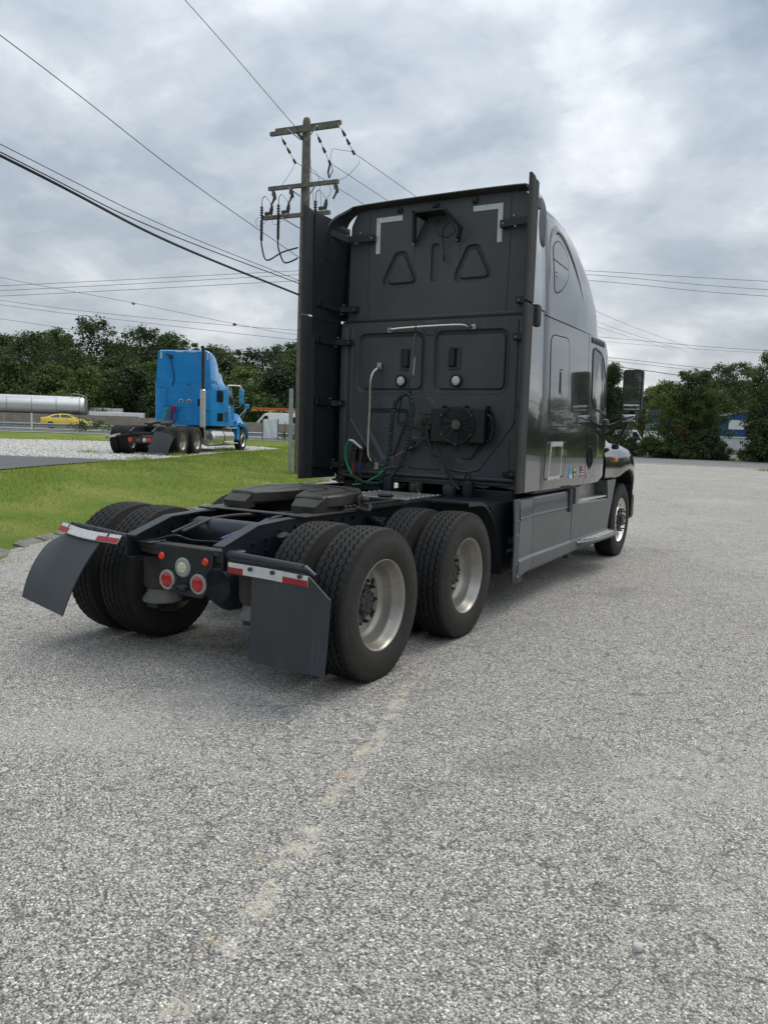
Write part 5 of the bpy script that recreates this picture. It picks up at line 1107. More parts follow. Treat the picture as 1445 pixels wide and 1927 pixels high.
# door, window, hood ------------------------------------------------------------
for s, P in ((1, PS), (-1, mirror(PS))):
    win = dense(rpoly([(4.695, 2.02), (4.80, 1.925), (5.37, 1.865), (5.42, 1.90), (5.36, 2.25), (5.20, 2.53), (5.05, 2.60), (4.70, 2.64)], [0.10, 0.10, 0.06, 0.03, 0.3, 0.15, 0.1, 0.10], 5), 0.05)
    mb = MB(); ribbon(mb, win, 0.022, -0.004, 0.007, P); wf = mb.build('window_frame', dark_m, T, True, 50)
    side_panel('window_glass', inset(win, 0.018), glass_d, wf, 0.006, 0.003, P)
    mb = MB(); mb.loft([[P(5.06+d, 2.50-0.0, 0.012), P(5.10+d, 2.50, 0.012)] if False else [P(a, b, 0.011), P(a+0.035, b, 0.011)] for d in (0,) for a, b in ((5.12, 2.53), (5.18, 2.2), (5.21, 1.91))], False); mb.build('window_divider', dark_m, wf)
    mb = MB(); emboss(mb, rpoly(rect(4.655, 4.735, 1.235, 1.51), 0.035, 4), [(0, -0.002), (0.006, 0.006), (0.016, 0.006), (0.024, -0.001)], P); hd = mb.build('door_pull', gasket, T, True, 40)
    mb = MB(); mb.tube([P(4.70, 1.27, 0.012), P(4.70, 1.33, 0.028), P(4.70, 1.42, 0.028), P(4.70, 1.48, 0.012)], 0.013, 8); mb.build('pull_bar', dark_m, hd)
    mb = MB(); mb.loft([[P(y, 2.695+dz, h) for dz, h in ((-0.03, 0.001), (-0.02, 0.006), (0.02, 0.006), (0.035, 0.001))] for y in (4.64, 4.8, 5.0, 5.1, 5.2)], False); mb.build('drip_visor', dark_m, T, True, 60)
    mb = MB(); mb.loft([[P(5.56+0.02*(z-1.5), z, -0.002), P(5.585+0.02*(z-1.5), z, 0.002)] for z in (1.09, 1.3, 1.5, 1.7)], False); mb.build('hood_seam', gasket, T)
    ds = decal('door_print', rect(4.60, 4.72, 1.155, 1.17), MATS['print_grey'], T) if s == 1 else None
    if ds: decal('door_print_line', rect(4.60, 4.66, 1.135, 1.143), MATS['print_grey'], ds)
mb = MB(); mb.bb(-0.98, 0.98, 5.62, 5.64, 1.95, 2.5, 0.0)
rg = [[(x*0.86, interp(abs(x), [0, 0.6, 1], [6.02, 5.90, 5.50]), 1.97) for x in np.linspace(-1.05, 1.05, 15)], [(x*0.86, interp(abs(x), [0, 0.6, 1], [5.55, 5.5, 5.36]), 2.74) for x in np.linspace(-1.05, 1.05, 15)]]
mb = MB(); mb.loft(rg, False); mb.build('windscreen', glass_d, T)
HY = [5.45, 5.75, 5.9, 6.1, 6.3, 6.52, 6.75, 6.95, 7.1, 7.25, 7.4, 7.5]
HT = [2.02, 1.98, 1.95, 1.90, 1.86, 1.80, 1.74, 1.66, 1.58, 1.47, 1.32, 1.15]
HF = [1.56, 1.55, 1.54, 1.53, 1.515, 1.49, 1.45, 1.385, 1.30, 1.18, 1.05, 0.95]
HBZ = [1.10, 1.095, 1.085, 1.10, 1.155, 1.185, 1.15, 1.04, 0.92, 0.75, 0.70, 0.70]
HX = [1.178, 1.182, 1.188, 1.205, 1.225, 1.232, 1.225, 1.20, 1.16, 1.06, 0.93, 0.8]
rg = []
for y, zt, zf, zb_, hx in zip(HY, HT, HF, HBZ, HX):
    half = [(hx-0.03, zb_), (hx, zb_+0.012), (hx+0.004, zb_+0.10*(zf-zb_)/0.4), (hx-0.006, zb_+(zf-zb_)*0.55), (hx-0.03, zb_+(zf-zb_)*0.82), (hx-0.10, zf-0.01), (hx-0.24, zf+0.015), (hx-0.33, zf+0.06), (hx-0.42, (zf+zt)/2), (hx-0.5, zt-0.07), (hx-0.6, zt-0.02), (hx*0.25, zt), (0, zt+0.005)]
    rg.append([(x, y, z) for x, z in half] + [(-x, y, z) for x, z in reversed(half[:-1])])
mb = MB(); mb.loft(rg, False); mb.add(rg[-1], [tuple(range(len(rg[-1])))]); hood = mb.build('hood', paint, T, True, 60)
mb = MB(); mb.loft([[(a[0]*0.985, a[1], a[2]-0.015) for a in r_] for r_ in rg], False); mb.build('hood_liner', gasket, hood)
# fender flare lip over the wheel
for s in (1, -1):
    ar = spline([(s*1.225, 6.02, 1.085), (s*1.24, 6.25, 1.155), (s*1.245, 6.52, 1.19), (s*1.24, 6.78, 1.15), (s*1.225, 6.98, 1.03), (s*1.20, 7.08, 0.90)], 6)
    mb = MB(); mb.loft([[(s*0.6, p.y, p.z-0.005), (s*1.17, p.y, p.z-0.005)] for p in ar], False); mb.build('wheel_well', gasket, T)
    mb = MB(); mb.bb(s*0.95, s*1.17, 7.02, 7.05, 0.50, 0.98, 0.01); mb.build('front_splash_guard', dark_m, T)
    mb = MB(); mb.loft([[(s*(1.20+d), 5.86+dy, 1.325+dz) for dy, dz in ((-a, -a*0.9), (a, -a*0.9), (a, a*0.9), (-a, a*0.9))] for d, a in ((-0.03, 0.030), (0.008, 0.028), (0.024, 0.014))], True, True, True); mb.build('turn_signal', amber, T, True, 50)
mb = MB(); mb.bb(-1.08, 1.08, 7.35, 7.62, 0.42, 0.80, 0.06, 2); mb.build('front_bumper', mat('bumper_grey', (0.03, 0.031, 0.033), 0.4), T)
mb = MB(); mb.bb(-0.5, 0.5, 7.38, 7.52, 0.82, 1.35, 0.04, 2); mb.build('grille', chrome, T)

# mirrors ----------------------------------------------------------------------
for s in (1, -1):
    def mirror_house(name, x0, x1, y, z0, z1, dep, rr):
        pl = rpoly([(x0, z0), (x1, z0), (x1, z1), (x0, z1)], rr, 5)
        mb = MB(); mb.loft([[(s*u, y+yy, w) for u, w in inset(pl, d)] for d, yy in ((0.008, 0.0), (0.0, 0.008), (0.0, dep*0.5), (0.03, dep*0.9), (0.07, dep))], True, False, True)
        mb.loft([[(s*u, y+yy, w) for u, w in inset(pl, d)] for d, yy in ((0.008, 0.0), (0.018, 0.010))], True)
        return mb.build(name, dark_m, T, True, 45), pl
    h_, pl = mirror_house('mirror_housing', 1.365, 1.595, 5.30, 1.925, 2.415, 0.15, 0.035)
    mb = MB(); q = inset(pl, 0.018); 
    up_ = [(u, max(w, 2.02)) for u, w in q]; mb.add([(s*u, 5.309, w) for u, w in up_], [tuple(range(len(up_)))]); mb.build('mirror_glass', mirror_m, h_)
    lo_ = [(u, min(w, 2.01)) for u, w in q]; mb = MB(); mb.loft([[(s*u, 5.309-hh, w) for u, w in inset(lo_, d)] for d, hh in ((0, 0), (0.010, 0.002), (0.022, 0.003))], True, False, True); mb.build('wide_angle_glass', mirror_m, h_)
    h2, pl2 = mirror_house('lower_mirror_housing', 1.350, 1.545, 5.33, 1.785, 1.905, 0.10, 0.03)
    mb = MB(); q = inset(pl2, 0.014); mb.loft([[(s*u, 5.338-hh, w) for u, w in inset(q, d)] for d, hh in ((0, 0), (0.012, 0.006), (0.028, 0.010))], True, False, True); mb.build('convex_glass', mirror_m, h2)
    mb = MB(); mb.tube(spline([(s*1.14, 5.36, 1.74), (s*1.24, 5.37, 1.745), (s*1.34, 5.38, 1.79), (s*1.46, 5.40, 1.90), (s*1.48, 5.40, 1.95)], 6), [0.035]*12+[0.028]*13 if False else 0.030, 10)
    mb.bb(s*1.10, s*1.20, 5.28, 5.46, 1.66, 1.83, 0.03, 2); mb.build('mirror_arm', dark_m, T, True, 45)
    mb = MB(); mb.tube([(s*1.42, 5.45, 1.82), (s*1.22, 5.75, 1.52)], 0.020, 10); mb.bb(s*1.17, s*1.25, 5.70, 5.80, 1.46, 1.53, 0.015); mb.build('mirror_stay', dark_m, T)

# chassis fairings and steps -----------------------------------------------------
def skirt(name, ys, prof, m=skirt_m, s=1, par=None):
    """prof: (z, x) from top to bottom"""
    mb = MB(); rg = []
    for y in ys:
        o_ = [(s*x, y, z) for z, x in prof(y)]; i_ = [(s*(x-0.025), y, z) for z, x in reversed(prof(y))]; rg.append(o_+i_)
    mb.loft(rg, True, True, True); return mb.build(name, m, par or T, True, 32)
for s in (1, -1):
    def pr(y):
        zb_ = interp(y, [2.42, 2.80, 2.86, 4.1, 4.35, 5.65], [0.26, 0.315, 0.305, 0.315, 0.325, 0.385])
        return [(1.018, 1.135), (1.022, 1.165), (1.01, 1.185), (0.862, 1.190), (0.848, 1.198), (0.835, 1.188), (0.60, 1.186), (0.475, 1.186), (0.455, 1.205), (0.435, 1.206), (zb_+0.03, 1.192), (zb_, 1.165)]
    def pr_rear(y):
        k = interp(y, [2.42, 2.85], [1, 0]); return [(z, x+0.035*k-0.01*k*(z < 0.5)) for z, x in pr(y)]
    skirt('rear_fairing', [2.43, 2.5, 2.6, 2.7, 2.78, 2.862], pr_rear, s=s)
    mf = skirt('chassis_fairing', [2.868, 3.2, 3.6, 3.9, 4.112], pr, s=s)
    def pr2(y):
        zb_ = interp(y, [4.1, 4.35, 5.65], [0.315, 0.33, 0.40]); zt = interp(y, [4.12, 4.38, 4.40, 5.72, 5.74, 6.0], [0.885, 0.885, 0.872, 0.848, 0.848, 0.845])
        return [(zt, 1.10), (zt+0.003, 1.175), (zt-0.012, 1.192), (0.70, 1.190), (0.52, 1.188), (0.475, 1.188), (0.45, 1.205), (0.435, 1.206), (zb_+0.03, 1.192), (zb_, 1.165)]
    ff = skirt('front_fairing', [4.118, 4.25, 4.4, 4.8, 5.2, 5.5, 5.66], pr2, s=s)
    mb = MB(); mb.prism([(5.655, 0.42), (5.72, 0.60), (5.86, 0.85), (5.97, 1.075), (5.55, 1.075), (5.62, 0.85), (5.655, 0.70)], 'yz', s*1.0, s*1.188); mb.build('fairing_column', skirt_m, T, True, 35)
    # rubber flare with bolts behind
    mb = MB(); mb.loft([[(s*(1.205+dx), y0, z), (s*(1.218+dx), y0, z), (s*(1.218), y0+0.16, z), (s*1.20, y0+0.16, z)] for z, y0, dx in ((1.035, 2.275, 0.0), (0.85, 2.28, 0.01), (0.6, 2.285, 0.015), (0.48, 2.275, 0.015), (0.38, 2.31, 0.0), (0.26, 2.40, -0.03))], True, True, True); rf = mb.build('rubber_flare', mat('flare_rubber', (0.055, 0.062, 0.072), 0.5, 0, 0.15, 5, dirt=(0.12, 0.12, 0.115), dirt_amt=0.15, streak=0.3), T, True, 40)
    for z, y in ((0.84, 2.385), (0.71, 2.39), (0.44, 2.40), (0.32, 2.44)):
        b = MB(); b.lathe([(0.014, 0), (0.010, 0.010), (0, 0.011)], (1.214, y, z), 'x', 10); b.v = [(s*a, bb_, c) for a, bb_, c in b.v]; b.build('flare_bolt', bolt_m, rf)
    # straps either side of the step well
    for y in (4.02, 4.22):
        mb = MB(); mb.loft([[(s*x, y+a, z) for a, x in ((-0.06, 1.14), (-0.055, 1.205), (0.055, 1.205), (0.06, 1.14))] for z in (1.045, 0.80 if y < 4.1 else 0.885)], True, True, True); mb.build('fairing_strap', dark_m if y < 4.1 else skirt_m, T, True, 35)
    mb = MB(); mb.bb(s*0.98, s*1.02, 4.30, 5.62, 0.88, 1.075, 0.008); mb.bb(s*1.0, s*1.10, 4.30, 4.34, 0.88, 1.06, 0.006); mb.build('step_well', alu_d, T)
    mb = MB(); mb.bb(s*1.0, s*1.175, 4.36, 5.62, 0.868, 0.884, 0.004)
    us = mb.build('upper_step', alu_d, T)
    for k in range(5):
        b = MB(); b.bb(s*(1.03+0.034*k-0.008), s*(1.03+0.034*k+0.008), 4.50, 5.60, 0.884, 0.892, 0.003); b.build('step_rib', alu, us)
    mb = MB(); ps = [(4.30, 1.195), (4.45, 1.27), (4.9, 1.325), (5.5, 1.335), (5.74, 1.31), (5.84, 1.22)]
    ps = [(p.x, p.y) for p in spline([(a, b, 0) for a, b in ps], 4)]
    mb.loft([[(s*1.15, y, 0.442), (s*(x-0.012), y, 0.438), (s*x, y, 0.428), (s*(x-0.005), y, 0.40), (s*(1.15+(x-1.19)*0.3), y, 0.335)] for y, x in ps], True, True, True); ls = mb.build('lower_step', skirt_m, T, True, 40)
    for k in range(4):
        b = MB(); x = 1.20+0.031*k; b.bb(s*(x-0.009), s*(x+0.009), 4.46+0.10*k, 5.66-0.03*k, 0.438, 0.449, 0.003); b.build('step_rib', alu if k == 0 else alu_d, ls)
    mb = MB(); mb.bb(s*1.10, s*1.17, 4.12, 4.26, 0.27, 0.33, 0.015); mb.build('fairing_clip', dark_m, T)
    mb = MB(); mb.bb(s*0.9, s*1.16, 2.9, 4.5, 1.045, 1.068, 0.006); mb.build('sill', dark_m, T)
# ------------------------------------------------------------------ blue tractor on the gravel pad
blue = mat('bright_blue_paint', (0.008, 0.245, 0.63), 0.22, 0.0, 0.10, 2, dirt=(0.06, 0.17, 0.34), dirt_amt=0.10, dirt_scale=2, streak=0.25, coat=0.8)
B = empty('semi_truck', 'bright blue semi tractor with sleeper and tall exhaust stack parked on white gravel', 'truck', (-17.15, 15.3, 0.515), 0.393)
for y in (0.0, 1.35):
    for s in (1, -1): put_wheel(W_OUT, B, s*DX, y, spin=0.7*s); put_wheel(W_IN, B, s*IX, y)
for s in (1, -1): put_wheel(W_ST, B, s*1.02, 6.9)
for y in (0.0, 1.35):
    mb = MB(); mb.tube([(-0.9, y, 0.495), (-0.2, y, 0.5), (0.2, y, 0.5), (0.9, y, 0.495)], [0.07, 0.17, 0.17, 0.07], 12); mb.build('drive_axle', frame_m, B)
for s in (1, -1):
    mb = MB(); mb.prism([(-0.65, 0.66), (-0.65, 0.80), (-0.3, 0.95), (7.2, 0.95), (7.2, 0.68), (-0.3, 0.66)], 'yz', s*0.36, s*0.43); mb.build('frame_rail', frame_m, B, False)
mb = MB(); mb.bb(-0.48, 0.42, -0.66, -0.56, 0.40, 0.60, 0.02); mb.bb(-0.43, 0.43, -0.62, -0.52, 0.70, 0.78, 0.01); lb = mb.build('light_bar', rust_m, B)
for x, m_ in ((-0.38, red_lens2), (0.30, red_lens2), (0.13, clear_lens)):
    b = MB(); b.lathe([(0.075, -0.655), (0.075, -0.675), (0.055, -0.685), (0, -0.688)], (x, 0, 0.51), 'y', 18); b.build('tail_light', m_, lb)
b = MB(); b.bb(-0.16, -0.02, -0.675, -0.66, 0.46, 0.55, 0.005); b.build('licence_plate', mat('plate_dirty', (0.12, 0.11, 0.1), 0.6), lb)
def gb(a, t):
    p0 = Vector((0.50+0.66*a, -0.72+0.10*a, 0.80-(0 if a < 0.7 else (a-0.7)/0.3*0.16))); p1 = Vector((0.42+0.62*a, -1.05+0.16*a, 0.10-0.02*a)); return p0.lerp(p1, t)+Vector((0, -0.03*math.sin(math.pi*t), 0))
mfb = flap(gb, 0.010, (0, 1, 0), B)
mb = MB(); mb.tube([(0.44, -0.66, 0.80), (1.0, -0.68, 0.82), (1.16, -0.66, 0.74), (1.22, -0.64, 0.60)], 0.015, 8); mb.build('flap_hanger', dark_m, B)
mb = MB(); mb.tube([(-0.44, -0.60, 0.70), (-1.18, -0.62, 0.58)], 0.022, 8); hb_ = mb.build('flap_hanger', dark_m, B)
strip([(-1.26, -0.66, 0.565), (-1.0, -0.665, 0.62), (-0.74, -0.66, 0.675)], (0, 0, 0.05), hb_, (0, -0.004, 0))
# fifth wheel
mb = MB(); pl_ = rpoly([(-0.34, 1.25), (0.34, 1.25), (0.47, 1.0), (0.47, 0.62), (0.20, 0.50), (0.06, 0.85), (-0.06, 0.85), (-0.20, 0.50), (-0.47, 0.62), (-0.47, 1.0)], 0.03, 3)
mb.loft([[(u, w, 1.02+0.16*(w-0.5)) for u, w in pl_], [(u, w, 1.09+0.16*(w-0.5)) for u, w in pl_]], True, True, True)
mb.bb(-0.48, 0.48, 0.4, 1.5, 0.95, 0.98, 0.005); mb.bb(-0.40, -0.30, 0.7, 1.0, 0.97, 1.08, 0.01); mb.bb(0.30, 0.40, 0.7, 1.0, 0.97, 1.08, 0.01); mb.build('fifth_wheel', grease_m, B, True, 30)
# body
def bring(y, zb, zt, w0, w1, r=0.10, n=6):
    half = [(w0-0.02, zb)] + [(w0+(w1-w0)*k/8, zb+0.02+(zt-r-zb-0.02)*k/8) for k in range(9)]
    for k in range(1, n+1):
        a = math.pi/2*k/n; half.append((w1-r*(1-math.cos(a)), zt-r+r*math.sin(a)))
    return [(x, y, z) for x, z in half]+[(-x, y, z) for x, z in reversed(half)]
mb = MB(); mb.loft([bring(y, 1.05, 2.64, w, w-0.01, 0.02) for y, w in ((3.05, 1.10), (3.07, 1.13), (3.12, 1.15), (4.0, 1.15), (5.0, 1.15))], True, True, True); bs = mb.build('sleeper_body', blue, B, True, 40)
mb = MB(); mb.loft([bring(y, 2.645, zt, 1.12-dw, 1.03-dw, r) for y, zt, dw, r in ((3.05, 3.85, 0.02, 0.10), (3.1, 3.89, 0, 0.14), (3.5, 3.87, 0, 0.2), (3.8, 3.78, 0.0, 0.24), (4.05, 3.62, 0.02, 0.26), (4.25, 3.38, 0.05, 0.26), (4.4, 3.24, 0.06, 0.22), (4.62, 3.16, 0.06, 0.18), (4.85, 2.95, 0.08, 0.15), (5.0, 2.72, 0.10, 0.04))], True, True, True); mb.build('roof_fairing', blue, B, True, 50)
mb = MB(); mb.loft([bring(y, 1.06, zt, w, w-0.10*(zt > 2), 0.08) for y, zt, w in ((4.95, 2.66, 1.13), (5.3, 2.62, 1.12), (5.45, 2.55, 1.10), (5.9, 1.98, 1.06), (5.95, 1.75, 1.06))], True, True, True); mb.build('cab_body', blue, B, True, 45)
mb = MB(); mb.loft([bring(y, zb, zt, w, w*0.72, 0.12) for y, zb, zt, w in ((5.9, 1.08, 1.92, 1.03), (6.4, 1.08, 1.80, 0.98), (7.0, 1.05, 1.66, 0.92), (7.5, 0.95, 1.45, 0.85), (7.75, 0.85, 1.2, 0.75))], True, True, True); mb.build('hood', blue, B, True, 45)
for s in (1, -1):
    fl = spline([(s*1.14, 6.05, 1.05), (s*1.17, 6.25, 1.22), (s*1.20, 6.55, 1.16), (s*1.21, 6.9, 1.14), (s*1.20, 7.25, 1.08), (s*1.18, 7.5, 0.88), (s*1.15, 7.65, 0.62)], 5)
    mb = MB(); mb.loft([[(s*0.80, p.y, p.z+0.02), (p.x-s*0.06, p.y, p.z+0.06), (p.x, p.y, p.z+0.02), (p.x, p.y, p.z-0.10), (p.x-s*0.04, p.y, p.z-0.12), (s*0.80, p.y, p.z-0.05)] for p in fl], True, True, True); mb.build('front_fender', blue, B, True, 50)
    mb = MB(); mb.prism([(6.10, 1.02), (6.42, 1.02), (6.38, 0.60), (6.32, 0.45), (6.10, 0.55)], 'yz', s*0.9, s*1.15); mb.build('fender_skirt', blue, B)
    mb = MB(); mb.loft([[(s*0.9, 6.08, 1.28), (s*1.13, 6.08, 1.28), (s*1.13, 6.08, 1.05), (s*0.9, 6.08, 1.05)], [(s*0.85, 6.5, 1.62), (s*1.08, 6.45, 1.55), (s*1.16, 6.45, 1.2), (s*0.9, 6.5, 1.1)], [(s*0.8, 7.0, 1.45), (s*0.98, 7.0, 1.42), (s*1.16, 7.0, 1.15), (s*0.9, 7.0, 1.0)]], True, True, True); mb.build('fender_shoulder', blue, B, True, 45)
    # windows, vent, door line
    def PX(y, z, h): return (s*(1.15+h), y, z)
    wn = rpoly(rect(3.50, 4.33, 1.93, 2.48), 0.08, 4)
    mb = MB(); emboss(mb, wn, [(0, -0.02), (0, 0.008), (0.03, 0.008), (0.035, 0.002)], PX); w_ = mb.build('sleeper_window', blue, B); b = MB(); emboss(b, inset(wn, 0.05), [(0, -0.02), (0, 0.009)], PX); b.build('pane', glass_d, w_)
    vn = rpoly(rect(3.58, 4.33, 1.18, 1.60), 0.06, 4)
    mb = MB(); emboss(mb, vn, [(0, -0.02), (0, 0.008), (0.03, 0.008), (0.035, 0.002)], PX); w_ = mb.build('luggage_hatch', blue, B); b = MB(); emboss(b, inset(vn, 0.05), [(0, -0.02), (0, 0.009)], PX); b.build('hatch_panel', glass_d, w_)
    for k in range(6):
        b = MB(); z = 1.24+k*0.07; b.bb(s*1.148, s*1.163, 4.48, 4.86, z, z+0.025, 0.004); b.build('vent_slot', gasket, B)
    dw = rpoly([(5.06, 1.95), (5.80, 1.90), (5.48, 2.50), (5.06, 2.58)], 0.05, 4)
    mb = MB(); emboss(mb, dw, [(0, -0.05), (0, 0.0), (0.02, 0.004)], lambda y, z, h: (s*(1.125-0.04*max(0, (z-1.9))+h), y, z)); mb.build('door_window', glass_d, B)
    mb = MB(); mb.tube([(s*1.06, 5.50, 2.62), (s*1.07, 5.72, 2.25), (s*1.08, 5.93, 1.92)], 0.018, 6); mb.build('door_pillar_trim', chrome, B)
    mb = MB(); mb.tube(spline([(s*1.0, 5.25, 2.70), (s*1.20, 5.5, 2.72), (s*1.40, 5.62, 2.70), (s*1.46, 5.65, 2.60)], 5), 0.025, 8); mb.tube(spline([(s*1.10, 5.75, 1.80), (s*1.35, 5.65, 1.85), (s*1.46, 5.65, 1.98)], 5), 0.018, 8); mb.build('mirror_arm', chrome, B)
    mb = MB(); mb.bb(s*1.36, s*1.56, 5.58, 5.72, 1.98, 2.60, 0.04, 2); mo = mb.build('mirror_housing', blue, B, True, 40); b = MB(); b.bb(s*1.38, s*1.54, 5.570, 5.578, 2.02, 2.56); b.build('mirror_glass', mirror_m, mo)
    mb = MB(); mb.tube([(s*1.0, 6.9, 1.5), (s*1.22, 7.15, 1.86)], 0.015, 6); mb.tube([(s*1.02, 7.2, 1.4), (s*1.22, 7.15, 1.86)], 0.012, 6); mb.build('hood_mirror_stay', chrome, B)
    mb = MB(); mb.bb(s*1.12, s*1.32, 7.10, 7.20, 1.84, 2.02, 0.03, 2); mb.build('hood_mirror', blue, B, True, 40)
    # tank, steps
    mb = MB(); mb.lathe([(0.0, 3.30), (0.26, 3.31), (0.335, 3.38), (0.345, 3.44), (0.345, 5.65), (0.30, 5.72), (0, 5.73)], (s*0.84, 0, 0.60), 'y', 32); tk = mb.build('fuel_tank', alu, B, True, 30)
    for y in (4.45,):
        b = MB(); b.lathe([(0.349, y-0.03), (0.353, y-0.03), (0.353, y+0.03), (0.349, y+0.03)], (s*0.84, 0, 0.60), 'y', 32); b.build('tank_strap', dark_m, tk)
    for z, x in ((0.98, 1.16), (0.36, 1.22)):
        b = MB(); b.bb(s*(x-0.22), s*x, 4.7, 6.05, z-0.025, z+0.02, 0.01); b.build('step', alu_d, B)
    mb = MB(); mb.tube([(s*0.43, 2.7, 0.82), (s*0.75, 2.9, 0.8)], 0.09, 10); mb.build('exhaust_pipe', alu_d, B)
# exhaust stack on the right
stk = mat('rusty_brown_stack', (0.050, 0.032, 0.026), 0.6, 0.2, 0.3, 5); shd = mat('perforated_heat_shield', (0.60, 0.59, 0.56), 0.35, 0.7, 0.2, 14)
mb = MB(); mb.tube([(1.02, 2.42, 2.3), (1.02, 2.42, 3.80), (1.02, 2.39, 3.90), (1.02, 2.33, 3.96)], 0.062, 14); st = mb.build('exhaust_stack', stk, B); mb = MB(); mb.lathe([(0.105, 1.0), (0.105, 2.36), (0.062, 2.40)], (1.02, 2.42, 0), 'z', 18, True); mb.build('heat_shield', shd, st)
b = MB(); b.lathe([(0.056, 0), (0.05, 0.01)], (1.02, 2.33, 3.962), 'z', 12, True); b.build('stack_mouth', gasket, st)
mb = MB(); mb.tube([(1.04, 2.42, 1.02), (1.06, 2.42, 0.75), (1.05, 2.6, 0.55)], 0.055, 10); mb.build('exhaust_elbow', alu_d, B)
# rear wall detail
PW = lambda x, z, h: (x, 3.05-h, z)
for (x0, x1, z0, z1) in ((-0.92, -0.86, 3.56, 3.82), (-0.32, 0.0, 3.815, 3.862), (0.18, 0.49, 3.815, 3.862), (0.93, 0.99, 3.55, 3.80)):
    mb = MB(); emboss(mb, rect(x0, x1, z0, z1), [(0, -0.01), (0, 0.006)], PW); mb.build('reflective_tape', tape_w, B, False)
for poly in (rpoly(rect(-0.62, -0.30, 2.30, 2.34), 0.015, 2), rpoly(rect(-0.75, -0.42, 2.56, 2.585), 0.01, 2), rpoly(rect(-0.20, 0.36, 2.28, 2.31), 0.01, 2), rpoly(rect(-0.20, 0.36, 1.74, 1.77), 0.01, 2), rpoly([(-0.20, 1.20), (0.34, 1.20), (0.28, 1.52), (-0.20, 1.52)], 0.06, 3)):
    mb = MB(); emboss(mb, poly, [(0, -0.01), (0.006, 0.010), (0.012, 0.012)], PW); mb.build('pressed_rib', blue, B, True, 30)
for x, z in ((-0.85, 2.47), (0.20, 2.60), (0.90, 2.42), (0.98, 1.62)):
    mb = MB(); emboss(mb, rect(x-0.07, x+0.07, z-0.012, z+0.012), [(0, -0.01), (0, 0.012)], PW); mb.build('wall_clip', dark_m, B, False)
for x in (-0.09, 0.23):
    mb = MB(); mb.lathe([(0.085, 3.06), (0.085, 3.035), (0.06, 3.03), (0, 3.03)], (x, 0, 1.96), 'y', 18); o = mb.build('work_light', alu_d, B); b = MB(); b.lathe([(0.05, 3.028), (0, 3.02)], (x, 0, 1.96), 'y', 14); b.build('lens', dark_m, o)
mb = MB(); emboss(mb, rpoly(rect(0.58, 0.72, 1.80, 2.06), 0.02, 3), [(0, -0.01), (0, 0.008)], PW); mb.build('rear_window', glass_d, B, False)
mb = MB(); mb.bb(-0.56, -0.42, 2.95, 3.05, 3.55, 3.72, 0.03); mb.bb(-0.70, -0.5, 3.0, 3.05, 3.70, 3.73, 0.01); mb.build('deck_lamp', dark_m, B)
mb = MB(); mb.tube(spline([(-0.46, 3.0, 3.58), (-0.44, 3.0, 3.30), (-0.40, 3.0, 3.1), (-0.36, 3.02, 2.85), (-0.44, 3.02, 2.54)], 6), 0.018, 6); mb.build('lamp_lead', dark_m, B)
mb = MB(); mb.tube([(-0.58-0.0011*k+0.05*math.cos(k*0.55), 2.90+0.05*math.sin(k*0.55), 1.70-0.0037*k) for k in range(140)], 0.014, 5); mb.build('coiled_air_line', mat('pale_green_coil', (0.10, 0.42, 0.22), 0.45), B)
mb = MB(); mb.tube([(-0.33+0.10*math.cos(k*0.5), 2.88+0.06*math.sin(k*0.5), 1.76-0.0016*k-0.02*math.sin(k*0.09)) for k in range(120)]+[(-0.40+0.05*math.cos(k*0.5), 2.88+0.05*math.sin(k*0.5), 1.57-0.0042*k) for k in range(95)], 0.018, 5); mb.build('coiled_air_line', mat('crimson_coil', (0.30, 0.012, 0.06), 0.45), B)
mb = MB(); mb.bb(-0.55, -0.35, 3.0, 3.05, 1.10, 1.22, 0.02); mb.tube(spline([(-0.70, 2.95, 1.70), (-0.60, 2.95, 1.78), (-0.4, 2.95, 1.78)], 4), 0.012, 6); mb.tube(spline([(-0.68, 3.03, 2.45), (-0.66, 3.0, 2.0), (-0.64, 2.96, 1.74)], 5), 0.008, 5); mb.build('hose_holder', dark_m, B)
mb = MB(); mb.bb(-0.42, 0.42, 5.0, 7.2, 0.6, 1.3, 0.1); mb.build('engine', dark_m, B)
mb = MB(); mb.bb(-1.05, 1.05, 7.6, 7.85, 0.40, 0.75, 0.06); mb.build('front_bumper', chrome, B)
for s in (1, -1):
    mb = MB(); pf = spline([(s*1.0, 1.95, 0.98, ), (s*1.0, 2.05, 0.90), (s*1.0, 2.1, 0.6)], 4); mb.loft([[(s*0.62, p.y, p.z), (s*1.2, p.y, p.z), (s*1.2, p.y+0.02, p.z+0.02), (s*0.62, p.y+0.02, p.z+0.02)] for p in pf], True, True, True); mb.build('quarter_fender', dark_m, B)

# ------------------------------------------------------------------ utility pole
wood = mat('weathered_pole_wood', (0.145, 0.134, 0.118), 0.9, 0, 0.35, 5, dirt=(0.06, 0.05, 0.042), dirt_amt=0.3, dirt_scale=3, streak=0.8, bump=0.6, bscale=40)
wood2 = mat('grey_crossarm_wood', (0.15, 0.143, 0.122), 0.9, 0, 0.3, 6, dirt=(0.06, 0.06, 0.045), dirt_amt=0.3, bump=0.5, bscale=40)
porc = mat('dark_porcelain', (0.035, 0.033, 0.036), 0.3, 0, 0.3, 10); galv = mat('galvanised_steel', (0.36, 0.385, 0.41), 0.5, 0.5, 0.15, 5); wire_m = mat('black_cable', (0.012, 0.012, 0.013), 0.6); wire_g = mat('grey_conductor', (0.09, 0.095, 0.10), 0.5, 0.3)
PX0, PY0 = -11.95, 17.05
U = empty('utility_pole', 'tall weathered wooden utility pole with three crossarms and insulators beside the grey cab', 'utility pole', (PX0, PY0, 0.03))
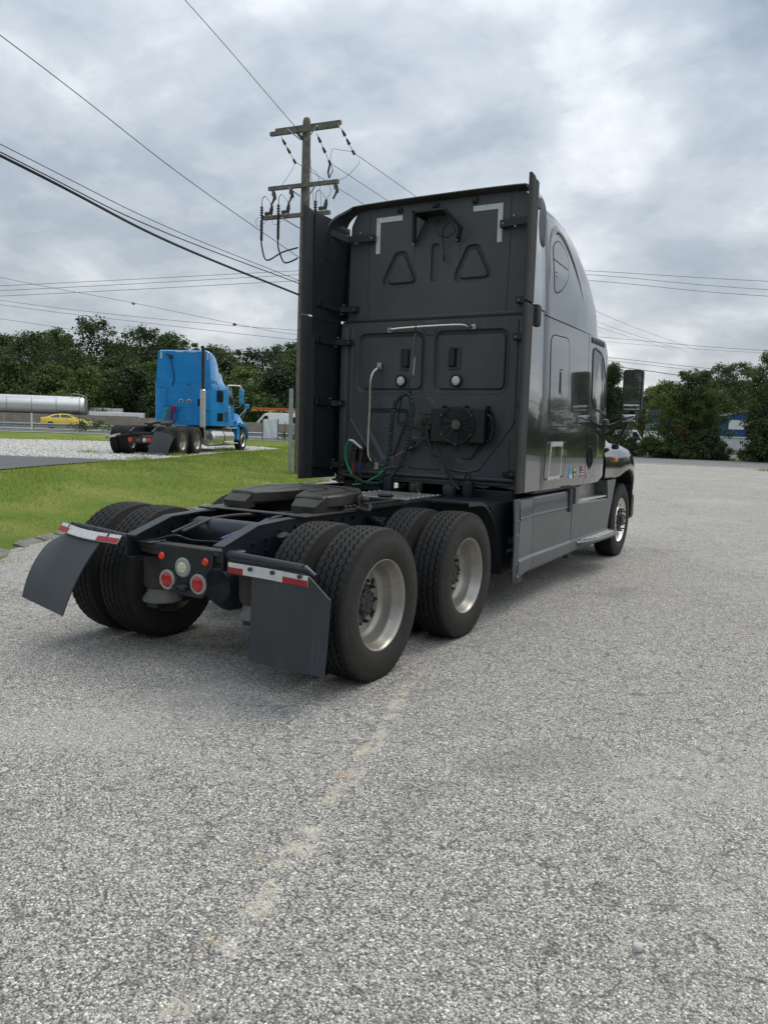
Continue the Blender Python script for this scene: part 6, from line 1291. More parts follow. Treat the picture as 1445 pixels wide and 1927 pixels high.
mb = MB(); mb.tube([(0, 0, -0.3), (0, 0, 3), (0.0, 0, 7), (0.0, 0, 11.3), (0.0, 0, 11.42)], [0.215, 0.20, 0.165, 0.128, 0.09], 14); mb.build('pole_shaft', wood, U)
mb = MB(); mb.prism([(-0.14, -0.03), (-0.06, -0.11), (0.06, -0.11), (0.14, -0.03)], 'xy', 0.0, 2.85); o = mb.build('cable_guard', galv, U, False); o.location = (-0.27, -0.12, 0); o.rotation_euler = (0, 0, R(-35))
def arm(x0, x1, z0, z1, y, name='crossarm'):
    mb = MB(); mb.loft([[(x0, y-0.055, z0-0.06), (x0, y+0.055, z0-0.06), (x0, y+0.055, z0+0.06), (x0, y-0.055, z0+0.06)], [(x1, y-0.055, z1-0.06), (x1, y+0.055, z1-0.06), (x1, y+0.055, z1+0.06), (x1, y-0.055, z1+0.06)]], True, True, True)
    return mb.build(name, wood2, U, False)
arm(-1.38, 1.18, 11.30, 11.17, 0.19); arm(-1.30, 1.36, 11.06, 10.93, -0.19); arm(-1.33, 1.40, 9.34, 9.24, -0.20); arm(-1.55, 1.10, 8.43, 8.34, -0.20)
for (x, zt, zb_, y) in ((-0.55, 11.07, 10.72, -0.2), (0.60, 11.0, 10.66, -0.2), (-0.50, 9.28, 8.98, -0.2), (0.60, 9.20, 8.80, -0.2), (-0.75, 8.36, 7.98, -0.2), (0.62, 8.32, 8.0, -0.2), (-0.5, 11.22, 10.75, 0.2)):
    mb = MB(); mb.tube([(x, y*1.4, zt), (0.10*(1 if x > 0 else -1), y*0.8, zb_)], 0.022, 6); mb.build('arm_brace', galv, U)
def insul(pts, n=2):
    """string of bell insulators hanging along a line"""
    a, b = Vector(pts[0]), Vector(pts[1]); d = (b-a); mb = MB(); mb.tube([a, b], 0.010, 6)
    for k in range(n):
        c = a + d*((k+0.6)/(n+0.9)); t = d.normalized(); mb.tube([c-t*0.10, c-t*0.05, c+t*0.02, c+t*0.09, c+t*0.10], [0.022, 0.040, 0.046, 0.055, 0.022], 10)
    e = b; t = d.normalized(); mb.tube([e-t*0.10, e-t*0.06, e+t*0.05, e+t*0.08], [0.02, 0.045, 0.045, 0.02], 8)
    return mb.build('insulator_string', porc, U)
strings = [((-1.18, 0.20, 11.10), (-1.02, 0.75, 10.45)), ((0.22, 0.24, 11.0), (0.34, 0.85, 10.25)), ((1.22, 0.15, 10.98), (1.32, 0.75, 10.40))]
for a, b in strings: insul((a, b))
for x in (-1.16, -0.45, 1.28):        # fused cut-outs hanging under the second arm
    z = 9.22-0.03*x; mb = MB(); mb.tube(spline([(x, -0.22, z), (x, -0.24, z-0.14), (x+0.10, -0.28, z-0.20)], 4), 0.022, 6)
    mb.tube([(x+0.10, -0.28, z-0.05), (x+0.12, -0.28, z-0.15), (x+0.16, -0.28, z-0.30)], [0.04, 0.055, 0.04], 8); mb.tube([(x+0.20, -0.36, z-0.12), (x+0.10, -0.40, z-0.52)], 0.020, 6); mb.tube([(x+0.13, -0.30, z-0.30), (x+0.06, -0.38, z-0.50)], 0.03, 6); mb.build('fuse_cutout', porc, U)
for x in (-1.54, -0.85, 0.62):        # cable terminations and arresters on the third arm
    z = 8.40-0.03*x; mb = MB(); mb.tube([(x, -0.30, z-0.75), (x, -0.30, z-0.1)], 0.045, 8); mb.tube([(x, -0.30, z-0.1), (x, -0.30, z+0.35)], 0.028, 8)
    for k in range(4): mb.tube([(x, -0.30, z+0.05+k*0.08), (x, -0.30, z+0.08+k*0.08)], [0.065, 0.045], 10)
    mb.tube(spline([(x, -0.30, z+0.35), (x+0.02, -0.30, z+0.58), (x+0.12, -0.30, z+0.66)], 4), 0.012, 6); mb.build('cable_termination', wire_m, U)
    mb = MB(); mb.tube([(x+0.30, -0.22, z+0.06), (x+0.34, -0.22, z+0.22), (x+0.36, -0.22, z+0.36)], [0.06, 0.065, 0.035], 8); mb.bb(x+0.08, x+0.26, -0.28, -0.20, z+0.05, z+0.16, 0.02); mb.build('surge_arrester', porc, U)
    mb = MB(); mb.tube(spline([(x+0.12, -0.30, z+0.66), (x+0.26, -0.26, z+0.50), (x+0.36, -0.22, z+0.36)], 5), 0.007, 5); mb.tube(spline([(x+0.36, -0.22, z+0.36), (x+0.55, -0.26, z+0.58), (x+0.5, -0.34, z+0.80)], 6), 0.007, 5); mb.tube(spline([(x+0.30, -0.22, z+0.06), (x+0.15, -0.35, z-0.22), (x-0.15, -0.35, z-0.28), (x-0.22, -0.3, z-0.05), (x+0.05, -0.3, z+0.02)], 6), 0.006, 5); mb.build('jumper_wire', wire_m, U)
for x, zl, zz_ in ((-1.54, 7.6, 7.28), (-0.85, 7.5, 6.95)):
    mb = MB(); mb.tube(spline([(x, -0.30, zl+0.2), (x+0.02, -0.30, zl-0.1), (x+0.22, -0.28, zl-0.55), (x*0.45, -0.25, zz_-0.02), (-0.15, -0.15, zz_+0.10)], 8), 0.026, 7); mb.build('riser_cable', wire_m, U)
for c in ([(-1.0, 0.7, 10.4), (-0.72, 0.3, 10.1), (-0.62, -0.1, 9.7), (-0.8, -0.25, 9.35)], [(0.34, 0.85, 10.25), (0.6, 0.6, 10.55), (1.0, 0.5, 10.45), (1.30, 0.7, 10.42)], [(1.40, 0.95, 10.2), (1.55, 0.7, 10.0), (1.45, 0.2, 9.5), (1.32, -0.2, 9.25)], [(0.15, 0, 10.3), (0.18, 0.1, 9.4), (0.30, 0.1, 8.5)], [(0.15, 0.0, 9.9), (0.3, 0.3, 9.6), (0.45, 0.3, 8.3)]):
    mb = MB(); mb.tube(spline(c, 7), 0.007, 5); mb.build('jumper_wire', wire_m, U)
mb = MB(); mb.tube([(0.34, 0.85, 10.2), (0.28, 0.85, 9.95), (0.36, 0.80, 9.78)], 0.035, 6); mb.tube([(0.40, 0.85, 10.15), (0.50, 0.80, 9.98), (0.36, 0.80, 9.74)], 0.016, 6); mb.build('line_switch', porc, U)
mb = MB(); mb.tube([(-0.06, -0.1, 10.75), (-0.26, -0.2, 10.98)], [0.05, 0.045], 8); mb.build('deadend_clamp', porc, U)
mb = MB(); mb.bb(-0.22, -0.12, -0.2, -0.12, 0.95, 1.12, 0.02); mb.build('pole_tag', mat('pole_tag_yellow', (0.45, 0.40, 0.18), 0.6), U)

# wires: each span is a thing of its own
def wire(name, pts, r, label, m=wire_g, k=14, seg=5, ends=()):
    P = spline(pts, k); o0 = P[0]; mb = MB(); mb.tube([p-o0 for p in P], r, seg); o = mb.build(name, m); o.location = o0; return tag(o, label, 'cable')
wire('overhead_wire', [(-12.0, -6, 12.3), (-11.95, 6.34, 9.47), (-11.95, 11.5, 8.15), (-12.0, 17.0, 7.04)], 0.011, 'thin wire running from upper left edge down to the middle of the wooden pole')
wire('overhead_wire', [(-11.9, 2.0, 14.6), (-11.9, 7, 13.7), (-11.9, 11.62, 12.5), (-12.12, 17.0, 10.98)], 0.011, 'thin wire leaving the top of the picture and reaching the wooden pole top')
wire('overhead_wire', [(-12.0, -6, 9.0), (-11.95, 6.29, 7.30), (-12.0, 11, 6.72), (-12.05, 17.0, 6.36)], 0.010, 'faint thin wire just above the thick black cable on the left')
wire('telephone_cable', [(-12.0, -6, 8.75), (-11.95, 6.28, 7.07), (-11.95, 11.0, 6.35), (-12.03, 17.0, 5.90)], 0.033, 'thick black telephone cable sloping from the left edge to the wooden pole', wire_m)
wire('telephone_cable', [(-11.9, -6, 8.86), (-11.9, 6.28, 7.12), (-11.95, 10.5, 6.58), (-12.03, 17.0, 6.26)], 0.014, 'slim black cable branching off above the thick telephone cable', wire_m)
for k, (a, b) in enumerate(strings):
    e = Vector((PX0, PY0, 0.03))+Vector(b); wire('overhead_wire', [tuple(e), (e.x+0.4, e.y+14, e.z-1.0), (e.x+0.9, e.y+30, e.z-1.3), (e.x+1.5, e.y+60, e.z-0.3)], 0.010, ['wire hanging from the left insulator string behind the pole', 'wire hanging from the middle insulator string beside the pole', 'wire from the right insulator string down to the cab roof'][k])
# long transmission lines far off
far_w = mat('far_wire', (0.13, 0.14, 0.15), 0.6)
for k, (zl, zm, zr) in enumerate(((21.65, 25.3, 25.8), (20.93, 24.7, 24.57), (20.12, 23.8, 23.6))):
    wire('transmission_line', [(-176, 32.6, zl-5.5+0*k), (-109.3, 72, zl), (-70, 95.2, zm), (-51, 106.5, zm+1.5)], 0.035, ['highest', 'middle', 'lowest'][k]+' of three far power lines left of the wooden pole', far_w)
    wire('transmission_line', [(-51, 106.5, zm+1.5), (-31.8, 117.5, [26.58, 26.02, 25.15][k]), (-8.2, 131, zr), (40, 158, zr-1.0)], 0.035, ['highest', 'middle', 'lowest'][k]+' of three far power lines in the sky right of the cab', far_w)
tp_ = empty('transmission_pole', 'far transmission pole hidden behind the grey cab', 'utility pole', (-51, 106.5, 0))
mb = MB(); mb.tube([(0, 0, -1), (0, 0, 27)], [0.35, 0.2], 10); mb.build('pole_shaft', wood, tp_); mb = MB(); mb.bb(-0.2, 0.2, -1.2, 1.2, 26.2, 26.4); mb.build('crossarm', wood2, tp_)
fl_ = [([(-230, 98, 47), (-184.9, 123.2, 37.2), (-155, 139.8, 31.7), (-132.4, 152.3, 27.2), (-117.8, 160.5, 24.9), (-95, 173, 24)], 'far power line carrying two marker balls above the left trees'),
       ([(-230, 97, 38), (-184.4, 122.7, 31.4), (-150, 142, 27.9), (-118, 160.5, 26.0), (-95, 173, 25.5)], 'upper faint power line over the left wood'),
       ([(-230, 97, 37), (-184.3, 122.6, 30.3), (-150, 142, 26.6), (-118, 160.4, 23.6), (-95, 173, 22.5)], 'middle faint power line over the left wood'),
       ([(-230, 97, 31.5), (-184, 122.4, 26.7), (-148.6, 142.3, 21.9), (-118, 160, 19.5), (-95, 173, 18.8)], 'lower faint power line dropping to the treetops at left')]
for p, l in fl_: wire('transmission_line', p, 0.05, l, far_w)
for (p, c, l) in (((-155, 139.8, 31.6), (0.30, 0.27, 0.24), 'pale marker ball on the far power line left of centre'), ((-132.4, 152.3, 27.05), (0.30, 0.06, 0.04), 'dark red marker ball on the far power line nearer the pole')):
    mb = MB(); mb.lathe([(0.0, -0.42), (0.25, -0.34), (0.40, -0.12), (0.43, 0.0), (0.40, 0.12), (0.25, 0.34), (0.0, 0.42)], (0, 0, 0), 'z', 16); mb.tube([(-0.6, -0.3, 0), (0.6, 0.3, 0)], 0.06, 6)
    o = mb.build('marker_ball', mat('ball_'+str(c[1]), c, 0.5)); o.location = p; tag(o, l, 'marker ball')
wire('telephone_cable', [(-75, 20, 5.6), (-52.4, 33.5, 6.16), (-42.1, 39.4, 6.62), (-33.6, 44.5, 7.3), (-20, 52, 8.2)], 0.045, 'dark cable crossing level in front of the left trees', wire_m)
rwz = [((-8.9, 42.5), (7.36, 6.87), 0.016, 'upper thin wire across the sky right of the cab'), ((-8.9, 42.5), (7.11, 6.72), 0.010, 'second thin wire close under the upper one right of the cab'), ((-8.8, 42.43), (6.21, 5.57), 0.018, 'upper of the pair of wires just above the right trees'), ((-8.79, 42.42), (6.03, 5.39), 0.016, 'lower of the pair of wires just above the right trees'), ((-8.69, 42.4), (5.72, 4.89), 0.030, 'thick black cable crossing in front of the right trees')]
for (x, y), (z0, z1), r, l in rwz:
    wire('roadside_cable', [(-17.0, 37.9, z0+0.55), (x, y, z0), (x+8.3, y+4.7, z1), (x+24, y+13.8, z1-0.2), (x+40, y+23, z1+1.2)], r*0.65, l, wire_m)

rp = empty('utility_pole', 'roadside wooden pole hidden behind the grey cab', 'utility pole', (-17.0, 37.9, 0)); mb = MB(); mb.tube([(0, 0, -0.5), (0, 0, 8.3)], [0.16, 0.11], 10); mb.build('pole_shaft', wood, rp)
# ------------------------------------------------------------------ highway side: guard rail, fence, barrier, vehicles
def QP(q, p, z=None):
    x, y = qp(q, p); return (x, y, hgt(x, y) if z is None else z)
AX = math.atan2(0.722, 0.692)        # heading of the highway
conc = mat('highway_barrier_concrete', (0.25, 0.215, 0.175), 0.85, 0, 0.15, 1.5, dirt=(0.14, 0.12, 0.10), dirt_amt=0.2, streak=0.5)
bo = QP(82, -25); Bar = empty('concrete_barrier', 'long tan concrete barrier wall along the highway', 'barrier', bo, AX)
for k in range(17):
    x0 = -56+k*6.1; mb = MB(); mb.prism([(-0.35, -0.1), (-0.30, 0.15), (-0.16, 0.35), (-0.11, 1.36), (0.11, 1.36), (0.16, 0.35), (0.30, 0.15), (0.35, -0.1)], 'yz', x0, x0+6.07)
    o = mb.build('barrier_section', conc, Bar, False); o.location.z = QP(82, -25+x0+3)[2]-bo[2]
go = QP(64.5, -25); Gr = empty('guard_rail', 'grey steel guard rail with posts along the left highway', 'guard rail', go, AX)
for k in range(16):
    x0 = -48+k*6.1; mb = MB(); pr_ = [(0.0, 0.40), (-0.05, 0.44), (-0.05, 0.50), (0.02, 0.555), (-0.05, 0.61), (-0.05, 0.67), (0.0, 0.71), (0.02, 0.70), (-0.02, 0.66), (-0.02, 0.62), (0.05, 0.555), (-0.02, 0.49), (-0.02, 0.45), (0.02, 0.41)]
    dz = QP(64.5, -25+x0+3)[2]-go[2]-0.18; mb.prism([(a, b+dz) for a, b in pr_], 'yz', x0, x0+6.06); mb.build('rail_beam', galv, Gr, True, 30)
    mb = MB(); mb.bb(x0+2.9, x0+3.1, 0.03, 0.20, -0.6, 0.74+dz, 0.01); mb.build('rail_post', galv, Gr)
fo = QP(56.5, -25); Fe = empty('wire_fence', 'thin wire fence with slim dark posts in front of the highway', 'fence', fo, AX)
for k in range(20):
    mb = MB(); x = -49+k*4.6; mb.cyl((x, 0, -0.5), (x, 0, 1.15), 0.022, n=8); mb.build('fence_post', galv if k % 3 else dark_m, Fe)
for z in (0.35, 0.7, 1.05):
    mb = MB(); mb.tube([(-49, 0, z), (40, 0, z)], 0.004, 4); mb.build('fence_wire', galv, Fe)
for q, p, lab in ((64.0, -9.0, 'white marker post beside the guard rail left of the yellow car'), (62.5, 10.2, 'white marker post on the grass right of the hanging sheet')):
    mb = MB(); mb.bb(-0.06, 0.06, -0.03, 0.03, 0, 1.25, 0.015); o = mb.build('marker_post', white_p); o.location = QP(q, p); o.rotation_euler = (0, 0, AX); tag(o, lab, 'marker post')
# white sheet hung between two posts
so = QP(58.0, 8.0); Sh = empty('banner', 'white plastic sheet hung between two dark posts beyond the lawn', 'banner', so, R(40))
for x in (-0.62, 0.50):
    mb = MB(); mb.bb(x-0.04, x+0.04, -0.04, 0.04, -0.2, 1.60, 0.01); mb.build('banner_post', wood, Sh)
n = 10; A = [[(-0.57+1.02*i/n, 0.05*math.sin(i*1.3+j*0.4)-0.06, 0.20+1.32*j/n+0.03*math.sin(i*0.9)) for i in range(n+1)] for j in range(n+1)]
mb = MB(); mb.add([p for r_ in A for p in r_]+[(p[0], p[1]+0.01, p[2]) for r_ in A for p in r_], [(j*11+i, j*11+i+1, j*11+i+12, j*11+i+11) for j in range(n) for i in range(n)]+[(121+j*11+i+11, 121+j*11+i+12, 121+j*11+i+1, 121+j*11+i) for j in range(n) for i in range(n)]); mb.build('sheet', mat('white_plastic_sheet', (0.66, 0.70, 0.72), 0.4, 0, 0.1), Sh)
# yellow coupe
yel = mat('yellow_car_paint', (0.80, 0.57, 0.03), 0.25, 0, 0.06, 3, coat=0.8)
co = QP(76.5, -7.75); Y = empty('car', 'yellow two-door coupe driving along the highway', 'car', (co[0], co[1], co[2]+0.03), AX)   # local +x is forward
st = [(-2.25, 0.55, 0.86, 0.55), (-2.15, 0.35, 0.98, 0.75), (-1.6, 0.25, 1.02, 0.84), (-0.8, 0.22, 0.98, 0.86), (0.3, 0.22, 0.95, 0.87), (1.0, 0.22, 0.90, 0.86), (1.7, 0.25, 0.78, 0.82), (2.1, 0.32, 0.66, 0.72), (2.25, 0.42, 0.55, 0.5)]
rg = []
for x, zb_, zt, w in st: rg.append([(x, -w*0.96, zb_), (x, -w, zb_+0.15), (x, -w*0.98, zt-0.12), (x, -w*0.88, zt-0.01), (x, 0, zt+0.02), (x, w*0.88, zt-0.01), (x, w*0.98, zt-0.12), (x, w, zb_+0.15), (x, w*0.96, zb_)])
mb = MB(); mb.loft(rg, True, True, True); yb_ = mb.build('body', yel, Y, True, 45)
rg = []
for x, zt, w in ((-1.75, 0.99, 0.72), (-1.1, 1.26, 0.62), (-0.5, 1.33, 0.60), (0.1, 1.31, 0.60), (0.95, 0.93, 0.74)): rg.append([(x, -0.80, 0.92), (x, -w, zt-0.05), (x, -w*0.8, zt), (x, w*0.8, zt), (x, w, zt-0.05), (x, 0.80, 0.92)])
mb = MB(); mb.loft(rg, True, True, True); mb.build('roof', yel, Y, True, 45)
for s in (-1, 1):
    for poly in ([(-1.42, 1.0), (-1.0, 1.20), (-0.62, 1.26), (-0.58, 1.0)], [(-0.50, 1.0), (-0.50, 1.27), (0.05, 1.25), (0.52, 1.0)]):
        mb = MB(); mb.add([(x, s*(interp(z, [0.92, 1.3], [0.815, 0.635])+0.012), z) for x, z in poly], [tuple(range(len(poly)))]); mb.build('side_window', glass_d, Y, False)
    mb = MB(); mb.bb(-0.04, 0.10, s*0.865-0.01, s*0.865+0.01, 0.80, 0.825, 0.004); mb.build('door_handle', dark_m, Y)
    mb = MB(); mb.bb(1.95, 2.18, s*0.55-0.16, s*0.55+0.16, 0.52, 0.66, 0.03); mb.build('headlight', white_lens, Y)
    mb = MB(); mb.bb(-2.27, -2.16, s*0.55-0.16, s*0.55+0.16, 0.70, 0.84, 0.02); mb.build('tail_light', red_lens, Y)
    for x in (-1.35, 1.35):
        mb = MB(); mb.lathe([(0.18, -0.09), (0.30, -0.09), (0.31, -0.06), (0.31, 0.06), (0.30, 0.09), (0.18, 0.09)], (x, s*0.80, 0.31), 'y', 22); w_ = mb.build('wheel', tyre_m, Y); b = MB(); b.lathe([(0.19, s*0.88), (0.10, s*0.87), (0, s*0.88)], (x, 0, 0.31), 'y', 16); b.build('hubcap', alu_d, w_)
mb = MB(); mb.add([(0.16, -0.60, 1.30), (0.16, 0.60, 1.30), (0.94, 0.70, 0.965), (0.94, -0.70, 0.965)], [(0, 1, 2, 3)]); o = mb.build('windscreen', glass_d, Y, False); o.location = (0.02, 0, 0.02)
# polished tank trailer
pol = mat('mirror_polished_tank', (0.80, 0.80, 0.78), 0.32, 0.8, 0.04, 2, dirt=(0.45, 0.42, 0.38), dirt_amt=0.05)
to = QP(95, -14.2); K = empty('tank_trailer', 'polished silver tank trailer on the far side of the barrier', 'trailer', (to[0], to[1], to[2]+0.18), AX)   # tail at +x
mb = MB(); mb.lathe([(0.0, 6.55), (0.5, 6.5), (0.85, 6.35), (0.98, 6.15), (1.0, 6.0), (1.0, -6.5), (0.9, -6.7), (0, -6.8)], (0, 0, 2.25), 'x', 40); tk = mb.build('tank', pol, K, True, 30)
for x in (-4, -1.5, 1, 3.5, 5.9):
    b = MB(); b.lathe([(1.0, x-0.06), (1.03, x-0.05), (1.03, x+0.05), (1.0, x+0.06)], (0, 0, 2.25), 'x', 40); b.build('tank_band', alu_d, tk)
mb = MB()
for y in (-0.3, 0.3): mb.tube([(6.62, y, 1.2), (6.62, y, 2.9), (6.4, y, 3.35), (5.6, y, 3.55), (5.0, y, 3.55), (5.0, y, 3.2)], 0.035, 6)
for z in (1.3, 1.6, 1.9, 2.2, 2.5, 2.8): mb.tube([(6.62, -0.3, z), (6.62, 0.3, z)], 0.03, 6)
mb.tube([(6.4, -0.3, 3.35), (6.4, 0.3, 3.35)], 0.03, 6); mb.build('ladder', galv, K)
mb = MB(); mb.bb(-6, 6.5, -0.45, 0.45, 0.95, 1.25, 0.02); mb.bb(6.4, 6.7, -1.1, 1.1, 0.5, 0.75, 0.02); mb.build('chassis', dark_m, K)
for x in (4.2, 5.5):
    for s in (-1, 1):
        b = MB(); b.lathe([(0.28, -0.25), (0.5, -0.25), (0.5, 0.25), (0.28, 0.25)], (x, s*0.9, 0.5), 'y', 20); b.build('wheel', tyre_m, K)
# box trailer and pale vans beyond
def box_trailer(q, p, L, H, zb_, label, name='box_trailer'):
    o0 = QP(q, p); E = empty(name, label, 'trailer', o0, AX); mb = MB(); mb.bb(-L/2, L/2, -1.25, 1.25, zb_, zb_+H, 0.04); bx_ = mb.build('box', white_p, E)
    mb = MB(); mb.bb(-L/2, L/2, -1.27, 1.27, zb_-0.1, zb_+0.05, 0.01); mb.bb(L/2-0.1, L/2+0.02, -1.28, 1.28, zb_, zb_+H+0.02, 0.01); mb.build('rail_trim', alu_d, bx_)
    for x in (L/2-1.2, L/2-2.5, -L/2+1.5):
        for s in (-1, 1): b = MB(); b.lathe([(0.28, -0.25), (0.5, -0.25), (0.5, 0.25), (0.28, 0.25)], (x, s*1.0, 0.5), 'y', 16); b.build('wheel', tyre_m, E)
    mb = MB(); mb.bb(-L/2+1, L/2-0.5, -0.5, 0.5, 0.7, zb_-0.1, 0.02); mb.build('chassis', dark_m, E)
box_trailer(97.6, -7.8, 8, 1.3, 1.0, 'white box trailer standing behind the tank trailer'); box_trailer(90, -4.1, 5.6, 0.95, 0.85, 'low white trailer roof showing above the barrier left of the blue truck')
# white van with orange ladders
vo = QP(88, 12.4); V = empty('van', 'white panel van with orange ladders on its roof rack behind the barrier', 'van', vo, AX+math.pi)     # nose at local +x
sd = rpoly([(-2.9, 0.35), (2.75, 0.35), (2.8, 0.95), (2.55, 1.20), (1.95, 1.35), (1.05, 2.45), (0.6, 2.58), (-2.85, 2.58), (-2.95, 2.3)], 0.10, 4)
mb = MB(); mb.loft([[(u, y, w) for u, w in inset(sd, d)] for y, d in ((-0.98, 0.08), (-0.95, 0.02), (-0.90, 0.0), (0.90, 0.0), (0.95, 0.02), (0.98, 0.08))], True, True, True); mb.build('body', white_p, V, True, 40)
for s in (-1, 1):
    for poly in ([(0.75, 1.35), (1.75, 1.38), (1.12, 2.22), (0.75, 2.25)],) + (([(-2.7, 1.45), (-2.0, 1.45), (-2.0, 2.15), (-2.7, 2.15)],) if True else ()):
        mb = MB(); emboss(mb, rpoly(poly, 0.06, 3), [(0, -0.02), (0, 0.008)], lambda u, w, h, s=s: (u, s*(0.978+h), w)); mb.build('window', glass_d, V, False)
    for x in (-1.8, 1.75):
        b = MB(); b.lathe([(0.2, -0.12), (0.35, -0.12), (0.35, 0.12), (0.2, 0.12)], (x, s*0.88, 0.35), 'y', 18); b.build('wheel', tyre_m, V)
mb = MB(); mb.bb(1.3, 1.6, 1.0, 1.25, 1.45, 1.75, 0.04); mb.build('wing_mirror', dark_m, V)
for x in (-2.2, -0.8, 0.4):
    mb = MB(); mb.bb(x-0.03, x+0.03, -0.85, 0.85, 2.70, 2.76, 0.01); mb.bb(x-0.03, x+0.03, -0.85, -0.79, 2.55, 2.72, 0.01); mb.bb(x-0.03, x+0.03, 0.79, 0.85, 2.55, 2.72, 0.01); mb.build('roof_rack', white_p, V)
lo = Vector(vo)+Vector((0, 0, 2.80)); orange = mat('orange_fibreglass', (0.62, 0.11, 0.02), 0.5); lyel = mat('yellow_ladder_rail', (0.62, 0.36, 0.05), 0.5)
for k, (dy, mm) in enumerate(((0.45, orange), (-0.45, lyel))):
    la = empty('ladder', ['orange ladder lying on the white van roof rack, upper one', 'yellow ladder lying on the white van roof rack behind the orange one'][k], 'ladder', tuple(lo+Vector((0, 0, 0.20*(1-k)))), AX+math.pi)
    for s in (-1, 1):
        mb = MB(); mb.bb(-3.2, 2.4, dy+s*0.2-0.02, dy+s*0.2+0.02, -0.06, 0.10, 0.006); mb.build('rail', mm, la)
    for x in np.arange(-3.0, 2.3, 0.3):
        mb = MB(); mb.cyl((x, dy-0.2, 0.02), (x, dy+0.2, 0.02), 0.018, n=6); mb.build('rung', alu_d, la)
# lamp post among the trees and a thin far pole
for (q, p, z, hh, lab) in ((103, -13.9, None, 6.2, 'slim grey lamp post standing before the left trees'),):
    o0 = QP(q, p); E = empty('lamp_post', lab, 'lamp post', o0, AX); mb = MB(); mb.tube([(0, 0, 0), (0, 0, hh)], [0.06, 0.04], 8); mb.tube(spline([(0, 0, hh), (0.25, 0, hh+0.12), (0.8, 0, hh+0.12)], 4), 0.03, 6); mb.build('post', galv, E); mb = MB(); mb.bb(0.7, 1.3, -0.12, 0.12, hh+0.05, hh+0.18, 0.04); mb.build('lamp_head', galv, E)
o0 = QP(104, 12.5); E = empty('utility_pole', 'thin dark wooden pole before the trees right of the blue truck', 'utility pole', o0); mb = MB(); mb.tube([(0, 0, 0), (0, 0, 9.5)], [0.16, 0.1], 10); mb.build('pole_shaft', wood, E); mb = MB(); mb.bb(-1.0, 1.0, -0.05, 0.05, 8.9, 9.0); mb.build('crossarm', wood2, E)

# ------------------------------------------------------------------ beyond the road on the right
bl = mat('blue_metal_cladding', (0.02, 0.085, 0.26), 0.45, 0.1, 0.15, 2); tan_ = mat('tan_block', (0.28, 0.245, 0.20), 0.85, 0, 0.15, 2)
H = empty('building', 'blue metal-clad building with pale gable trim seen between the right trees', 'building', (-6.4, 88.5, 0), R(4))
mb = MB(); mb.bb(-2.0, 9, 0, 14, 1.9, 4.0, 0.0); hw_ = mb.build('upper_wall', bl, H)
for k in range(26):
    b = MB(); x = -1.9+k*0.42; b.bb(x-0.05, x+0.05, -0.05, -0.001, 1.95, 4.0, 0.01); b.build('cladding_rib', bl, hw_)
mb = MB(); mb.bb(-1.9, 8.9, 0.05, 13.9, -0.2, 1.9, 0.0); mb.build('lower_wall', mat('pale_wall', (0.55, 0.56, 0.56), 0.7, 0, 0.1), H)
mb = MB(); mb.bb(-1.92, 8.92, -0.02, 0.049, -0.2, 0.55, 0.0); mb.build('plinth', tan_, H)
mb = MB(); mb.prism([(-2.2, 3.98), (3.5, 5.3), (9.2, 3.98), (9.2, 4.18), (3.5, 5.5), (-2.2, 4.18)], 'xz', -0.4, 14.3); mb.build('roof', mat('pale_roof', (0.50, 0.53, 0.54), 0.5, 0.2), H)
mb = MB(); mb.prism([(-2.0, 4.0), (3.5, 5.28), (9, 4.0)], 'xz', 0.0, 0.1); mb.build('gable', bl, H)
mb = MB(); mb.bb(-0.9, 1.2, -0.10, -0.052, 2.75, 3.75, 0.01); mb.build('wall_sign', white_p, H)
mb = MB(); mb.bb(-2.05, 9.05, -0.08, 0.0, 1.86, 1.96, 0.01); mb.build('wall_trim', white_p, H)
S_ = empty('sign', 'blue and white roadside sign on a post left of the yellowish bush', 'sign', (-12.0, 72.7, 0), R(20))
for x in (-0.55, 0.55):
    mb = MB(); mb.bb(x-0.07, x+0.07, -0.07, 0.07, 0, 4.25, 0.01); mb.build('sign_post', wood if x > 0 else white_p, S_)
mb = MB(); mb.bb(-0.60, 0.46, -0.12, -0.075, 2.3, 4.15, 0.01); p_ = mb.build('sign_panel', mat('sign_blue', (0.05, 0.16, 0.38), 0.4), S_)
mb = MB(); mb.bb(-0.50, 0.36, -0.128, -0.121, 2.55, 3.0, 0.0); mb.bb(-0.5, 0.3, -0.128, -0.121, 3.7, 3.85, 0.0); mb.build('sign_print', white_p, p_)
def white_vehicle(x, y, rz, L, H_, lab):
    E = empty('van', lab, 'van', (x, y, 0), rz); sd = rpoly([(-L/2, 0.35), (L/2, 0.35), (L/2, 1.0), (L/2-0.8, 1.25), (L/2-1.5, H_), (-L/2, H_)], 0.12, 4)
    mb = MB(); mb.loft([[(u, yy, w) for u, w in inset(sd, d)] for yy, d in ((-1.0, 0.08), (-0.95, 0.0), (0.95, 0.0), (1.0, 0.08))], True, True, True); mb.build('body', white_p, E, True, 40)
    for s in (-1, 1):
        for xx in (-L/2+0.9, L/2-0.9): b = MB(); b.lathe([(0.2, -0.12), (0.35, -0.12), (0.35, 0.12), (0.2, 0.12)], (xx, s*0.9, 0.35), 'y', 16); b.build('wheel', tyre_m, E)
        mb = MB(); emboss(mb, [(L/2-1.9, 1.3), (L/2-0.95, 1.3), (L/2-1.5, H_-0.2), (L/2-1.9, H_-0.2)], [(0, -0.02), (0, 0.006)], lambda u, w, h, s=s: (u, s*(0.995+h), w)); mb.build('window', glass_d, E, False)
white_vehicle(-16.4, 80, R(15), 5.5, 2.35, 'white van roof showing over the hedge left of the blue sign'); white_vehicle(-12.2, 82, R(10), 5.0, 2.3, 'white van roof showing over the hedge right of the blue sign')
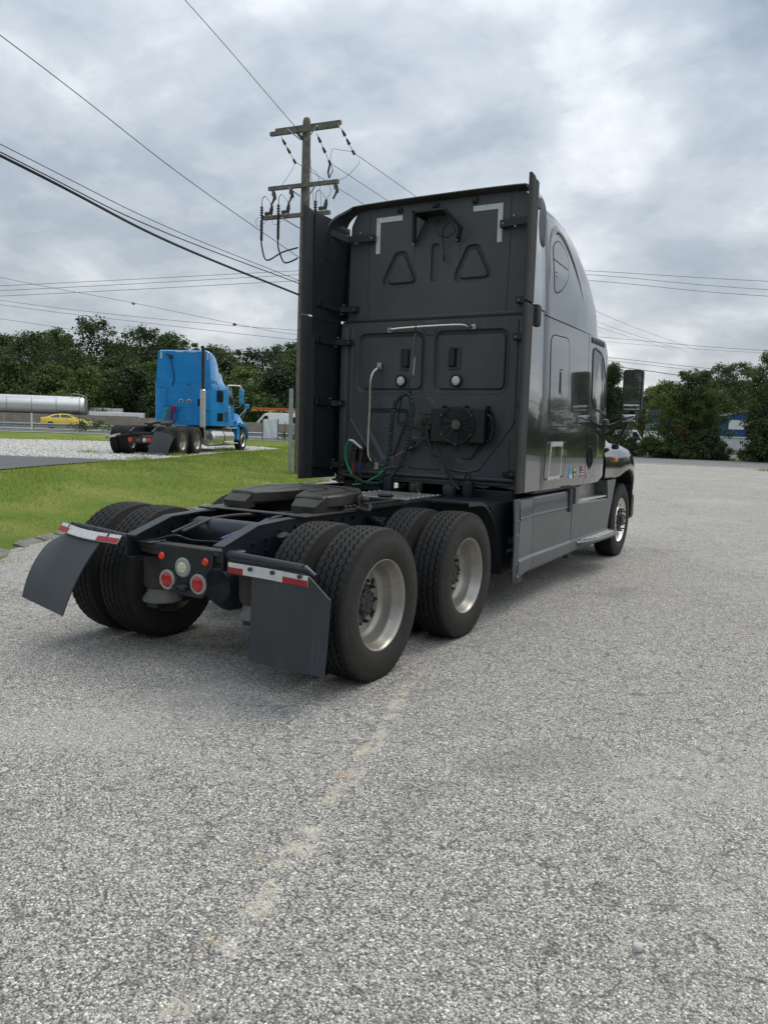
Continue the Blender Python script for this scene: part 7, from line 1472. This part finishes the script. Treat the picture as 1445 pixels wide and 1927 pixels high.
# ------------------------------------------------------------------ foliage
def leaf_mat(name, dark, lite, trans=0.25):
    m = bpy.data.materials.new(name); m.use_nodes = True; nt = m.node_tree; g = G(nt)
    for n in list(nt.nodes):
        if n.type == 'BSDF_PRINCIPLED': nt.nodes.remove(n)
    o = [n for n in nt.nodes if n.type == 'OUTPUT_MATERIAL'][0]
    oi = g.n('ShaderNodeObjectInfo'); v = g.n('ShaderNodeTexCoord').outputs['Object']
    a = g.noise(v, 0.55, 3, 0.5); b = g.noise(v, 4.0, 3, 0.6)
    f = g.m('ADD', g.m('MULTIPLY', a, 0.7), g.m('ADD', g.m('MULTIPLY', b, 0.45), g.m('MULTIPLY', g.m('SUBTRACT', oi.outputs['Random'], 0.5), 0.50)))
    c = g.ramp(f, [(0.38, dark), (0.62, tuple((x+y)/2 for x, y in zip(dark, lite))), (0.82, lite)])
    d = g.n('ShaderNodeBsdfDiffuse'); t = g.n('ShaderNodeBsdfTranslucent'); s = g.n('ShaderNodeBsdfGlossy'); s.inputs['Roughness'].default_value = 0.5
    g.l(c, d.inputs[0]); g.l(g.mix(0.35, c, (0.16, 0.22, 0.03)), t.inputs[0])
    m1 = g.n('ShaderNodeMixShader'); m1.inputs[0].default_value = trans; g.l(d.outputs[0], m1.inputs[1]); g.l(t.outputs[0], m1.inputs[2])
    m2 = g.n('ShaderNodeMixShader'); m2.inputs[0].default_value = 0.035; g.l(m1.outputs[0], m2.inputs[1]); g.l(s.outputs[0], m2.inputs[2]); g.l(m2.outputs[0], o.inputs[0]); return m
leaf_dk = leaf_mat('dark_oak_leaves', (0.022, 0.044, 0.015), (0.075, 0.118, 0.032)); leaf_md = leaf_mat('mid_green_leaves', (0.032, 0.062, 0.015), (0.105, 0.155, 0.036))
leaf_yl = leaf_mat('yellow_green_leaves', (0.060, 0.100, 0.014), (0.17, 0.22, 0.035)); leaf_br = leaf_mat('dead_brown_leaves', (0.06, 0.032, 0.014), (0.14, 0.08, 0.035))
bark = mat('bark', (0.06, 0.05, 0.042), 0.95, 0, 0.3, 4, bump=0.5, bscale=12)
def leaves(centres, radii, counts, size, seed, flat=0.75, out_from=None):
    """leaf faces scattered in clumps; returns mesh"""
    r = np.random.default_rng(seed); V = []; 
    for c, rad, k in zip(centres, radii, counts):
        d = r.normal(size=(k, 3)); d /= np.linalg.norm(d, axis=1)[:, None]; rr = rad*(r.random(k)**0.45)[:, None]; p = c + d*rr*np.array([1, 1, flat])
        nrm = d*0.7 + r.normal(size=(k, 3))*0.7 + np.array([0, 0, 0.45]); nrm /= np.linalg.norm(nrm, axis=1)[:, None]
        u = np.cross(nrm, r.normal(size=(k, 3))); u /= np.linalg.norm(u, axis=1)[:, None]; w = np.cross(nrm, u)
        s = size*(0.55+0.9*r.random(k))[:, None]
        V.append(np.stack([p-u*s*0.5, p+w*s*0.36+nrm*s*0.08, p+u*s*0.62, p-w*s*0.36+nrm*s*0.08], 1).reshape(-1, 3))
    V = np.concatenate(V); n = len(V)//4; me = bpy.data.meshes.new('crown'); me.vertices.add(len(V)); me.vertices.foreach_set('co', V.ravel())
    me.loops.add(n*4); me.loops.foreach_set('vertex_index', np.arange(n*4)); me.polygons.add(n); me.polygons.foreach_set('loop_start', np.arange(0, n*4, 4)); me.update(); me.validate(); return me
def crown_mesh(H, Rd, z0, seed, n_cl=90, per=95, size=0.26, shape='oak', inner=900):
    r = np.random.default_rng(seed); cs = []; rs = []; ks = []
    lob = r.random(6)*2*math.pi
    while len(cs) < n_cl:
        t = r.random(); a = r.random()*2*math.pi
        if shape == 'oak': prof = math.sin(math.pi*min(1, (0.10+0.9*t)))**0.55
        elif shape == 'cone': prof = (1-t)**0.75*0.95+0.08
        elif shape == 'bush': prof = math.cos(math.pi/2*t**1.4)
        else: prof = (0.55+0.45*math.sin(math.pi*t))*(1 if t < 0.85 else 0.6)
        prof *= 1+0.22*math.sin(3*a+lob[0]+4*t)+0.14*math.sin(5*a+lob[1]-7*t)
        k = 0.35+0.65*r.random()**0.4; cs.append(np.array([Rd*prof*k*math.cos(a), Rd*prof*k*math.sin(a), z0+(H-z0)*t])); rs.append(Rd*(0.20+0.16*r.random())); ks.append(int(per*(0.6+0.8*r.random())))
    top = np.array([c[2] for c in cs]).max()
    for i in range(6): cs.append(np.array([r.normal()*Rd*0.25, r.normal()*Rd*0.25, H-0.02*H*i])); rs.append(Rd*0.14); ks.append(int(per*0.6))
    if inner:
        for t in np.linspace(0.06, 0.85, 8): cs.append(np.array([0, 0, z0+(H-z0)*t])); rs.append(Rd*0.62*(1-t*0.45 if shape != 'cone' else (1-t))); ks.append(inner//8)
    return leaves(cs, rs, ks, size, seed+1)
def trunk_mesh(H, z0, r0, seed):
    q = random.Random(seed); mb = MB(); mb.tube([(0, 0, -0.4), (0.03*H*q.uniform(-1, 1)*0.3, 0, z0*0.5), (0.05*q.uniform(-1, 1), 0.05, z0+0.25*(H-z0)), (0.1*q.uniform(-1, 1), 0.1*q.uniform(-1, 1), z0+0.75*(H-z0))], [r0*1.25, r0, r0*0.7, r0*0.12], 9)
    for k in range(6):
        a = q.uniform(0, 6.28); zz_ = z0+(H-z0)*q.uniform(0.02, 0.45); L_ = (H-z0)*q.uniform(0.25, 0.4); mb.tube([(0, 0, zz_), (math.cos(a)*L_*0.5, math.sin(a)*L_*0.5, zz_+L_*0.35), (math.cos(a)*L_*0.9, math.sin(a)*L_*0.9, zz_+L_*0.85)], [r0*0.45, r0*0.28, r0*0.06], 6)
    return mb.mesh('trunk')
PROTO = {}
def proto(key, H, Rd, z0, seed, lm, **kw):
    cm = crown_mesh(H, Rd, z0, seed, **kw); cm.materials.append(lm); tm = trunk_mesh(H, z0, H*0.017+0.03, seed); tm.materials.append(bark); PROTO[key] = (cm, tm, H)
proto('oak1', 12, 4.2, 1.2, 11, leaf_dk); proto('oak2', 12, 3.6, 1.0, 23, leaf_dk, n_cl=100, per=90); proto('oak3', 12, 4.8, 1.0, 37, leaf_md, n_cl=90); proto('oak4', 12, 3.2, 1.5, 51, leaf_dk, n_cl=60, per=100, shape='oak')
proto('open', 12, 3.8, 3.5, 63, leaf_dk, n_cl=50, per=90, inner=150, size=0.25); proto('under', 6, 3.4, 0.1, 71, leaf_md, n_cl=85, shape='bush', size=0.21); proto('under2', 6, 3.6, 0.1, 77, leaf_dk, n_cl=85, shape='bush', size=0.21)
proto('lime', 7, 3.3, 0.2, 83, leaf_yl, n_cl=85, shape='bush', size=0.21)
proto('shrubA', 7, 2.3, 0.15, 91, leaf_dk, n_cl=130, per=150, shape='col', size=0.14, inner=1800); proto('shrubB', 6, 2.0, 0.1, 97, leaf_yl, n_cl=90, per=110, shape='col', size=0.14, inner=900)
proto('shrubC', 7, 2.1, 0.1, 103, leaf_md, n_cl=130, per=150, shape='cone', size=0.14, inner=1800); proto('hedge', 2.2, 1.6, 0.0, 107, leaf_dk, n_cl=60, per=110, shape='bush', size=0.12, inner=800); proto('hedge2', 2.2, 1.6, 0.0, 113, leaf_md, n_cl=60, per=110, shape='bush', size=0.12, inner=800)
def tree(key, x, y, h, label, group=None, wide=1.0, z=None, cat='tree', name='tree'):
    cm, tm, H = PROTO[key]; e = empty(name, label, cat, (x, y, hgt(x, y)-0.05 if z is None else z), random.uniform(0, 6.28), group); k = h/H; e.scale = (k*wide, k*wide, k)
    link('crown', cm, None, e); link('trunk', tm, None, e); return e
WL, WG = 'dark green tree in the wood along the far side of the highway', 'trees of the wood beyond the highway'
left = [('oak2', -99.0, 65.3, 12.0, 1.1), ('oak3', -86.2, 61.1, 11.4, 1.0), ('oak1', -93.8, 70.9, 13.0, 1.1), ('oak3', -79.7, 62.3, 9.2, 1.2), ('oak2', -82.9, 72.2, 10.9, 1.2), ('oak1', -77.2, 71.2, 13.2, 1.0), ('oak2', -78.9, 77.2, 13.0, 1.1), ('oak4', -78.3, 79.7, 12.4, 1.2), ('oak3', -66.6, 72.4, 10.6, 1.1), ('oak4', -72.1, 83.3, 11.5, 1.2), ('oak1', -65.2, 80.2, 11.2, 1.0), ('oak3', -60.3, 85.5, 12.5, 1.1), ('oak2', -58.0, 79, 10.6, 1.2), ('oak1', -93.5, 56.8, 10.3, 1.1), ('oak2', -101.5, 58.2, 12.1, 1.2), ('oak1', -104, 74, 13, 1.2), ('oak3', -90, 79, 12, 1.2), ('oak4', -110, 64, 12, 1.2), ('oak2', -52, 92, 12, 1.2), ('oak1', -44, 97, 12, 1.2)]
for k, x, y, h, w in left: tree(k, x, y, h, WL, WG, w)
tree('oak1', -83.8, 68.6, 14.2, 'tallest broad crowned oak left of the blue truck, rising above the wood', None, 0.95)
tree('open', -88.5, 66.5, 12.6, 'loose crowned tree with sky showing through, left of the tallest oak', None, 0.8)
tree('open', -66.8, 86.3, 12.2, 'loose crowned tree with sky gaps right of the blue truck', None, 0.8); tree('open', -60.3, 80.8, 11.8, 'open branched tree top beside the wooden pole', None, 0.9)
tree('lime', -95.2, 61.4, 10.2, 'bright yellow-green tree at the left edge above the tank trailer', None, 0.95)
UL, UG = 'low leafy tree at the foot of the wood behind the highway', 'understory trees at the edge of the wood'
for i, (k, x, y, h, w) in enumerate([('under', -84.5, 56.2, 8.0, 1.0), ('under2', -78.5, 57.7, 7.0, 1.1), ('under', -73.4, 58.8, 6.8, 1.1), ('under2', -69.4, 62.0, 7.2, 1.1), ('under', -65.5, 64.9, 7.4, 1.1), ('under2', -61.6, 66.3, 7.2, 1.1), ('under', -57.6, 68.3, 7.6, 1.1), ('under2', -54.3, 70.8, 7.8, 1.1), ('under2', -50.0, 73.5, 8.0, 1.2), ('under', -46, 77, 8.0, 1.2), ('under', -41, 82, 8, 1.2), ('under2', -75.5, 65, 8.5, 1.1), ('under', -70, 68, 8.8, 1.1), ('under2', -64, 71, 8.8, 1.1)]): tree(k, x, y, h, UL, UG, w)
# right side, across the road
tree('shrubC', -13.9, 64.5, 7.6, 'dark upright shrub tree just behind the cab mirror', None, 0.8); tree('shrubA', -16.0, 64.8, 7.0, 'dark shrub tree half hidden behind the grey cab door', None, 1.0)
tree('shrubB', -8.9, 63.5, 6.0, 'yellow-green bushy tree left of the large dark bush across the road', None, 0.95)
tree('shrubA', -6.9, 64.4, 7.0, 'large dark green bushy tree in the middle across the road', None, 1.05); tree('shrubC', -5.8, 62.9, 5.2, 'rounded green bush against the front of the large dark bush', None, 0.8)
tree('shrubA', -1.3, 64.0, 8.4, 'tall dark tree at the right picture edge across the road', None, 0.80); tree('shrubA', 1.4, 64.6, 8.8, 'broad dark tree cut by the right picture edge', None, 1.2)
HL, HG = 'low dark green hedge bush along the far edge of the road', 'hedge bushes along the road'
for i, (x, y, h) in enumerate([(-15.5, 62.2, 1.8), (-13.4, 62.0, 1.6), (-11.4, 62.1, 1.55), (-9.9, 61.9, 1.7), (-8.2, 62.0, 1.9), (-6.9, 62.1, 2.0), (-5.3, 62.2, 2.1), (-2.2, 62.3, 1.6), (-0.9, 62.4, 2.3), (0.8, 62.4, 2.5), (2.6, 62.5, 2.4), (-17.5, 62.3, 2.4)]): tree(['hedge', 'hedge2'][i % 2], x, y, h, HL, HG, 1.0, cat='bush', name='bush')
mb = crown_mesh(1.6, 0.45, 0.5, 131, n_cl=14, per=28, size=0.2, shape='col', inner=0); mb.name = 'dead_branch'; o = link('dead_branch', mb, leaf_br); o.location = (-7.3, 61.6, 0.8); tag(o, 'hanging brown dead branch in the bush across the road', 'branch')
# treeline going on to the right, out of the picture (mirrored in the paintwork)
RL, RG = 'dark tree in the roadside row beyond the right edge', 'roadside trees going on to the right'
for i in range(20): tree(['oak1', 'shrubA', 'oak2', 'shrubC', 'oak3'][i % 5], 4.2+i*4.4+random.uniform(-1, 1), 66+random.uniform(-1, 3)+0.15*i, random.uniform(5.0, 7.2), RL, RG, random.uniform(1.1, 1.4))
for i in range(14): tree(['oak1', 'oak2', 'oak3', 'oak4'][i % 4], 62+random.uniform(-3, 3), 58-i*7.5, random.uniform(9, 13), RL, RG, random.uniform(1.0, 1.3))
BL, BG = 'dark tree in the row behind the photographer', 'trees behind the photographer'
for i in range(24): tree(['oak1', 'oak2', 'oak3', 'oak4'][i % 4], -62+i*4.6, -48+random.uniform(-4, 4), random.uniform(9, 12), BL, BG, random.uniform(1.0, 1.3))
# wooded hill behind
xs = np.linspace(-130, 150, 57); ys_ = np.linspace(118, 300, 37)
hz = lambda x, y: 9.0*sst(y, 120, 195)*(0.75+0.25*math.sin(x*0.05+1.0)) - 0.3
mb = MB(); mb.add([(x, y, hz(x, y)) for y in ys_ for x in xs], [(j*57+i, j*57+i+1, (j+1)*57+i+1, (j+1)*57+i) for j in range(36) for i in range(56)]); tag(mb.build('hill', mat('woodland_floor', (0.035, 0.05, 0.02), 0.95, 0, 0.4, 0.2), None, True, 60), kind='structure')
FL, FG = 'far green tree on the wooded hill beyond the road', 'trees on the far hill'
r2 = random.Random(5)
for y in (126, 138, 150, 163, 176, 190):
    for x in np.arange(-62+0.1*y, 34, 7.0):
        xx = x+r2.uniform(-2.5, 2.5); yy = y+r2.uniform(-4, 4); tree(r2.choice(['oak1', 'oak2', 'oak3', 'oak3', 'oak4']), xx, yy, r2.uniform(7.0, 9.5), FL, FG, r2.uniform(1.0, 1.25), z=hz(xx, yy)-0.3)
for (x, y, h, l) in ((-16.3, 150, 13.0, 'tall tree crown rising above the hill left of the right edge tree'), (-13.0, 152, 12.8, 'tall loose tree crown rising above the hill near the right edge')): tree('open' if x > -15 else 'oak1', x, y, h, l, None, 1.0, z=hz(x, y)-0.3)

# ------------------------------------------------------------------ grass blades on the lawn
def inside(P, poly):
    x, y = P[:, 0], P[:, 1]; c = np.zeros(len(P), bool); n = len(poly)
    for i in range(n):
        x0, y0 = poly[i]; x1, y1 = poly[(i+1) % n]; k = ((y0 > y) != (y1 > y)) & (x < (x1-x0)*(y-y0)/((y1-y0) or 1e-9)+x0); c ^= k
    return c
def grass():
    r = np.random.default_rng(3); pts = []
    def region(n, x0, x1, y0, y1, dmin, dmax, keep):
        P = np.stack([r.uniform(x0, x1, n), r.uniform(y0, y1, n)], 1); D = (np.interp(P[:, 1], KY, KX)-P[:, 0])*0.92; d = np.hypot(P[:, 0]-3.7, P[:, 1]+4.3)
        return P[(D > dmin) & (D < dmax) & (r.random(n) < np.clip(keep/d**1.3, 0, 1))]
    P = region(900000, -24, -3.5, -3, 30, 0.16, 13, 10); P2 = region(120000, -34, -12, 12, 48, 0.5, 30, 16)
    P = np.concatenate([P, P2]); P = P[~inside(P, gravel_poly) & ~inside(P, drive_poly)]
    # creeping tufts over the lot edge
    E = r.integers(0, 26, 2600); ey = r.uniform(-2, 18, 26); T_ = np.stack([np.interp(ey[E], KY, KX)+0.22+r.normal(size=2600)*0.09+0.10*np.sin(ey[E]*7), ey[E]+r.normal(size=2600)*0.16], 1)
    # tufts at the far side of the lot and round the blue truck's wheels
    for cx, cy, n, s in ((0.6, 43.0, 500, 0.5), (-15.7, 15.2, 260, 0.22), (-17.4, 19.2, 420, 0.5), (-19.6, 22.4, 500, 0.4), (-18.7, 14.0, 120, 0.2), (-14.3, 12.3, 160, 0.25), (-20.5, 23.8, 300, 0.5), (-5.9, 5.0, 400, 0.18)): T_ = np.concatenate([T_, np.stack([r.normal(cx, s, n), r.normal(cy, s, n)], 1)])
    h0 = np.full(len(P), 0.044); h1 = np.full(len(T_), 0.075); P = np.concatenate([P, T_]); hh = np.concatenate([h0, h1]); n = len(P)
    z = np.array([hgt(a, b) for a, b in P]); d = np.hypot(P[:, 0]-3.7, P[:, 1]+4.3); patchy = 0.75+0.5*(np.sin(P[:, 0]*1.7+np.sin(P[:, 1]*1.1)*2)*0.5+0.5)
    h = hh*patchy*(0.5+r.random(n))*np.clip(d/14, 0.85, 1.8); w = np.clip(0.0011*d/3.5, 0.003, 0.014)*(0.7+0.6*r.random(n)); a = r.random(n)*6.283; lean = r.normal(size=(n, 2))*0.5
    V = np.zeros((n, 3, 3)); V[:, 0] = np.stack([P[:, 0]-np.cos(a)*w, P[:, 1]-np.sin(a)*w, z-0.01], 1); V[:, 1] = np.stack([P[:, 0]+np.cos(a)*w, P[:, 1]+np.sin(a)*w, z-0.01], 1); V[:, 2] = np.stack([P[:, 0]+lean[:, 0]*h, P[:, 1]+lean[:, 1]*h, z+h], 1)
    me = bpy.data.meshes.new('lawn_grass'); me.vertices.add(n*3); me.vertices.foreach_set('co', V.ravel()); me.loops.add(n*3); me.loops.foreach_set('vertex_index', np.arange(n*3)); me.polygons.add(n); me.polygons.foreach_set('loop_start', np.arange(0, n*3, 3)); me.update(); me.validate()
    m = leaf_mat('grass_blades', (0.10, 0.175, 0.018), (0.33, 0.40, 0.07), 0.35); o = link('lawn_grass', me, m); return tag(o, 'short bright green mown grass on the lawn left of the truck', 'grass', kind='stuff')
grass()
# tall weeds by the guard rail and the fence
for (q, p, h, lab) in ((62.0, -5.5, 0.8, 'tall green weeds in front of the yellow car bonnet'), (61.5, -4.0, 1.0, 'tall green weeds right of the yellow car by the guard rail'), (59.5, 4.5, 0.7, 'green weeds at the foot of the hanging sheet'), (60, 9.5, 0.6, 'green weeds between the hanging sheet and the wooden pole')):
    o0 = QP(q, p); r = np.random.default_rng(int(q*10)); me = leaves([np.array([r.normal()*0.55, r.normal()*0.3, h*(0.2+0.6*r.random())]) for _ in range(22)], [0.22]*22, [16]*22, 0.12, 9, 1.2); o = link('weeds', me, leaf_md); o.location = o0; tag(o, lab, 'weeds')
# loose crushed stones: gravel pad surface and stray chips on the lot
def chips(name, P, zf, size, m, label):
    r = np.random.default_rng(17); n = len(P); base = np.array([[1, 0, 0], [-0.5, 0.87, 0], [-0.5, -0.87, 0], [0.1, 0.05, 0.8], [0, 0, -0.5]]); F = np.array([[0, 1, 3], [1, 2, 3], [2, 0, 3], [1, 0, 4], [2, 1, 4], [0, 2, 4]])
    a = r.random(n)*6.283; s = size*(0.5+1.0*r.random(n)**2); V = base[None]*(0.7+0.6*r.random((n, 5, 1))); ca, sa = np.cos(a)[:, None], np.sin(a)[:, None]; X = V[:, :, 0]*ca-V[:, :, 1]*sa; Y_ = V[:, :, 0]*sa+V[:, :, 1]*ca
    V = np.stack([P[:, 0][:, None]+X*s[:, None], P[:, 1][:, None]+Y_*s[:, None]*0.8, zf[:, None]+V[:, :, 2]*s[:, None]*0.7], 2).reshape(-1, 3); Fs = (F[None]+5*np.arange(n)[:, None, None]).reshape(-1, 3)
    me = bpy.data.meshes.new(name); me.vertices.add(len(V)); me.vertices.foreach_set('co', V.ravel()); me.loops.add(Fs.size); me.loops.foreach_set('vertex_index', Fs.ravel()); me.polygons.add(len(Fs)); me.polygons.foreach_set('loop_start', np.arange(0, Fs.size, 3)); me.update(); me.validate()
    return tag(link(name, me, m), label, 'gravel', kind='stuff')
def chip_mat(name, stops):
    m, nt, b = new_mat(name); g = G(nt); wn = g.n('ShaderNodeTexWhiteNoise'); sn = g.n('ShaderNodeVectorMath', operation='SNAP'); g.l(g.pos(), sn.inputs[0]); sn.inputs[1].default_value = (0.03, 0.03, 1.0); g.l(sn.outputs[0], wn.inputs[0]); g.l(g.ramp(wn.outputs[0], stops), b.inputs['Base Color']); b.inputs['Roughness'].default_value = 0.9; return m
r = np.random.default_rng(29); P = np.stack([r.uniform(-34, -13, 60000), r.uniform(8, 29, 60000)], 1); P = P[inside(P, gravel_poly) & ~inside(P, drive_poly)]
chips('crushed_stone', P, np.array([hgt(a, b)+0.018 for a, b in P]), 0.055, chip_mat('crushed_stone', [(0, (0.30, 0.29, 0.27)), (0.5, (0.5, 0.49, 0.46)), (1, (0.75, 0.74, 0.71))]), 'white crushed stone covering the pad under the blue truck')
n = 42000; rad = 0.9+11*r.random(n)**1.5; ang = YAW+r.uniform(-0.62, 0.62, n); P = np.stack([3.7+np.sin(ang)*rad, -4.32+np.cos(ang)*rad], 1); P = P[(np.interp(P[:, 1], KY, KX)-P[:, 0]) < -0.2]
chips('loose_chippings', P, np.full(len(P), 0.0065), 0.0062, chip_mat('loose_chip', [(0, (0.16, 0.16, 0.16)), (0.55, (0.36, 0.355, 0.34)), (0.85, (0.56, 0.55, 0.53)), (1, (0.74, 0.73, 0.71))]), 'small grey and white stone chips loose on the asphalt')
